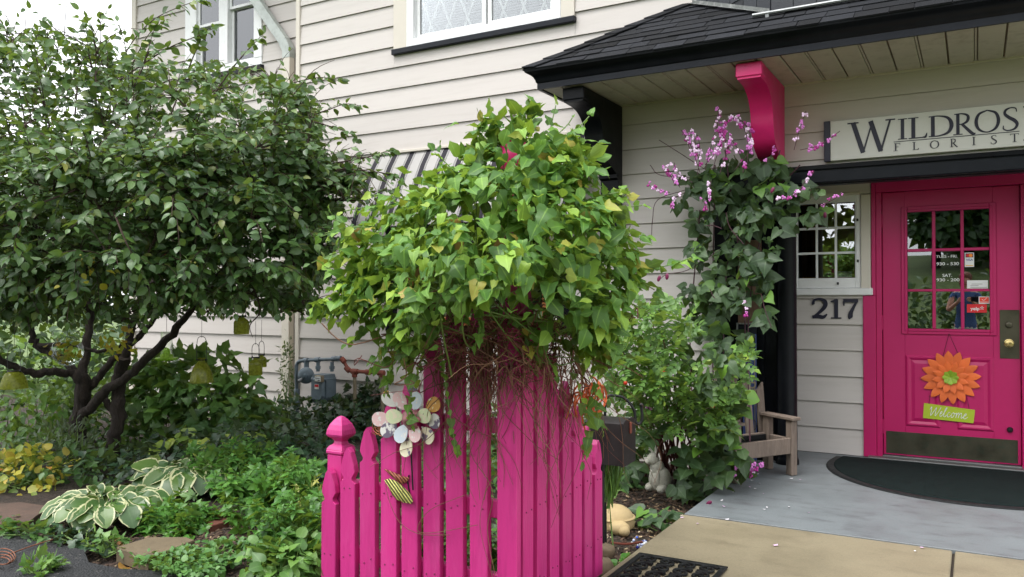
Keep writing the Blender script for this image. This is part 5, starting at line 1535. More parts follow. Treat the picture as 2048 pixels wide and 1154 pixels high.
def compound_base(n_pairs, shape, lsize, seed=0, curl=.3):
    """pinnate leaf made of leaflets along a rachis"""
    r_ = random.Random(seed); V, Fc, U_ = [], [], []; off = 0
    def put(M3, t, s):
        nonlocal off
        v, f, u = leaf_base(shape, 1, 1.15, .25, .35, seed=r_.randint(0, 99))
        v = v * s @ M3.T + t
        V.append(v); Fc.extend([tuple(i + off for i in q) for q in f]); U_.append(u); off += len(v)
    for k in range(n_pairs):
        x = .25 + .6 * k / max(1, n_pairs - 1)
        for sg in (1, -1):
            a = sg * R(62 + r_.uniform(-10, 10)); Mz = np.array([[math.cos(a), -math.sin(a), 0], [math.sin(a), math.cos(a), 0], [0, 0, 1]])
            put(Mz, np.array([x, 0, -curl * x * x * .5 + r_.uniform(-.02, .02)]), lsize * r_.uniform(.85, 1.1))
    put(np.eye(3), np.array([.95, 0, -curl * .45]), lsize * 1.1)
    # rachis
    v = np.array([[0, .006, 0], [0, -.006, 0], [.95, 0, -curl * .45]]); V.append(v); Fc.append((off, off + 1, off + 2)); U_.append(np.zeros(3))
    return np.concatenate(V), Fc, np.concatenate(U_)
def mesh_np(name, V, Fc, U_, mat):
    me = bpy.data.meshes.new(name)
    me.from_pydata([tuple(v) for v in V], [], Fc)
    at_ = me.attributes.new("u", 'FLOAT', 'POINT'); at_.data.foreach_set("value", U_.astype(np.float32))
    me.materials.append(mat); me.shade_smooth()
    return me
def frames(X, N_):
    X = X / (np.linalg.norm(X, axis=1, keepdims=True) + 1e-9)
    N_ = N_ - (N_ * X).sum(1, keepdims=True) * X
    N_ = N_ / (np.linalg.norm(N_, axis=1, keepdims=True) + 1e-9)
    Y = np.cross(N_, X)
    return np.stack([X, Y, N_], 2)            # columns
def joined(name, bases, pos, Rm, sc, mat, parent, **k):
    n = len(pos)
    if n == 0: return None
    pick = rng.integers(0, len(bases), n)
    Vs, Us, LT, LS, LV = [], [], [], [], []
    voff = 0
    for b, (V, Fc, U_) in enumerate(bases):
        ids = np.nonzero(pick == b)[0]
        if len(ids) == 0: continue
        W = np.einsum('kij,vj->kvi', Rm[ids], V) * sc[ids][:, None, None] + pos[ids][:, None, :]
        nv = len(V)
        Vs.append(W.reshape(-1, 3)); Us.append(np.tile(U_, len(ids)))
        fl = np.concatenate([np.array(f) for f in Fc]); ft = np.array([len(f) for f in Fc])
        LV.append((fl[None, :] + voff + nv * np.arange(len(ids))[:, None]).ravel())
        LT.append(np.tile(ft, len(ids)))
        voff += nv * len(ids)
    V = np.concatenate(Vs); LVv = np.concatenate(LV); LTt = np.concatenate(LT)
    me = bpy.data.meshes.new(name)
    me.vertices.add(len(V)); me.vertices.foreach_set("co", V.astype(np.float32).ravel())
    me.loops.add(len(LVv)); me.loops.foreach_set("vertex_index", LVv.astype(np.int32))
    me.polygons.add(len(LTt))
    st = np.concatenate([[0], np.cumsum(LTt)[:-1]])
    me.polygons.foreach_set("loop_start", st.astype(np.int32))
    me.update(calc_edges=True)
    at_ = me.attributes.new("u", 'FLOAT', 'POINT'); at_.data.foreach_set("value", np.concatenate(Us).astype(np.float32))
    me.materials.append(mat); me.shade_smooth()
    o = bpy.data.objects.new(name, me); link(o, parent)
    o["kind"] = 'stuff'
    return props(o, **k)
def leaf_set(parent, bases, mat, pos, X, N_, sc, nparts=300, name='leaf', rest='foliage', **k):
    pos, X, N_, sc = (np.asarray(a, float) for a in (pos, X, N_, sc))
    Rm = frames(X, N_)
    q = pos - CAM; D = q @ FWD
    px = 1024 + F * (q @ RGT) / D; py = 577 - F * (q @ UPV) / D
    ins = (px > 0) & (px < 2048) & (py > 0) & (py < 1154) & (D > .2)
    score = np.where(ins, sc / np.maximum(D, .3), 0)
    depth_bias = (D.max() - D) / (np.ptp(D) + 1e-6)          # what faces the viewer shows largest
    order = np.argsort(-(score / (score.max() + 1e-9) * .5 + depth_bias * ins))
    nparts = min(nparts, int(ins.sum()))
    top, low = order[:nparts], order[nparts:]
    mes = [mesh_np(name, *b, mat) for b in bases]
    for i in top:
        Mx = Matrix.Identity(4)
        for a in range(3):
            for b in range(3): Mx[a][b] = Rm[i, a, b] * sc[i]
            Mx[a][3] = pos[i, a]
        inst(mes[rng.integers(0, len(mes))], name, Mx, parent)
    if len(low): joined(rest, bases, pos[low], Rm[low], sc[low], mat, parent, **k)
def unit(v): v = np.asarray(v, float); return v / (np.linalg.norm(v) + 1e-9)
def rvec(): return unit(rng.normal(size=3))
def inpoly(px, py, poly):
    c = False; n = len(poly)
    for i in range(n):
        (x1, y1), (x2, y2) = poly[i], poly[(i + 1) % n]
        if (y1 > py) != (y2 > py) and px < (x2 - x1) * (py - y1) / (y2 - y1) + x1: c = not c
    return c
def twig_leaves(path, n, size, acc, droop=.3, upn=.7, spread=.9, start=.15, jit=.35, end_leaf=True):
    P_ = [np.asarray(p) for p in path]
    seg = np.linspace(start, 1, n)
    L_ = len(P_) - 1
    for k, t in enumerate(seg):
        i = min(int(t * L_), L_ - 1); f_ = t * L_ - i
        p = P_[i] * (1 - f_) + P_[i + 1] * f_
        tan = unit(P_[i + 1] - P_[i])
        side = unit(np.cross(tan, [0, 0, 1]) + .01) * (1 if k % 2 else -1)
        d = unit(tan * (.55 if k < n - 1 else 1.2) + side * spread * (1 if k < n - 1 else .1) + np.array([0, 0, -droop]) + rng.normal(size=3) * jit)
        nn = unit(np.array([0, 0, 1.]) * upn + rng.normal(size=3) * .45 + unit(CAM - p) * .45)
        acc[0].append(p + d * size * .12); acc[1].append(d); acc[2].append(nn); acc[3].append(size * rng.uniform(.7, 1.15) * (.75 if t > .9 else 1))

# ================================================================== the ornamental tree at the left
tree = empty('crabapple_tree', tuple(on_z(190, 925, GZ)), 'low branching small tree with dark stems and dense green crown', 'tree')
limbs = [
 ([(158, 932, 6.75), (156, 880, 6.74), (158, 830, 6.72), (168, 780, 6.70), (160, 745, 6.70)], .100, .080),
 ([(219, 925, 6.62), (226, 885, 6.62), (234, 840, 6.60), (236, 795, 6.60), (238, 755, 6.6), (248, 715, 6.6)], .082, .065),
 ([(162, 838, 6.70), (182, 812, 6.62), (215, 780, 6.52), (258, 752, 6.45), (300, 712, 6.40), (345, 668, 6.36), (366, 640, 6.3), (410, 585, 6.2), (470, 520, 6.1)], .062, .028),
 ([(170, 790, 6.72), (192, 760, 6.75), (225, 722, 6.8), (262, 690, 6.85), (300, 648, 6.9), (330, 590, 6.9), (345, 500, 6.9)], .045, .025),
 ([(205, 790, 6.70), (222, 815, 6.66), (236, 845, 6.62)], .035, .035),
 ([(160, 750, 6.70), (110, 742, 6.60), (60, 745, 6.5), (20, 728, 6.4), (-20, 700, 6.3), (-70, 640, 6.2)], .052, .030),
 ([(152, 745, 6.70), (120, 715, 6.75), (75, 690, 6.80), (62, 655, 6.85), (55, 610, 6.9), (40, 540, 6.9), (10, 450, 6.9)], .050, .022),
 ([(165, 745, 6.70), (175, 690, 6.8), (180, 620, 6.9), (172, 540, 6.9), (165, 440, 6.85), (170, 330, 6.8), (185, 230, 6.7)], .055, .012),
 ([(250, 712, 6.6), (265, 650, 6.65), (300, 570, 6.7), (330, 470, 6.7), (345, 380, 6.65), (370, 290, 6.6), (400, 200, 6.5)], .048, .010),
 ([(300, 570, 6.7), (380, 520, 6.5), (470, 465, 6.3), (560, 420, 6.2), (640, 390, 6.15)], .030, .008),
 ([(172, 540, 6.9), (110, 480, 6.7), (60, 420, 6.5), (20, 350, 6.3)], .028, .008),
 ([(165, 440, 6.85), (250, 400, 6.4), (330, 370, 6.0), (400, 350, 5.7)], .024, .007),
 ([(180, 620, 6.9), (120, 560, 6.3), (80, 500, 5.9), (60, 430, 5.6)], .026, .007),
 ([(330, 590, 6.9), (420, 560, 7.1), (520, 530, 7.2), (610, 520, 7.2)], .022, .007),
 ([(300, 590, 6.7), (200, 560, 6.1), (180, 500, 5.7), (200, 440, 5.5)], .022, .007),
 ([(80, 690, 6.8), (140, 690, 6.55), (200, 703, 6.4), (250, 690, 6.3), (290, 660, 6.2)], .028, .012),
]
nodes = []
mb = MB()
for pts, r0, r1 in limbs:
    pth = spline([at(*q) for q in pts], 5)
    n = len(pth)
    wob = [np.array(p) + rng.normal(size=3) * .008 for p in pth]
    rad = [(r0 + (r1 - r0) * i / (n - 1)) * .72 for i in range(n)]
    rad = [r_ * (1 + rng.uniform(-.08, .08)) for r_ in rad]
    mb.tube(wob, rad, 9)
    nodes += [(p, r_) for p, r_ in zip(wob[n // 3:], rad[n // 3:])]
trunk = mb.build('trunk', M['bark'], tree, smooth=70)
crown_poly = [(-160, 200), (-60, 120), (10, 70), (70, 60), (140, 90), (210, 75), (250, 110), (300, 95), (370, 130), (430, 110), (500, 150), (560, 150), (620, 165), (635, 200), (650, 250), (640, 290),
              (670, 325), (715, 335), (740, 350), (715, 385), (680, 430), (672, 520), (655, 590), (600, 640), (520, 655), (430, 640), (370, 625), (330, 640), (260, 670), (200, 640), (140, 610), (60, 620), (-60, 640), (-160, 600)]
NP_ = np.array([p for p, _ in nodes])
acc = ([], [], [], [])
bm = MB()
targets = []
tries = 0
while len(targets) < 540 and tries < 20000:
    tries += 1
    px, py = rng.uniform(-150, 770), (rng.uniform(60, 665) if rng.random() < .5 else rng.uniform(300, 665))
    if not inpoly(px, py, crown_poly): continue
    u = (px - 300) / 460; w = (py - 370) / 320
    half = 1.45 * math.sqrt(max(.03, 1 - min(1, (u * u * .8 + w * w * .8))))
    D = 6.45 + rng.choice([-1, 1]) * half * rng.uniform(.15, 1.) ** .6
    if px > 560: D = max(D, 5.6)
    targets.append(at(px, py, D))
_d0 = [np.min(((NP_ - p) ** 2).sum(1)) for p in targets]
targets = [targets[i] for i in np.argsort(_d0)]
for p in targets:
    d2 = ((NP_ - p) ** 2).sum(1) + np.maximum(0, NP_[:, 2] - p[2]) * .6
    s = NP_[np.argmin(d2)]
    L_ = np.linalg.norm(p - s)
    if L_ < .05: continue
    midp = (s + p) / 2 + np.array([0, 0, .12 * L_]) + rng.normal(size=3) * .05 * L_
    pth = spline([s, midp, p], 5)
    NP_ = np.vstack([NP_, np.array(pth[3:])])
    bm.tube(pth, list(np.linspace(.007, .003, len(pth))), 5, False)
    k = max(5, int(6 + L_ * 4))
    for j in range(k):
        t = rng.uniform(.35, 1) if L_ > .5 else rng.uniform(.1, 1)
        i = min(int(t * (len(pth) - 1)), len(pth) - 2)
        b = np.array(pth[i]); tan = unit(np.array(pth[i + 1]) - b)
        low_ = project(b)[1] > 520
        d = unit(tan * .8 + rvec() * .9 + np.array([0, 0, -.25 if low_ else .25]))
        ln = rng.uniform(.22, .42)
        e = b + d * ln; m_ = b + d * ln * .5 + np.array([0, 0, .03])
        ee = project(e)
        if ee[1] > (625 if ee[0] > 300 else 655): continue
        tw = spline([b, m_, e + np.array([0, 0, -.04])], 3)
        bm.tube(tw, list(np.linspace(.0035, .0015, len(tw))), 4, False)
        twig_leaves(tw, int(rng.integers(10, 15)), .079, acc, droop=.45 if low_ else .25)
NMAIN = len(acc[0])
# long shoots seen against the sky and the wall
shoots = [[(200, 330, 6.2), (225, 230, 6.2), (245, 120, 6.2), (300, 45, 6.2), (375, 8, 6.2), (430, -6, 6.2)], [(240, 160, 6.1), (330, 100, 6.1), (400, 70, 6.1), (430, 55, 6.1)],
          [(205, 320, 6.1), (235, 200, 6.1), (290, 80, 6.1), (330, 40, 6.1)],
          [(330, 260, 6.2), (380, 130, 6.2), (400, 80, 6.2), (395, 60, 6.2)], [(420, 200, 6.2), (470, 130, 6.2), (510, 85, 6.2), (525, 70, 6.2)], [(520, 190, 6.1), (590, 165, 6.1), (640, 155, 6.1), (672, 160, 6.1)],
          [(590, 240, 6.1), (650, 222, 6.1), (690, 208, 6.1), (722, 212, 6.1)], [(600, 235, 6.1), (650, 250, 6.1), (690, 262, 6.1), (714, 276, 6.1)], [(640, 330, 6.1), (720, 318, 6.1), (765, 305, 6.1), (785, 300, 6.1)],
          [(690, 370, 6.0), (740, 345, 6.0), (780, 350, 6.0), (800, 362, 6.0)], [(660, 400, 6.1), (720, 400, 6.1), (770, 380, 6.1), (795, 385, 6.1)], [(60, 300, 6.1), (40, 190, 6.1), (20, 110, 6.1), (10, 55, 6.1)], [(100, 260, 6.3), (80, 150, 6.3), (70, 90, 6.3), (85, 45, 6.3)],
          [(150, 230, 6.4), (160, 140, 6.4), (190, 70, 6.4), (215, 20, 6.4)], [(250, 240, 6.6), (255, 150, 6.6), (250, 90, 6.6), (235, 45, 6.6)], [(0, 350, 6.0), (-10, 220, 6.0), (-25, 130, 6.0), (-20, 80, 6.0)],
          [(300, 330, 5.3), (380, 390, 5.2), (430, 430, 5.15), (455, 480, 5.1)], [(150, 380, 5.2), (60, 420, 5.1), (30, 480, 5.1), (50, 520, 5.1)], [(480, 380, 5.4), (560, 410, 5.3), (610, 450, 5.3), (640, 500, 5.3)],
          [(230, 430, 5.1), (250, 480, 5.0), (270, 520, 5.0), (290, 560, 5.0)], [(400, 500, 5.4), (380, 560, 5.3), (400, 610, 5.3), (400, 640, 5.3)], [(500, 560, 5.6), (520, 620, 5.6), (500, 650, 5.6), (505, 675, 5.6)]]
for sh in shoots:
    tw = spline([at(*q) for q in sh], 5)
    bm.tube(tw, list(np.linspace(.007, .002, len(tw))), 5, False)
    L_ = sum(np.linalg.norm(np.array(a) - np.array(b)) for a, b in zip(tw, tw[1:]))
    twig_leaves(tw, int(L_ / .034) + 4, .082, acc, droop=.2, spread=.8, start=.2)
bm.build('branches', M['twig'], tree, smooth=70, kind='stuff')
M['treeleaf'] = leafmat('tree_leaf', [(0, (.030, .072, .024)), (.35, (.052, .115, .034)), (.7, (.075, .150, .044)), (.93, (.10, .185, .045)), (.985, (.16, .20, .05)), (1, (.30, .30, .08))], .40, .24, vein=.25, spots=((.42, .10, .02), 3.2, .80), clump=1.2)
treeb = [leaf_base('ovate', 1, 1.05, .25, .30, .04, seed=1), leaf_base('ovate', 1, 1.18, .15, .5, .06, seed=2), leaf_base('ovate', 1, .85, .45, .15, .05, seed=3), leaf_base('ovate', 1, 1.0, .22, .7, .0, .3, seed=4)]
keep = []
for i, p in enumerate(acc[0]):                # the crown ends above the hanging lanterns
    q = project(p + acc[1][i] * .06)
    if i < NMAIN:
        if not inpoly(q[0], q[1], crown_poly) and q[0] > 0 and q[1] < 610 and rng.random() < .85: continue
        if rng.random() < np.interp(q[1], [40, 160, 300, 380], [.12, .06, .0, .0]): continue
    if q[1] < (652 + 14 * math.sin(q[0] * .045) if q[0] > 300 else 668 + 16 * math.sin(q[0] * .05)): keep.append(i)
acc = tuple([a[i] for i in keep] for a in acc)
leaf_set(tree, treeb, M['treeleaf'], *acc, 300, rest='crown')
# crabapple clusters
fr = paint('small_green_fruit', srgb(126, 128, 52), .4, .2, 8, .1, 60); fo = paint('orange_fruit', srgb(190, 96, 40), .4, .2, 8, .1, 60)
mf = MB()
idx = rng.choice(len(acc[0]), 90)
for i in idx:
    p = acc[0][i]
    mf.mi = 0 if rng.random() < .7 else 1
    for k in range(int(rng.integers(2, 6))):
        mf.ball(p + rng.normal(size=3) * .02 + (0, 0, -.035), .0075, n=6, m=5)
mf.build('fruit', [fr, fo], tree, smooth=60, kind='stuff')
# yellow turning sprays inside the crown
yacc = ([], [], [], [])
for (px, py, D, n) in ((232, 690, 6.1, 16), (250, 668, 6.1, 12), (115, 700, 6.2, 9), (140, 695, 6.2, 8), (185, 548, 5.3, 10), (215, 690, 6.0, 8)):
    c = at(px, py, D)
    for k in range(n):
        yacc[0].append(c + rng.normal(size=3) * np.array([.07, .05, .04])); yacc[1].append(unit(rvec() + np.array([0, 0, -.5]))); yacc[2].append(unit(rvec() + unit(CAM - c))); yacc[3].append(rng.uniform(.045, .07))
M['yellowleaf'] = leafmat('yellow_leaf', [(0, (.20, .30, .03)), (.4, (.42, .42, .04)), (.8, (.55, .46, .05)), (1, (.55, .30, .06))], .45, .4, tcol=(.6, .55, .05))
leaf_set(tree, treeb, M['yellowleaf'], *yacc, 60)

gacc = ([], [], [], [])
for k in range(40):
    gacc[0].append(gl + np.array([rng.normal() * .035, rng.normal() * .035, rng.uniform(-.09, .02)])); gacc[1].append(unit(rvec() + np.array([0, 0, .6]))); gacc[2].append(rvec()); gacc[3].append(.045)
leaf_set(gt, treeb, M['yellowleaf'], *gacc, 30)

# ================================================================== vine covering the fence post
fv = empty('fence_vine', (-1.58, -3.55, GZ), 'bright green leafy vine heaped over the tall pink fence post', 'vine')
vine_poly = [(1062, 206), (1100, 268), (1150, 272), (1175, 315), (1205, 345), (1195, 400), (1235, 425), (1255, 475), (1275, 500), (1262, 560), (1255, 610), (1235, 660), (1225, 720), (1190, 745), (1165, 705), (1130, 690), (1080, 690), (1045, 665),
             (1000, 662), (960, 640), (925, 600), (880, 625), (870, 680), (840, 720), (800, 730), (775, 690), (735, 655), (690, 640), (645, 632), (660, 590), (690, 560), (680, 510), (700, 460), (735, 420), (790, 400), (850, 380), (905, 345), (945, 300), (950, 255), (985, 225), (1010, 230), (1030, 225)]
vp = (-1.573, FY + .02)
vacc = ([], [], [], [])
tries = 0
seeds = []
while len(seeds) < 230:
    q = (rng.uniform(640, 1285), rng.uniform(215, 745))
    if inpoly(*q, vine_poly): seeds.append((q[0], q[1], rng.uniform(-1, 1), rng.uniform(14, 36)))
while len(vacc[0]) < 3100 and tries < 60000:
    tries += 1
    sd_ = seeds[rng.integers(0, len(seeds))]
    px, py = rng.normal(sd_[0], sd_[3]), rng.normal(sd_[1], sd_[3] * .8)
    if not inpoly(px, py, vine_poly) and rng.random() < .75: continue
    if py > 760 or py < 206: continue
    # half thickness of the heap at this height, measured across the line of sight
    hw = np.interp(py, [206, 260, 330, 420, 500, 580, 650, 745], [.03, .13, .24, .36, .46, .46, .36, .14])
    ctr = np.interp(py, [206, 330, 480, 600, 745], [1050, 1060, 985, 965, 1010]); hpx = np.interp(py, [206, 260, 330, 420, 500, 580, 650, 745], [40, 100, 150, 260, 300, 310, 300, 230])
    u = min(1, abs(px - ctr) / hpx)
    th = hw * math.sqrt(max(.04, 1 - u * u))
    if 600 < py and 850 < px < 1140 and rng.random() < .75: continue
    Dc = 3.17 + (0.10 if px < 800 else 0)
    s_ = float(np.clip(math.copysign(abs(sd_[2]) ** .6, sd_[2]) + rng.normal() * .22, -1.15, 1.15))
    D = Dc - s_ * th
    p = at(px, py, D)
    outw = unit(p - np.array([vp[0], vp[1] + .05, p[2] - .15]))
    d = unit(outw * .55 + np.array([0, 0, -.55 if py > 330 else .25]) + rng.normal(size=3) * .55)
    nn = unit(outw * .7 + np.array([0, 0, .75]) + rng.normal(size=3) * .38)
    vacc[0].append(p); vacc[1].append(d); vacc[2].append(nn); vacc[3].append(rng.choice([.036, .048, .060, .070, .080], p=[.12, .22, .28, .25, .13]))
for k in range(120):
    p = at(rng.uniform(1000, 1110), rng.uniform(258, 460), 3.12 - rng.uniform(.05, .18)); vacc[0].append(p); vacc[1].append(unit(rng.normal(size=3) * .6 + (0, 0, -.4))); vacc[2].append(unit(CAM - p + np.array([0, 0, 1.2]) + rng.normal(size=3) * .4)); vacc[3].append(rng.uniform(.05, .07))
# sprays that stick out
sprays = [([(1235, 520, 3.1), (1290, 535, 3.1), (1340, 530, 3.1), (1382, 515, 3.1)], 12, .062), ([(700, 600, 3.35), (670, 615, 3.35), (650, 622, 3.35), (632, 638, 3.35)], 10, .055), ([(1040, 260, 3.15), (1045, 235, 3.15), (1055, 215, 3.15)], 5, .05), ([(1090, 290, 3.15), (1130, 255, 3.15), (1145, 235, 3.15)], 4, .022),
          ([(1180, 400, 3.1), (1215, 400, 3.1), (1240, 380, 3.1)], 6, .06), ([(760, 430, 3.3), (790, 395, 3.3), (800, 370, 3.3)], 5, .04), ([(1140, 720, 3.2), (1165, 800, 3.2), (1180, 850, 3.2), (1165, 920, 3.2)], 14, .048), ([(880, 690, 3.2), (890, 760, 3.2), (905, 860, 3.2), (915, 905, 3.2)], 16, .040),
          ([(850, 700, 3.25), (830, 760, 3.25), (815, 820, 3.25), (822, 850, 3.25)], 12, .052), ([(790, 690, 3.3), (780, 740, 3.3), (775, 780, 3.3)], 10, .055), ([(1180, 640, 3.15), (1200, 720, 3.15), (1190, 800, 3.2), (1205, 860, 3.2)], 14, .052), ([(945, 600, 3.02), (960, 650, 3.0), (950, 690, 3.0)], 7, .05)]
r9 = np.random.default_rng(19)
for k in range(44):
    i0 = r9.integers(0, len(vine_poly)); q0 = np.array(vine_poly[i0], float); c0 = np.array([985., 470.])
    if q0[1] > 690 or q0[1] < 262: continue
    o_ = unit(q0 - c0); o_ = unit(o_ + r9.normal(size=2) * .35); L0 = r9.uniform(25, 62); D0 = 3.12 + r9.uniform(-.12, .12)
    a0 = q0 - o_ * 50
    sprays.append(([(a0[0], a0[1], D0), (q0[0], q0[1] - 6, D0), (q0[0] + o_[0] * L0, q0[1] + o_[1] * L0 + r9.uniform(-5, 18), D0)], int(r9.integers(6, 10)), r9.uniform(.045, .065)))
sb = MB()
for sp_, n_, sz_ in sprays:
    tw = spline([at(*q) for q in sp_], 5); sb.tube(tw, .0022, 5, False)
    twig_leaves(tw, n_, sz_, vacc, droop=.35, spread=.75, upn=.6, start=.1)
# climbing stems inside
for k in range(46):
    a = at(rng.uniform(900, 1120), rng.uniform(640, 760), 3.2 + rng.uniform(-.08, .2)); i = rng.integers(0, 1700); e = np.array(vacc[0][i])
    m_ = (a + e) / 2 + rng.normal(size=3) * .06
    sb.tube(spline([a, m_, e], 5), list(np.linspace(.004, .0016, 11)), 5, False)
for k in range(40):
    i = rng.integers(0, 2000); e = np.array(vacc[0][i]); q = [e]
    dv = unit(np.array([rng.normal(), -.6, rng.normal() * .7]))
    for t_ in range(4): dv = unit(dv + rng.normal(size=3) * .45); q.append(q[-1] + dv * .05)
    sb.tube(spline(q, 3), .0012, 4, False)
sb.build('green_stems', M['greenstem'], fv, smooth=70, kind='stuff')
M['vineleaf'] = leafmat('fence_vine_leaf', [(0, (.048, .120, .022)), (.3, (.066, .165, .032)), (.65, (.118, .250, .044)), (.90, (.24, .40, .055)), (.97, (.27, .37, .055)), (1, (.36, .27, .06))], .46, .30, vein=.3, clump=2.4, tcol=(.36, .50, .04), spec=.3)
vb = [leaf_base('delta', 1, 1.08, .25, .3, .30, seed=11), leaf_base('delta', 1, .85, .45, .15, .2, .3, seed=12), leaf_base('heart', 1, .9, .1, .9, .25, seed=13), leaf_base('delta', 1, 1.15, -.15, .5, .35, .2, seed=14), leaf_base('ovate', 1, 1.35, .3, .3, .25, -.2, seed=15), leaf_base('lobed', 1, .9, .3, .7, .25, seed=16), leaf_base('ovate', 1, 1.1, .55, -.3, .2, .3, seed=17), leaf_base('delta', 1, .95, .1, 1.1, .3, -.4, seed=18)]
leaf_set(fv, vb, M['vineleaf'], *vacc, 300)
# a few turned brown leaves
bacc = ([], [], [], [])
for (px, py, D) in ((908, 440, 2.85), (912, 468, 2.84), (845, 535, 2.9), (862, 525, 2.9), (1005, 480, 2.86), (985, 365, 2.98), (710, 460, 3.05)):
    p = at(px, py, D); bacc[0].append(p); bacc[1].append(unit(rvec() * .4 + (0, 0, -1))); bacc[2].append(unit(CAM - p + rvec() * .4)); bacc[3].append(.056)
M['brownleaf'] = leafmat('brown_leaf', [(0, (.28, .20, .04)), (.5, (.30, .16, .04)), (1, (.22, .11, .05))], .5, .3)
leaf_set(fv, [leaf_base('round', 1, .95, .25, .5, .35, seed=16), leaf_base('delta', 1, 1.1, .3, .5, .3, seed=17)], M['brownleaf'], *bacc, 10)
# dead tangled stems hanging down over the pickets
r6 = random.Random(21)
db = MB()
for k in range(300):
    side = r6.random() < .62
    if side:
        px = r6.gauss(975, 55); X = None; pt = lambda a, b, o: on_y(a, b, FY - .012 - o)
    else:
        px = r6.gauss(1130, 28); pt = lambda a, b, o: on_x(a, b, FX + .012 + o)
    py = r6.uniform(640, 760); L_ = r6.choice([60, 90, 140, 220, 330]) * r6.uniform(.6, 1.2)
    q = []; x_, y_ = px, py; a = r6.gauss(1.57, .5)
    o = r6.uniform(0, .05)
    nseg = 7
    for s_ in range(nseg):
        q.append(pt(x_, min(y_, 1150), o)); a += r6.gauss(0, .35); a += (1.57 - a) * .2
        x_ += math.cos(a) * L_ / nseg; y_ += math.sin(a) * L_ / nseg; o = max(.001, o + r6.uniform(-.012, .010))
    db.mi = r6.choice([0, 0, 1])
    db.tube(spline(q, 3), list(np.linspace(r6.uniform(.0014, .0032), .0009, (nseg - 1) * 3 + 1)), 4, False)
for q in (((985, 700), (960, 820), (940, 900), (985, 980), (975, 1060), (990, 1150)), ((1000, 760), (985, 850), (975, 960), (960, 1050), (985, 1154)), ((1020, 895), (1000, 935), (975, 975), (968, 1000)), ((930, 990), (860, 1020), (835, 1060), (870, 1065), (955, 1050)), ((770, 960), (778, 1000), (800, 1045), (840, 1068), (900, 1070)), ((965, 720), (970, 820), (955, 920), (960, 1000)), ((950, 660), (965, 760), (985, 850))):
    db.mi = 0
    db.tube(spline([on_y(a, b, FY - .02) for a, b in q], 5), r6.uniform(.0009, .0018), 5, False)
for k in range(230):                          # dense nest under the leaves
    c = at(r6.gauss(985, 85), r6.uniform(600, 720), 3.16 + r6.uniform(-.12, .18)); q = [c]
    for s_ in range(4): q.append(q[-1] + np.array([r6.gauss(0, .05), r6.gauss(0, .04), r6.gauss(-.015, .03)]))
    db.mi = r6.choice([0, 1, 1]); db.tube(spline(q, 3), r6.uniform(.0012, .0026), 4, False)
db.build('dead_stems', [M['deadstem'], M['redstem']], fv, smooth=70, kind='stuff')

# ================================================================== hyacinth bean vine on the wall
bv = empty('bean_vine', tuple(on_z(1440, 985, 0) + np.array([0, .35, 0])), 'dark heart leaved bean vine with lilac flowers climbing beside the entry', 'vine')
bean_poly = [(1385, 345), (1430, 325), (1480, 318), (1530, 305), (1575, 318), (1600, 360), (1640, 370), (1640, 430), (1600, 450), (1560, 470), (1545, 540), (1550, 600), (1530, 650), (1505, 660), (1490, 720), (1490, 790), (1475, 870), (1410, 880), (1385, 800), (1372, 700), (1345, 620), (1370, 560), (1355, 500), (1380, 470), (1350, 430), (1330, 400), (1345, 370), (1375, 350)]
bacc2 = ([], [], [], [])
tries = 0
while len(bacc2[0]) < 700 and tries < 30000:
    tries += 1
    px, py = rng.uniform(1300, 1650), rng.uniform(268, 885)
    if not inpoly(px, py, bean_poly): continue
    Yc = -.30 if py > 300 else -.35
    p = on_y(px, py, Yc + rng.uniform(-.20, .18))
    if py > 690 and rng.random() < .7: p = at(px, py, rng.uniform(4.85, 5.5))
    if p[1] > -.10: p[1] = -.10
    # trifoliate: three leaflets
    outw = np.array([0, -1., 0]); fd_ = unit(np.array([rng.normal() * .5, -.35, -.75]))
    nn = unit(outw * .9 + np.array([0, 0, .5]) + rng.normal(size=3) * .5)
    sz = rng.choice([.055, .075, .095, .112])
    side = unit(np.cross(nn, fd_))
    for dd, off in ((fd_, fd_ * .5), (unit(fd_ * .35 + side), side * .45), (unit(fd_ * .35 - side), -side * .45)):
        bacc2[0].append(p + off * sz * .35); bacc2[1].append(unit(dd + rng.normal(size=3) * .18)); bacc2[2].append(unit(nn + rng.normal(size=3) * .2)); bacc2[3].append(sz * rng.uniform(.85, 1.1))
# trailing leaves on the ground and by the chair
for (px, py, z_) in ((1270, 965, 0), (1240, 975, 0), (1270, 925, 0), (1375, 940, .1), (1400, 905, .2), (1430, 970, .05), (1455, 945, .1), (1375, 985, 0), (1310, 1050, 0), (1340, 1045, 0), (1290, 1035, 0), (1410, 1005, 0), (1480, 930, .1), (1450, 1000, 0), (1395, 880, .2), (1360, 905, .15), (1345, 870, .25), (1290, 880, .2), (1420, 850, .3), (1250, 945, 0), (1440, 890, .2), (1380, 1000, 0), (1465, 885, .25), (1480, 905, .2), (1235, 930, .05)):
    p = on_z(px, py, -.07) if z_ == 0 else at(px, py, 5.15)
    p[2] = max(p[2], -.05)
    nn = unit(np.array([0, -.5, .9]) + rng.normal(size=3) * .25); fd_ = unit(np.array([rng.normal(), -.6, -.2])); side = unit(np.cross(nn, fd_)); sz = rng.uniform(.075, .11)
    for dd, off in ((fd_, fd_ * .5), (unit(fd_ * .35 + side), side * .45), (unit(fd_ * .35 - side), -side * .45)):
        bacc2[0].append(p + off * sz * .35 + (0, 0, rng.uniform(.01, .05))); bacc2[1].append(unit(dd)); bacc2[2].append(nn); bacc2[3].append(sz)
r8 = np.random.default_rng(8)
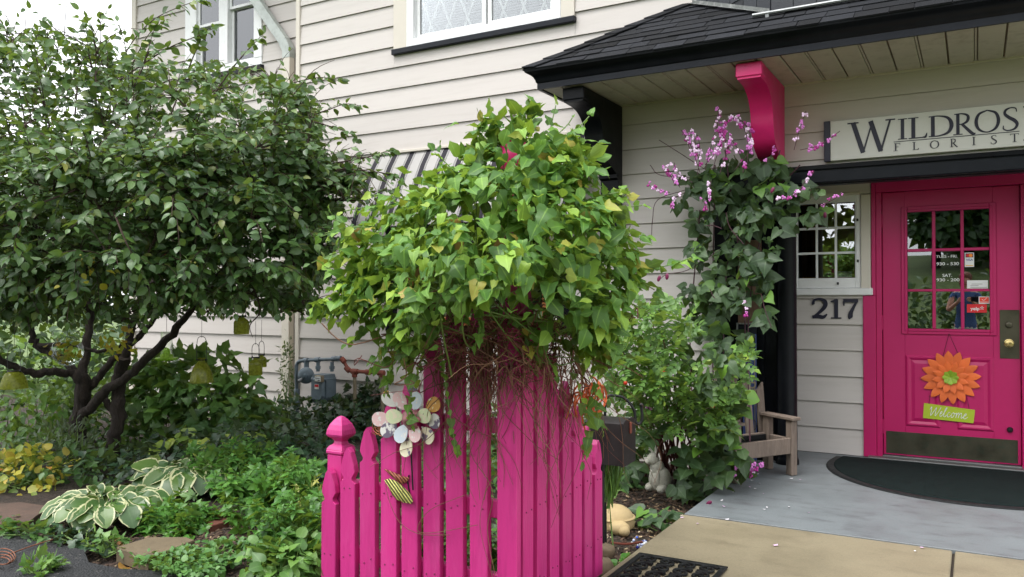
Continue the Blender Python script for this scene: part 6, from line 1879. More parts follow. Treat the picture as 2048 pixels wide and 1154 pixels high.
for k in range(48):
    px, py = r8.uniform(1235, 1495), r8.uniform(865, 985)
    if 1288 < px < 1352 and py > 880: continue
    if py > 1000 - (px - 1380) * .35 and px > 1380: continue
    p = at(px, py, r8.uniform(5.15, 5.75)); p[2] = max(p[2], -.06)
    nn = unit(np.array([.1, -.8, .7]) + r8.normal(size=3) * .3); fd_ = unit(np.array([r8.normal() * .7, -.4, -.6])); side = unit(np.cross(nn, fd_)); sz = r8.uniform(.08, .12)
    for dd, off in ((fd_, fd_ * .5), (unit(fd_ * .35 + side), side * .45), (unit(fd_ * .35 - side), -side * .45)):
        bacc2[0].append(p + off * sz * .35); bacc2[1].append(unit(dd + r8.normal(size=3) * .15)); bacc2[2].append(unit(nn + r8.normal(size=3) * .2)); bacc2[3].append(sz)
M['beanleaf'] = leafmat('bean_leaf', [(0, (.024, .052, .022)), (.4, (.036, .076, .030)), (.75, (.055, .105, .040)), (.9, (.080, .165, .038)), (1, (.15, .31, .042))], .5, .24, vein=.5, clump=2.0)
bb_ = [leaf_base('heart', 1, 1.0, .18, .35, .16, seed=21), leaf_base('heart', 1, 1.1, -.12, .7, .22, seed=22), leaf_base('heart', 1, .9, .38, .3, .18, .25, seed=23), leaf_base('heart', 1, 1.0, .1, 1.0, .2, -.3, seed=24), leaf_base('round', 1, .95, .2, .5, .25, .2, seed=25), leaf_base('heart', 1, .8, .5, -.2, .2, .1, seed=26)]
leaf_set(bv, bb_, M['beanleaf'], *bacc2, 300)
bs = MB()
for (a, b, c) in (((1440, 985), (1425, 700), (1430, 330)), ((1470, 985), (1490, 640), (1450, 300)), ((1400, 950), (1380, 700), (1400, 420)), ((1500, 900), (1500, 600), (1560, 300)), ((1450, 980), (1460, 500), (1600, 330))):
    bs.tube(spline([on_y(*a, -.5), on_y(*b, -.22), on_y(*c, -.28)], 8), .005, 6, False)
for q in (((1420, 345), (1350, 300), (1318, 280)), ((1380, 355), (1320, 350), (1300, 330)), ((1370, 380), (1315, 400), (1305, 440), (1303, 480)), ((1440, 500), (1375, 540), (1335, 548), (1318, 560))):
    bs.tube(spline([on_y(*p, -.35) for p in q], 5), .003, 5, False)
for q in (((1452, 425), (1460, 455), (1487, 488)), ((1420, 578), (1425, 590), (1430, 597)), ((1523, 590), (1530, 620), (1543, 655)), ((1410, 452), (1425, 451), (1443, 457))):
    bs.tube(spline([on_y(*p, -.52) for p in q], 4), .003, 4, False)
bs.build('stems', M['beanstem'], bv, smooth=70, kind='stuff')
fl_m = [paint('lilac_petal', srgb(206, 122, 198), .5, .12, 30, 0), paint('pale_petal', srgb(236, 206, 236), .5, .08, 30, 0), paint('magenta_petal', srgb(164, 44, 134), .5, .15, 30, 0)]
racemes = [((1470, 340), (1500, 300), (1498, 262), (1478, 238), (1455, 240)), ((1400, 345), (1385, 300), (1372, 270)), ((1425, 340), (1440, 290), (1450, 250), (1470, 232)), ((1395, 350), (1400, 300), (1395, 270)), ((1360, 375), (1345, 350), (1330, 335)), ((1340, 385), (1320, 380), (1305, 372)), ((1440, 345), (1455, 300), (1462, 275)),
           ((1402, 330), (1392, 300), (1388, 268), (1378, 262)), ((1410, 340), (1420, 300), (1436, 240), (1434, 212)), ((1410, 330), (1440, 290), (1432, 235)), ((1495, 330), (1495, 280), (1480, 240), (1468, 232)), ((1490, 310), (1470, 290), (1458, 265)), ((1350, 370), (1338, 345), (1325, 335)), ((1385, 365), (1355, 345), (1348, 325)), ((1422, 360), (1420, 385), (1424, 400)),
           ((1370, 385), (1345, 400), (1345, 418)), ((1412, 425), (1410, 410), (1406, 400)), ((1486, 345), (1487, 330), (1484, 315)), ((1588, 300), (1600, 255), (1612, 222)), ((1600, 300), (1640, 290), (1680, 262)), ((1600, 380), (1612, 360), (1628, 342)), ((1550, 400), (1580, 395), (1605, 375)), ((1640, 412), (1665, 400), (1684, 386)), ((1490, 640), (1494, 620), (1492, 600)), ((1440, 960), (1460, 950), (1478, 938)), ((1490, 950), (1515, 935), (1530, 925)), ((1300, 820), (1296, 815), (1294, 812)), ((1500, 920), (1506, 940), (1500, 955)), ((1310, 378), (1300, 372), (1296, 365)), ((1380, 300), (1372, 275), (1362, 260)), ((1455, 300), (1448, 270), (1446, 250)), ((1530, 330), (1545, 310), (1550, 290))]
for q in racemes:
    Yf = -.56 if q[0][1] < 800 else -.75
    pth = spline([on_y(a, b, Yf) if b < 800 else at(a, b, 5.2) for a, b in q], 5)
    mb = MB(); mb.mi = 0
    mb.tube(pth, .0028, 5, False)
    L_ = sum(np.linalg.norm(np.array(a) - np.array(b)) for a, b in zip(pth, pth[1:]))
    n_ = max(3, int(L_ / .027))
    for k in range(n_):
        t = .25 + .75 * k / max(1, n_ - 1); i = min(int(t * (len(pth) - 1)), len(pth) - 2)
        c = np.array(pth[i]) + rng.normal(size=3) * .010
        mb.mi = int(rng.choice([1, 1, 2, 2, 3])); s_ = .0140 * rng.uniform(.7, 1.2) * (1 - .3 * t)
        Mx = Matrix.Rotation(rng.uniform(0, 6.28), 3, 'Y') @ Matrix.Rotation(rng.uniform(-.5, .5), 3, 'X')
        # two wings and a keel
        for (ux, uz, sx, sz_) in ((-.7, .3, .9, 1.), (.7, .3, .9, 1.), (0, -.7, .6, .8)):
            o_ = Mx @ Vector((ux * s_, -.2 * s_, uz * s_)); mb.ball((c[0] + o_[0], c[1] + o_[1], c[2] + o_[2]), s_ * sx * .85, s_ * .45, s_ * sz_ * .85, 7, 5)
    mb.build('flower_raceme', [M['beanstem']] + fl_m, bv, smooth=60)
pod = paint('purple_pod', srgb(104, 20, 66), .35, .15, 20, .1, 60)
for (px, py, D, a) in ((1318, 557, 5.3, .4), (1334, 553, 5.3, .1), (1418, 1006, 4.9, .9), (1650, 430, 5.7, 0), (1545, 380, 5.6, .5)):
    c = at(px, py, D); mb = MB(); mb.ball(c, .012, .006, .022, 10, 8, Matrix.Rotation(a, 3, 'Y')); mb.build('seed_pod', pod, bv, smooth=60)

# ================================================================== rose bush
rp = on_z(1345, 960, GZ)
rose = empty('rose_bush', tuple(rp), 'light green rose bush of small leaflets between mailbox and chair', 'bush')
rose_poly = [(1225, 690), (1260, 640), (1300, 610), (1345, 615), (1385, 640), (1380, 680), (1360, 720), (1415, 760), (1455, 725), (1485, 700), (1500, 712), (1490, 735), (1455, 765), (1468, 805), (1460, 845), (1440, 862), (1420, 830), (1390, 862), (1330, 850), (1295, 865), (1262, 840), (1240, 790), (1205, 740)]
racc = ([], [], [], []); rsm = MB(); tries = 0
while len(racc[0]) < 620 and tries < 30000:
    tries += 1
    px, py = rng.uniform(1200, 1530), rng.uniform(605, 930)
    if not inpoly(px, py, rose_poly): continue
    u = (px - 1350) / 170; w = (py - 760) / 160
    hf = .42 * math.sqrt(max(.05, 1 - min(1, u * u * .8 + w * w * .8)))
    p = at(px, py, 5.35 - rng.uniform(-1, 1) * hf)
    outw = unit(p - np.array([rp[0], rp[1], .5]))
    racc[0].append(p); racc[1].append(unit(outw * .6 + rng.normal(size=3) * .55 + (0, 0, .1))); racc[2].append(unit(np.array([0, -.25, .9]) + outw * .3 + rng.normal(size=3) * .3)); racc[3].append(rng.uniform(.085, .125))
for k in range(34):
    i = rng.integers(0, len(racc[0])); e = np.array(racc[0][i]); b = rp + np.array([rng.normal() * .08, rng.normal() * .08, 0])
    rsm.tube(spline([b, (b + e) / 2 + rng.normal(size=3) * .06 + (0, 0, .08), e], 6), list(np.linspace(.008, .003, 13)), 5, False)
rsm.build('stems', M['redstem'], rose, smooth=70, kind='stuff')
M['roseleaf'] = leafmat('rose_leaf', [(0, (.055, .125, .035)), (.4, (.085, .180, .042)), (.8, (.12, .235, .05)), (.96, (.20, .34, .05)), (1, (.30, .40, .06))], .45, .32, clump=3, tcol=(.36, .5, .05))
leaf_set(rose, [compound_base(3, 'ovate', .42, s_) for s_ in (1, 2, 3, 4)], M['roseleaf'], *racc, 260)
hip_ = paint('red_rose_hip', srgb(196, 50, 30), .35, .1, 20, 0)
for (px, py) in ((1251, 766), (1425, 812), (1330, 742)):
    mb = MB(); mb.ball(at(px, py, 4.95), .013, n=10, m=8); mb.build('rose_hip', hip_, rose, smooth=60)

# ================================================================== hostas
def hosta(label, px, py, n, size, mat, tilt=.0, spread=1., seed=0):
    r7 = np.random.default_rng(seed)
    c = on_z(px, py, GZ); t = empty('hosta', tuple(c), label, 'hosta', 'hosta plants in the bed')
    pos, X, N_, sc = [], [], [], []; st = MB()
    for k in range(n):
        a = k * 2.39996 + r7.uniform(-.3, .3); ring = ((k + .5) / n) ** .6
        el = R(80 - 44 * ring); ln = size * (1.0 + 1.25 * ring) * spread
        d = np.array([math.cos(a) * math.cos(el), math.sin(a) * math.cos(el), math.sin(el)])
        base = c + np.array([math.cos(a) * .03, math.sin(a) * .03, 0])
        e = base + d * ln + np.array([0, 0, -.03 * ring])
        st.tube(spline([base, base + d * ln * .55 + np.array([0, 0, .02]), e], 4), .004, 5, False)
        dirv = unit(np.array([math.cos(a), math.sin(a), .45 - 1.2 * ring + r7.uniform(-.35, .35)]) + r7.normal(size=3) * .22)
        nn = unit(np.array([math.cos(a) * .55, math.sin(a) * .55, .7]) + r7.normal(size=3) * .22 + unit(CAM - e) * .35)
        pos.append(e); X.append(dirv); N_.append(nn); sc.append(size * r7.uniform(.8, 1.12) * (.75 + .3 * ring))
    st.build('stalks', M['greenstem'], t, smooth=70, kind='stuff')
    leaf_set(t, [leaf_base('round', 1, .92, .12, .5, .10, seed=31 + s_, rings=3) for s_ in range(4)], mat, pos, X, N_, sc, 300)
M['hosta'] = leafmat('variegated_hosta_leaf', [(0, (.035, .085, .026)), (.5, (.050, .110, .030)), (1, (.085, .155, .035))], .38, .2, edge=((.46, .47, .26), .82), clump=2, vein=.15)
M['hostay'] = leafmat('yellow_hosta_leaf', [(0, (.12, .22, .03)), (.5, (.22, .32, .04)), (1, (.34, .40, .06))], .4, .3, clump=2, tcol=(.5, .55, .06))
hosta('cream edged variegated hosta spreading towards the asphalt drive', 215, 1048, 110, .128, M['hosta'], seed=1)
hosta('cream edged variegated hosta beside the yellow hosta', 396, 985, 90, .152, M['hosta'], seed=2)
hosta('yellow green hosta behind the variegated hosta', 424, 930, 22, .185, M['hostay'], seed=3)

# ================================================================== shrubs and bed plants
def shrub(name, label, cat, c, rx, ry, rz, n, size, bases, mat, np_=120, group=None, up=.5, droop=.1, base_z=None, stems=14, jag=.25, stem_mat=None, X_up=0.):
    c = np.asarray(c, float)
    t = empty(name, (c[0], c[1], GZ if base_z is None else base_z), label, cat, group)
    ph = rng.uniform(0, 6.28, 8)
    pos, X, N_, sc = [], [], [], []
    while len(pos) < n:
        v = rvec(); k_ = rng.uniform(.25, 1) ** .5
        a = math.atan2(v[1], v[0])
        k_ *= 1 + jag * math.sin(3 * a + ph[0]) * math.sin(4 * v[2] + ph[1]) + jag * .6 * math.sin(7 * a + ph[2] + 5 * v[2])
        p = c + v * np.array([rx, ry, rz]) * k_
        if p[2] < (GZ if base_z is None else base_z) + .01: continue
        if p[1] > -.03 and p[0] > XL and p[0] < XC and p[1] > .15: p[1] = .13
        if p[1] > -.03 and p[0] >= XC: p[1] = -.04
        d = unit(v * .7 + rng.normal(size=3) * .45 + np.array([0, 0, -droop + X_up]))
        nn = unit(np.array([0, 0, up]) + v * .5 + rng.normal(size=3) * .3)
        pos.append(p); X.append(d); N_.append(nn); sc.append(size * rng.uniform(.65, 1.2))
    st = MB(); b0 = np.array([c[0], c[1], GZ if base_z is None else base_z])
    for k in range(stems):
        e = np.array(pos[rng.integers(0, n)]); b = b0 + np.array([rng.normal() * rx * .25, rng.normal() * ry * .25, 0])
        st.tube(spline([b, (b + e) / 2 + rng.normal(size=3) * .03, e], 4), list(np.linspace(.006, .0025, 9)), 4, False)
    st.build('stems', stem_mat or M['greenstem'], t, smooth=70, kind='stuff')
    leaf_set(t, bases, mat, pos, X, N_, sc, int(np_ * .45))
    return t
lob = [leaf_base('lobed', 1, 1.0, .2, .35, .12, seed=41), leaf_base('lobed', 1, 1.15, .12, .5, .15, seed=42), leaf_base('lobed', 1, .9, .3, .25, .1, seed=43)]
ova = [leaf_base('ovate', 1, 1.0, .25, .35, .08, seed=44), leaf_base('ovate', 1, 1.2, .15, .5, .1, seed=45), leaf_base('ovate', 1, .85, .35, .25, .06, seed=46)]
lan = [leaf_base('lance', 1, 1.2, .25, .5, .05, seed=47), leaf_base('lance', 1, 1.0, .3, .3, .05, seed=48)]
hea = [leaf_base('heart', 1, 1.0, .15, .35, .12, seed=49), leaf_base('heart', 1, .9, .25, .4, .1, seed=50)]
rou = [leaf_base('round', 1, 1.0, .12, .3, .1, seed=51), leaf_base('round', 1, .9, .2, .4, .12, seed=52)]
def rosette_base(seed):
    r_ = random.Random(seed); V, Fc, U_ = [], [], []; off = 0
    for lev in range(3):
        for k in range(4 if lev < 2 else 3):
            a = k * math.pi / (2 if lev < 2 else 1.5) + lev * .78 + r_.uniform(-.25, .25); el_ = (-.15, .15, .75)[lev] + r_.uniform(-.15, .15); sz = (.62, .50, .30)[lev] * r_.uniform(.85, 1.1)
            v, f, u = leaf_base('ovate', 1, .92, .22, .55, .06, seed=seed * 10 + k + lev * 4)
            d = np.array([math.cos(a) * math.cos(el_), math.sin(a) * math.cos(el_), math.sin(el_)]); n0 = np.array([-math.cos(a) * math.sin(el_), -math.sin(a) * math.sin(el_), math.cos(el_)])
            Rm_ = np.stack([d, np.cross(n0, d), n0], 1)
            V.append(v * sz @ Rm_.T + np.array([0, 0, (-.42, -.12, .05)[lev]])); Fc += [tuple(i + off for i in q) for q in f]; U_.append(u); off += len(v)
    V.append(np.array([[.02, 0, .05], [-.02, 0, .05], [-.02, 0, -.9], [.02, 0, -.9]])); Fc.append((off, off + 1, off + 2, off + 3)); U_.append(np.zeros(4))
    return np.concatenate(V), Fc, np.concatenate(U_)
ros = [rosette_base(s_) for s_ in (1, 2, 3, 4)]
GL = lambda a, b, c, **k: leafmat(*[k.pop('nm')], [(0, a), (.5, b), (1, c)], **k)
M['lightgreen'] = GL((.060, .145, .034), (.095, .21, .044), (.15, .29, .055), nm='light_green_leaf', rough=.45, trans=.3, vein=.3)
M['midgreen'] = GL((.032, .085, .026), (.05, .12, .032), (.075, .165, .04), nm='mid_green_leaf', rough=.45, trans=.28, vein=.2)
M['mint'] = GL((.040, .130, .022), (.064, .185, .028), (.10, .245, .036), nm='mint_leaf', rough=.45, trans=.3, vein=.25)
M['ivy'] = GL((.012, .034, .018), (.020, .052, .024), (.034, .075, .030), nm='ivy_leaf', rough=.4, trans=.12, vein=.35)
M['clover'] = GL((.05, .14, .035), (.075, .19, .045), (.11, .24, .06), nm='clover_leaf', rough=.5, trans=.25)
M['greyleaf'] = GL((.05, .075, .045), (.07, .10, .06), (.10, .13, .08), nm='grey_green_leaf', rough=.6, trans=.2)
M['hedge'] = GL((.018, .048, .016), (.03, .075, .022), (.05, .11, .03), nm='hedge_leaf', rough=.5, trans=.2)

shrub('lobed_shrub', 'light green lobed leaf shrub under the lanterns against the wall', 'shrub', at(385, 775, 7.3), .75, .35, .36, 420, .135, lob, M['lightgreen'], 170)
shrub('lobed_shrub', 'pale shrub with lobed leaves behind the right tree stem', 'shrub', at(300, 790, 7.3), .40, .30, .42, 230, .115, lob, M['lightgreen'], 90)
shrub('broadleaf_shrub', 'dark broad leaved shrub below the bell lantern', 'shrub', at(455, 840, 7.0), .55, .35, .26, 300, .13, lob, M['midgreen'], 120)
shrub('weed_shrub', 'fresh green leafy shrub at the left behind the yellow shrub', 'shrub', at(75, 830, 7.3), .55, .4, .34, 420, .095, ova, M['lightgreen'], 150)
shrub('weed_shrub', 'darker green shrub behind the tree base', 'shrub', at(215, 850, 7.4), .6, .35, .30, 380, .085, ova, M['midgreen'], 100)
shrub('tall_weeds', 'sparse tall weeds growing under the left tree arm', 'weeds', at(115, 770, 8.2), .8, .4, .55, 420, .09, lan + ova, M['lightgreen'], 120)
shrub('yellow_shrub', 'low shrub with bright yellow leaves at the drive edge', 'shrub', at(40, 948, 5.75), .38, .26, .20, 260, .064, ova + rou, leafmat('yellow_shrub_leaf', [(0, (.09, .18, .03)), (.3, (.24, .30, .035)), (.65, (.42, .38, .045)), (.95, (.46, .34, .06)), (1, (.42, .14, .05))], .45, .35, tcol=(.6, .55, .06), vein=.2), 240)
shrub('lavender_clump', 'grey green stringy clump at the foot of the tree', 'plant', at(130, 900, 6.3), .28, .2, .26, 420, .06, lan, M['greyleaf'], 80, up=.3, X_up=.6)
shrub('ivy_patch', 'dark ivy heaped against the wall under the gas meter', 'ivy', on_y(655, 850, -.30), .85, .34, .26, 700, .075, lob, M['ivy'], 220)
shrub('ivy_patch', 'dark ivy climbing the wall right of the gas meter', 'ivy', on_y(735, 815, -.06), .34, .06, .28, 190, .075, lob, M['ivy'], 120)
shrub('ivy_patch', 'dark ivy bank between hosta and fence post', 'ivy', at(560, 900, 6.0), .60, .45, .22, 640, .07, lob, M['ivy'], 160)
shrub('downspout_creeper', 'thin pale creeper climbing the downspout', 'creeper', on_y(575, 745, .05), .13, .05, .40, 210, .055, lan, M['greyleaf'], 100, up=.2)
shrub('mint_clump', 'bright mint clump in front of the red brick', 'mint', at(352, 1045, 4.75), .26, .22, .15, 105, .115, ros, M['mint'], 200, up=1.6)
shrub('mint_clump', 'bright mint bank reaching the pink end post', 'mint', at(560, 985, 4.9), .40, .38, .22, 240, .115, ros, M['mint'], 400, up=1.6)
shrub('mint_clump', 'feathery green weeds beside the low pink picket', 'weeds', at(600, 1050, 4.1), .26, .26, .16, 130, .10, ros, M['mint'], 260, up=1.6)
shrub('mint_clump', 'upright mint bank below the dark ivy', 'mint', at(470, 940, 5.6), .42, .30, .20, 200, .115, ros, M['mint'], 340, up=1.6)
shrub('round_leaf_weeds', 'round leaved weeds at the foot of the pink pickets', 'weeds', at(580, 1120, 3.85), .26, .20, .10, 240, .062, hea + rou, M['lightgreen'], 200, up=.9)
shrub('clover_mat', 'low clover mat along the edge of the drive', 'clover', at(372, 1122, 4.0), .26, .16, .035, 520, .030, rou, M['clover'], 260, up=1., jag=.3)
shrub('clover_mat', 'low clover beside the tan slab', 'clover', at(455, 1100, 4.15), .20, .18, .04, 330, .032, rou, M['clover'], 200, up=1.)
shrub('ivy_trail', 'small ivy trailing over the edge of the asphalt drive', 'ivy', at(150, 1075, 4.45), .30, .10, .045, 90, .055, lob, M['ivy'], 90, up=.9)
shrub('ivy_trail', 'bright young ivy leaves beside the tan slab', 'ivy', at(215, 1092, 4.3), .16, .06, .05, 34, .05, lob, M['lightgreen'], 34, up=.8)
shrub('ivy_trail', 'ivy leaves below the flat brown stone', 'ivy', at(35, 1058, 4.6), .32, .10, .05, 90, .055, lob, M['midgreen'], 90, up=.9)
shrub('asphalt_weed', 'small weed growing through the black asphalt', 'weed', at(82, 1145, 3.95), .10, .09, .09, 60, .055, lan + lob, M['lightgreen'], 60, up=.5, X_up=.4)
shrub('post_weeds', 'pale yellow weeds beside the pink end post', 'weeds', at(625, 1000, 4.4), .10, .12, .12, 60, .06, lan, leafmat('pale_weed_leaf', [(0, (.14, .2, .04)), (1, (.34, .33, .08))], .5, .3), 60)
shrub('bed_weeds', 'mixed weeds filling the bed behind the pink fence', 'weeds', (-2.1, -3.2, .02), .42, .28, .22, 150, .11, ros, M['mint'], 120, up=1.6)
shrub('bed_weeds', 'low weeds on the bed between fence and wall', 'weeds', (-2.9, -1.9, .0), .9, .7, .22, 900, .075, ova + lob, M['midgreen'], 150, up=.8)
shrub('bed_weeds', 'shaded weeds along the wall behind the fence vine', 'weeds', (-3.0, -.55, .1), .9, .35, .35, 700, .08, ova + lob, M['midgreen'], 150, up=.7)
shrub('bed_weeds', 'green plants behind the mailbox and fence end', 'weeds', (-2.45, -.85, .1), .45, .4, .35, 600, .08, hea + ova, M['midgreen'], 200, up=.7)
shrub('bed_weeds', 'low weeds around the trunk of the tree', 'weeds', (-6.2, -2.6, -.02), 1.0, .6, .14, 700, .07, ova + lob, M['midgreen'], 150, up=.8)
shrub('bed_weeds', 'dark ground cover between tree and ivy bank', 'weeds', (-5.2, -2.0, 0), .9, .8, .16, 900, .07, lob, M['ivy'], 150, up=.8)
shrub('grass_tuft', 'tuft of long grass beside the last pink picket', 'grass', at(1222, 985, 4.35), .03, .05, .12, 60, .28, [leaf_base('blade', 1, 1, .1, .6, seed=60), leaf_base('blade', 1, 1, .1, .9, seed=61)], M['lightgreen'], 70, up=.2, X_up=3.2, stems=1)
shrub('mulch_seedlings', 'few round leaved seedlings on the mulch by the walk', 'seedlings', on_z(1330, 1050, GZ) + np.array([0, 0, .03]), .17, .12, .03, 26, .06, hea, M['midgreen'], 26, up=1., stems=4)
shrub('mulch_seedlings', 'young plant sprouting below the last pink picket', 'seedlings', on_z(1245, 1140, GZ) + np.array([0, 0, .03]), .05, .05, .04, 14, .055, rou, M['mint'], 14, up=1., stems=3)

# mulch chips and dry leaves lying on the bed
chip = (np.array([(-.5, -.2, 0), (.5, -.25, .02), (.55, .2, 0), (-.45, .22, .03), (-.4, -.15, .12), (.4, -.18, .14), (.45, .14, .12), (-.38, .16, .15)]),
        [(0, 1, 5, 4), (1, 2, 6, 5), (2, 3, 7, 6), (3, 0, 4, 7), (4, 5, 6, 7)], np.zeros(8))
def scatter(name, n, x0, x1, y0, y1, size, mat, label, cat):
    x = rng.uniform(x0, x1, n); y = rng.uniform(y0, y1, n)
    p = np.stack([x, y, [bedz(a, b) + .004 for a, b in zip(x, y)]], 1)
    a = rng.uniform(0, 6.28, n)
    X = np.stack([np.cos(a), np.sin(a), rng.normal(size=n) * .25], 1); N_ = np.stack([rng.normal(size=n) * .3, rng.normal(size=n) * .3, np.ones(n)], 1)
    return joined(name, [chip], p, frames(X, N_), rng.uniform(.5, 1.3, n) * size, mat, None, label=label, cat=cat)
chipm = leafmat('mulch_chip', [(0, (.02, .012, .009)), (.5, (.055, .03, .02)), (.85, (.09, .055, .035)), (1, (.30, .22, .14))], .8, .0)
scatter('mulch', 2600, -2.3, -1.48, -3.3, -1.0, .030, chipm, 'dark bark mulch covering the bed beside the walk', 'mulch')
scatter('mulch', 2600, -4.8, -2.4, -3.72, -3.0, .030, chipm, 'dark bark mulch along the edge of the drive', 'mulch')
pebm = leafmat('pebble', [(0, (.25, .2, .14)), (.5, (.42, .34, .22)), (1, (.55, .5, .42))], .7, .0)
scatter('pebbles', 160, -2.1, -1.55, -2.6, -1.4, .022, pebm, 'small cream pebbles scattered over the mulch', 'pebbles')
def dryleaf(px, py, lab, s_=.09):
    p = on_z(px, py, GZ + .02); v, f, u = leaf_base('ovate', 1, 1.3, .3, .5, .15, seed=px)
    me = mesh_np('dry_leaf', v, f, u, M['brownleaf'])
    inst(me, 'dry_leaf', Matrix.Translation((p[0], p[1], bedz(p[0], p[1]) + .02)) @ Matrix.Rotation(rng.uniform(0, 6), 4, 'Z') @ Matrix.Rotation(.4, 4, 'X') @ Matrix.Scale(s_, 4), None, label=lab, cat='leaf', group='dry leaves on the bed')
for (px, py) in ((245, 1098), (255, 1108), (240, 1120), (262, 1124), (228, 1080), (250, 1072)): dryleaf(px, py, 'dry brown leaf lying between tan slab and asphalt')
dryleaf(402, 1146, 'large dry brown leaf beside the clover mat', .12)

# ================================================================== beyond the house corner, and across the drive behind the viewer
shrub('far_bush', 'dense green bush beyond the far corner of the house', 'bush', (-12.6, 1.2, .7), 1.8, 1.2, 1.1, 1500, .17, ova, M['hedge'], 120)
shrub('far_bush', 'tall leafy bush at the far left behind the tree', 'bush', (-14.5, -1.2, .7), 1.6, 1.5, 1.1, 1400, .17, ova, M['midgreen'], 120)
def bigtree(label, x, y, h, r_, n, size, seed):
    t = empty('park_tree', (x, y, 0), label, 'tree', 'trees across the lawn')
    mb = MB(); z0_ = slope(y)
    mb.tube(spline([(x, y, z0_ - .3), (x + .1, y, z0_ + h * .3), (x, y + .1, z0_ + h * .75)], 4), list(np.linspace(.28, .08, 9)), 8); mb.build('trunk', M['bark'], t, smooth=70)
    rg = np.random.default_rng(seed)
    pos, X, N_, sc = [], [], [], []
    blobs = [(np.array([x, y, z0_ + h * .55]) + rg.normal(size=3) * np.array([r_ * .5, r_ * .45, h * .26]), r_ * rg.uniform(.35, .6)) for _ in range(26)]
    for k in range(n):
        c, rr_ = blobs[rg.integers(0, len(blobs))]; v = unit(rg.normal(size=3)); p = c + v * rr_ * rg.uniform(.5, 1.05)
        if p[2] < z0_ + .2: continue
        pos.append(p); X.append(unit(rg.normal(size=3))); N_.append(unit(v + np.array([0, 0, .7]))); sc.append(size * rg.uniform(.6, 1.3))
    pos = np.array(pos)
    joined('crown', [leaf_base('kite', 1, 1.2, .2, .3, seed=70)], pos, frames(np.array(X), np.array(N_)), np.array(sc), M['hedge'], t)
def slope(y):
    return float(np.interp(-y, [0, 17, 26, 55, 140], [-.16, -.12, .3, 4.3, 5.0]))
v, f = [], []
ys = np.linspace(-11.5, -120, 50)
for y in ys:
    for x in np.linspace(-70, 70, 30): v.append((x, y, slope(y) - .01 + .15 * math.sin(x * .3) * max(0, (-y - 18) / 60)))
for j in range(49):
    for i in range(29): f.append((j * 30 + i, (j + 1) * 30 + i, (j + 1) * 30 + i + 1, j * 30 + i + 1))
mb = MB(); mb.add(v, f); mb.build('park_lawn', M['lawn'], smooth=70, kind='structure')
for k, (x, y, h, r_) in enumerate(((-2.0, -46, 13, 3.2), (2.2, -49, 15, 5.0), (6.0, -46, 14, 5.2), (12, -48, 13, 5), (18, -46, 12, 5), (-24, -54, 4.5, 3.2), (-34, -50, 8, 4.5), (26, -48, 12, 5), (3, -55, 17, 6))):
    bigtree(['broad leafy park tree at the lawn edge', 'tall park tree with a dense crown'][k % 2], x, y, h, r_, 11000, .75, 100 + k)
for k in range(5):
    shrub('park_shrub', 'rounded dark shrub bordering the lawn across the drive', 'shrub', (-5.5 + k * 1.9, -17.5 - (k % 2) * .6, .75), 1.2, .8, .95, 420, .22, ova, M['hedge'], 0, group='shrubs across the drive')

# ================================================================== the photographer, mirrored in the door glass
PO = np.array([-.13, -6.80, -.10])
per = empty('person', tuple(PO), 'person in a blue top and jeans standing on the drive holding up a phone', 'person')
J, Rr, Ed = [], [], []
def jn(p, r_, prev=None):
    J.append(tuple(p)); Rr.append(r_); i = len(J) - 1
    if prev is not None: Ed.append((prev, i))
    return i
pel = jn((0, 0, .93), (.15, .105)); sp1 = jn((0, .0, 1.08), (.13, .095), pel); sp2 = jn((0, -.005, 1.25), (.145, .10), sp1); ch = jn((0, -.01, 1.37), (.13, .085), sp2)
nk = jn((0, .0, 1.465), (.052, .052), ch); nk2 = jn((0, .012, 1.52), (.05, .052), nk); h1 = jn((0, .03, 1.57), (.066, .075), nk2); h2 = jn((0, .02, 1.64), (.074, .088), h1); h3 = jn((0, .005, 1.71), (.055, .065), h2)
hands = []
for s in (-1, 1):
    sh = jn((s * .165, -.01, 1.405), (.055, .055), ch); el = jn((s * .235, .10, 1.15), (.04, .04), sh); wr = jn((s * .105, .285, 1.275), (.026, .022), el)
    pm = jn((s * .085, .335, 1.305), (.034, .018), wr); hands.append((s, pm))
    for k, (dz, ln) in enumerate(((.028, .060), (.010, .070), (-.008, .066), (-.024, .052))):
        a = jn((s * .080, .365, 1.318 + dz), (.009, .009), pm); b = jn((s * (.080 - ln * .45), .384, 1.320 + dz), (.0082, .0082), a); jn((s * (.080 - ln * .95), .380, 1.320 + dz), (.007, .007), b)
    t = jn((s * .072, .335, 1.338), (.011, .011), pm); jn((s * .050, .345, 1.352), (.009, .009), t)
    hp = jn((s * .09, 0, .90), (.095, .095), pel); kn = jn((s * .10, .02, .50), (.062, .065), hp); an = jn((s * .10, -.015, .10), (.042, .045), kn); jn((s * .115, .06, .045), (.045, .036), an); jn((s * .125, .15, .035), (.038, .028), len(J) - 1)
me = bpy.data.meshes.new('figure'); me.from_pydata(J, Ed, [])
tmp = bpy.data.objects.new('figure_tmp', me); COL.objects.link(tmp)
tmp.modifiers.new('s', 'SKIN'); sub_ = tmp.modifiers.new('d', 'SUBSURF'); sub_.levels = 2; sub_.render_levels = 2
for i, v in enumerate(me.skin_vertices[0].data): v.radius = Rr[i]; v.use_root = (i == 0)
bpy.context.view_layer.update()
bm_ = bpy.data.meshes.new_from_object(tmp.evaluated_get(bpy.context.evaluated_depsgraph_get()))
bpy.data.objects.remove(tmp, do_unlink=True)
bm_.name = 'body'; bm_.materials.clear()
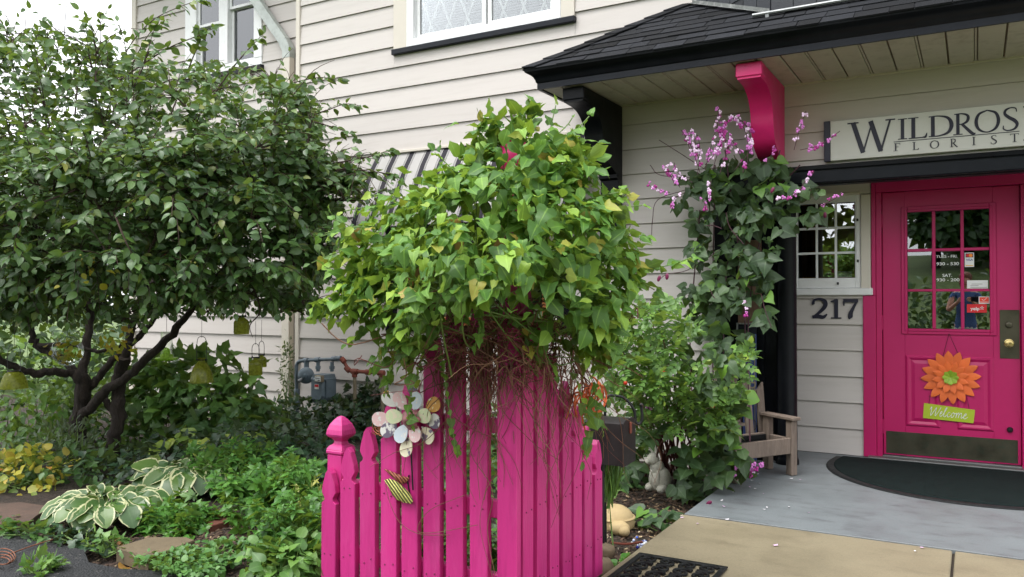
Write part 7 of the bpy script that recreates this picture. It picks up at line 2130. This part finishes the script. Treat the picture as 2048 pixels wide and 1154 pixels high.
for m_ in (paint('skin', srgb(196, 146, 124), .5, .05, 10, .05, 60), paint('blue_top', srgb(66, 92, 138), .85, .1, 10, .3, 80), paint('denim', srgb(44, 54, 84), .85, .12, 14, .3, 120), paint('shoe', (.5, .5, .5), .6, .1, 10, .1, 60), paint('white_hem', (.6, .6, .58), .85, .05, 10, .2, 80)): bm_.materials.append(m_)
for p in bm_.polygons:
    c = p.center
    arm = abs(c.x) > .15 and c.z < 1.36 or c.y > .09 and c.z > 1.0
    p.material_index = 3 if c.z < .085 else 2 if c.z < .84 and not arm else 4 if c.z < .90 and not arm else 1 if c.z < 1.43 and not (arm and (c.z < 1.27 or c.y > .05)) else 0
bm_.shade_smooth()
bo = bpy.data.objects.new('body', bm_); bo.matrix_basis = Matrix.Translation(tuple(PO)); link(bo, per)
hm = paint('auburn_hair', srgb(112, 62, 42), .6, .2, 30, .6, 60, streak=(1, 1, .2))
mb = MB()
for (x, y, z, a, b, c) in ((0, -.01, 1.665, .092, .105, .085), (0, -.05, 1.60, .085, .07, .10), (-.06, -.01, 1.59, .03, .06, .075), (.06, -.01, 1.59, .03, .06, .075), (0, -.055, 1.52, .07, .05, .06)):
    mb.ball(PO + (x, y, z), a, b, c, 18, 12)
mb.build('hair', hm, per, smooth=70)
sk = bpy.data.materials['skin']
mb = MB(); mb.ball(PO + (0, .112, 1.585), .013, .018, .022, 10, 8); mb.build('nose', sk, per, smooth=70)
for s in (-1, 1):
    mb = MB(); mb.ball(PO + (s * .030, .098, 1.612), .012, .008, .008, 10, 8); mb.build('eye', M['stw'], per, smooth=70)
    mb = MB(); mb.ball(PO + (s * .078, .015, 1.595), .010, .020, .030, 10, 8); mb.build('ear', sk, per, smooth=70)
mb = MB(); mb.ball(PO + (0, .100, 1.548), .024, .008, .007, 12, 6); mb.build('mouth', paint('lips', srgb(160, 84, 80), .5, .05, 10, 0), per, smooth=70)
ph_ = MB(); ph_.box(-.085, .059, -6.432, -6.423, 1.188, 1.262, .003)
ph_.build('phone', M['iron'], None, label='black phone held sideways in both hands of the person', cat='phone')
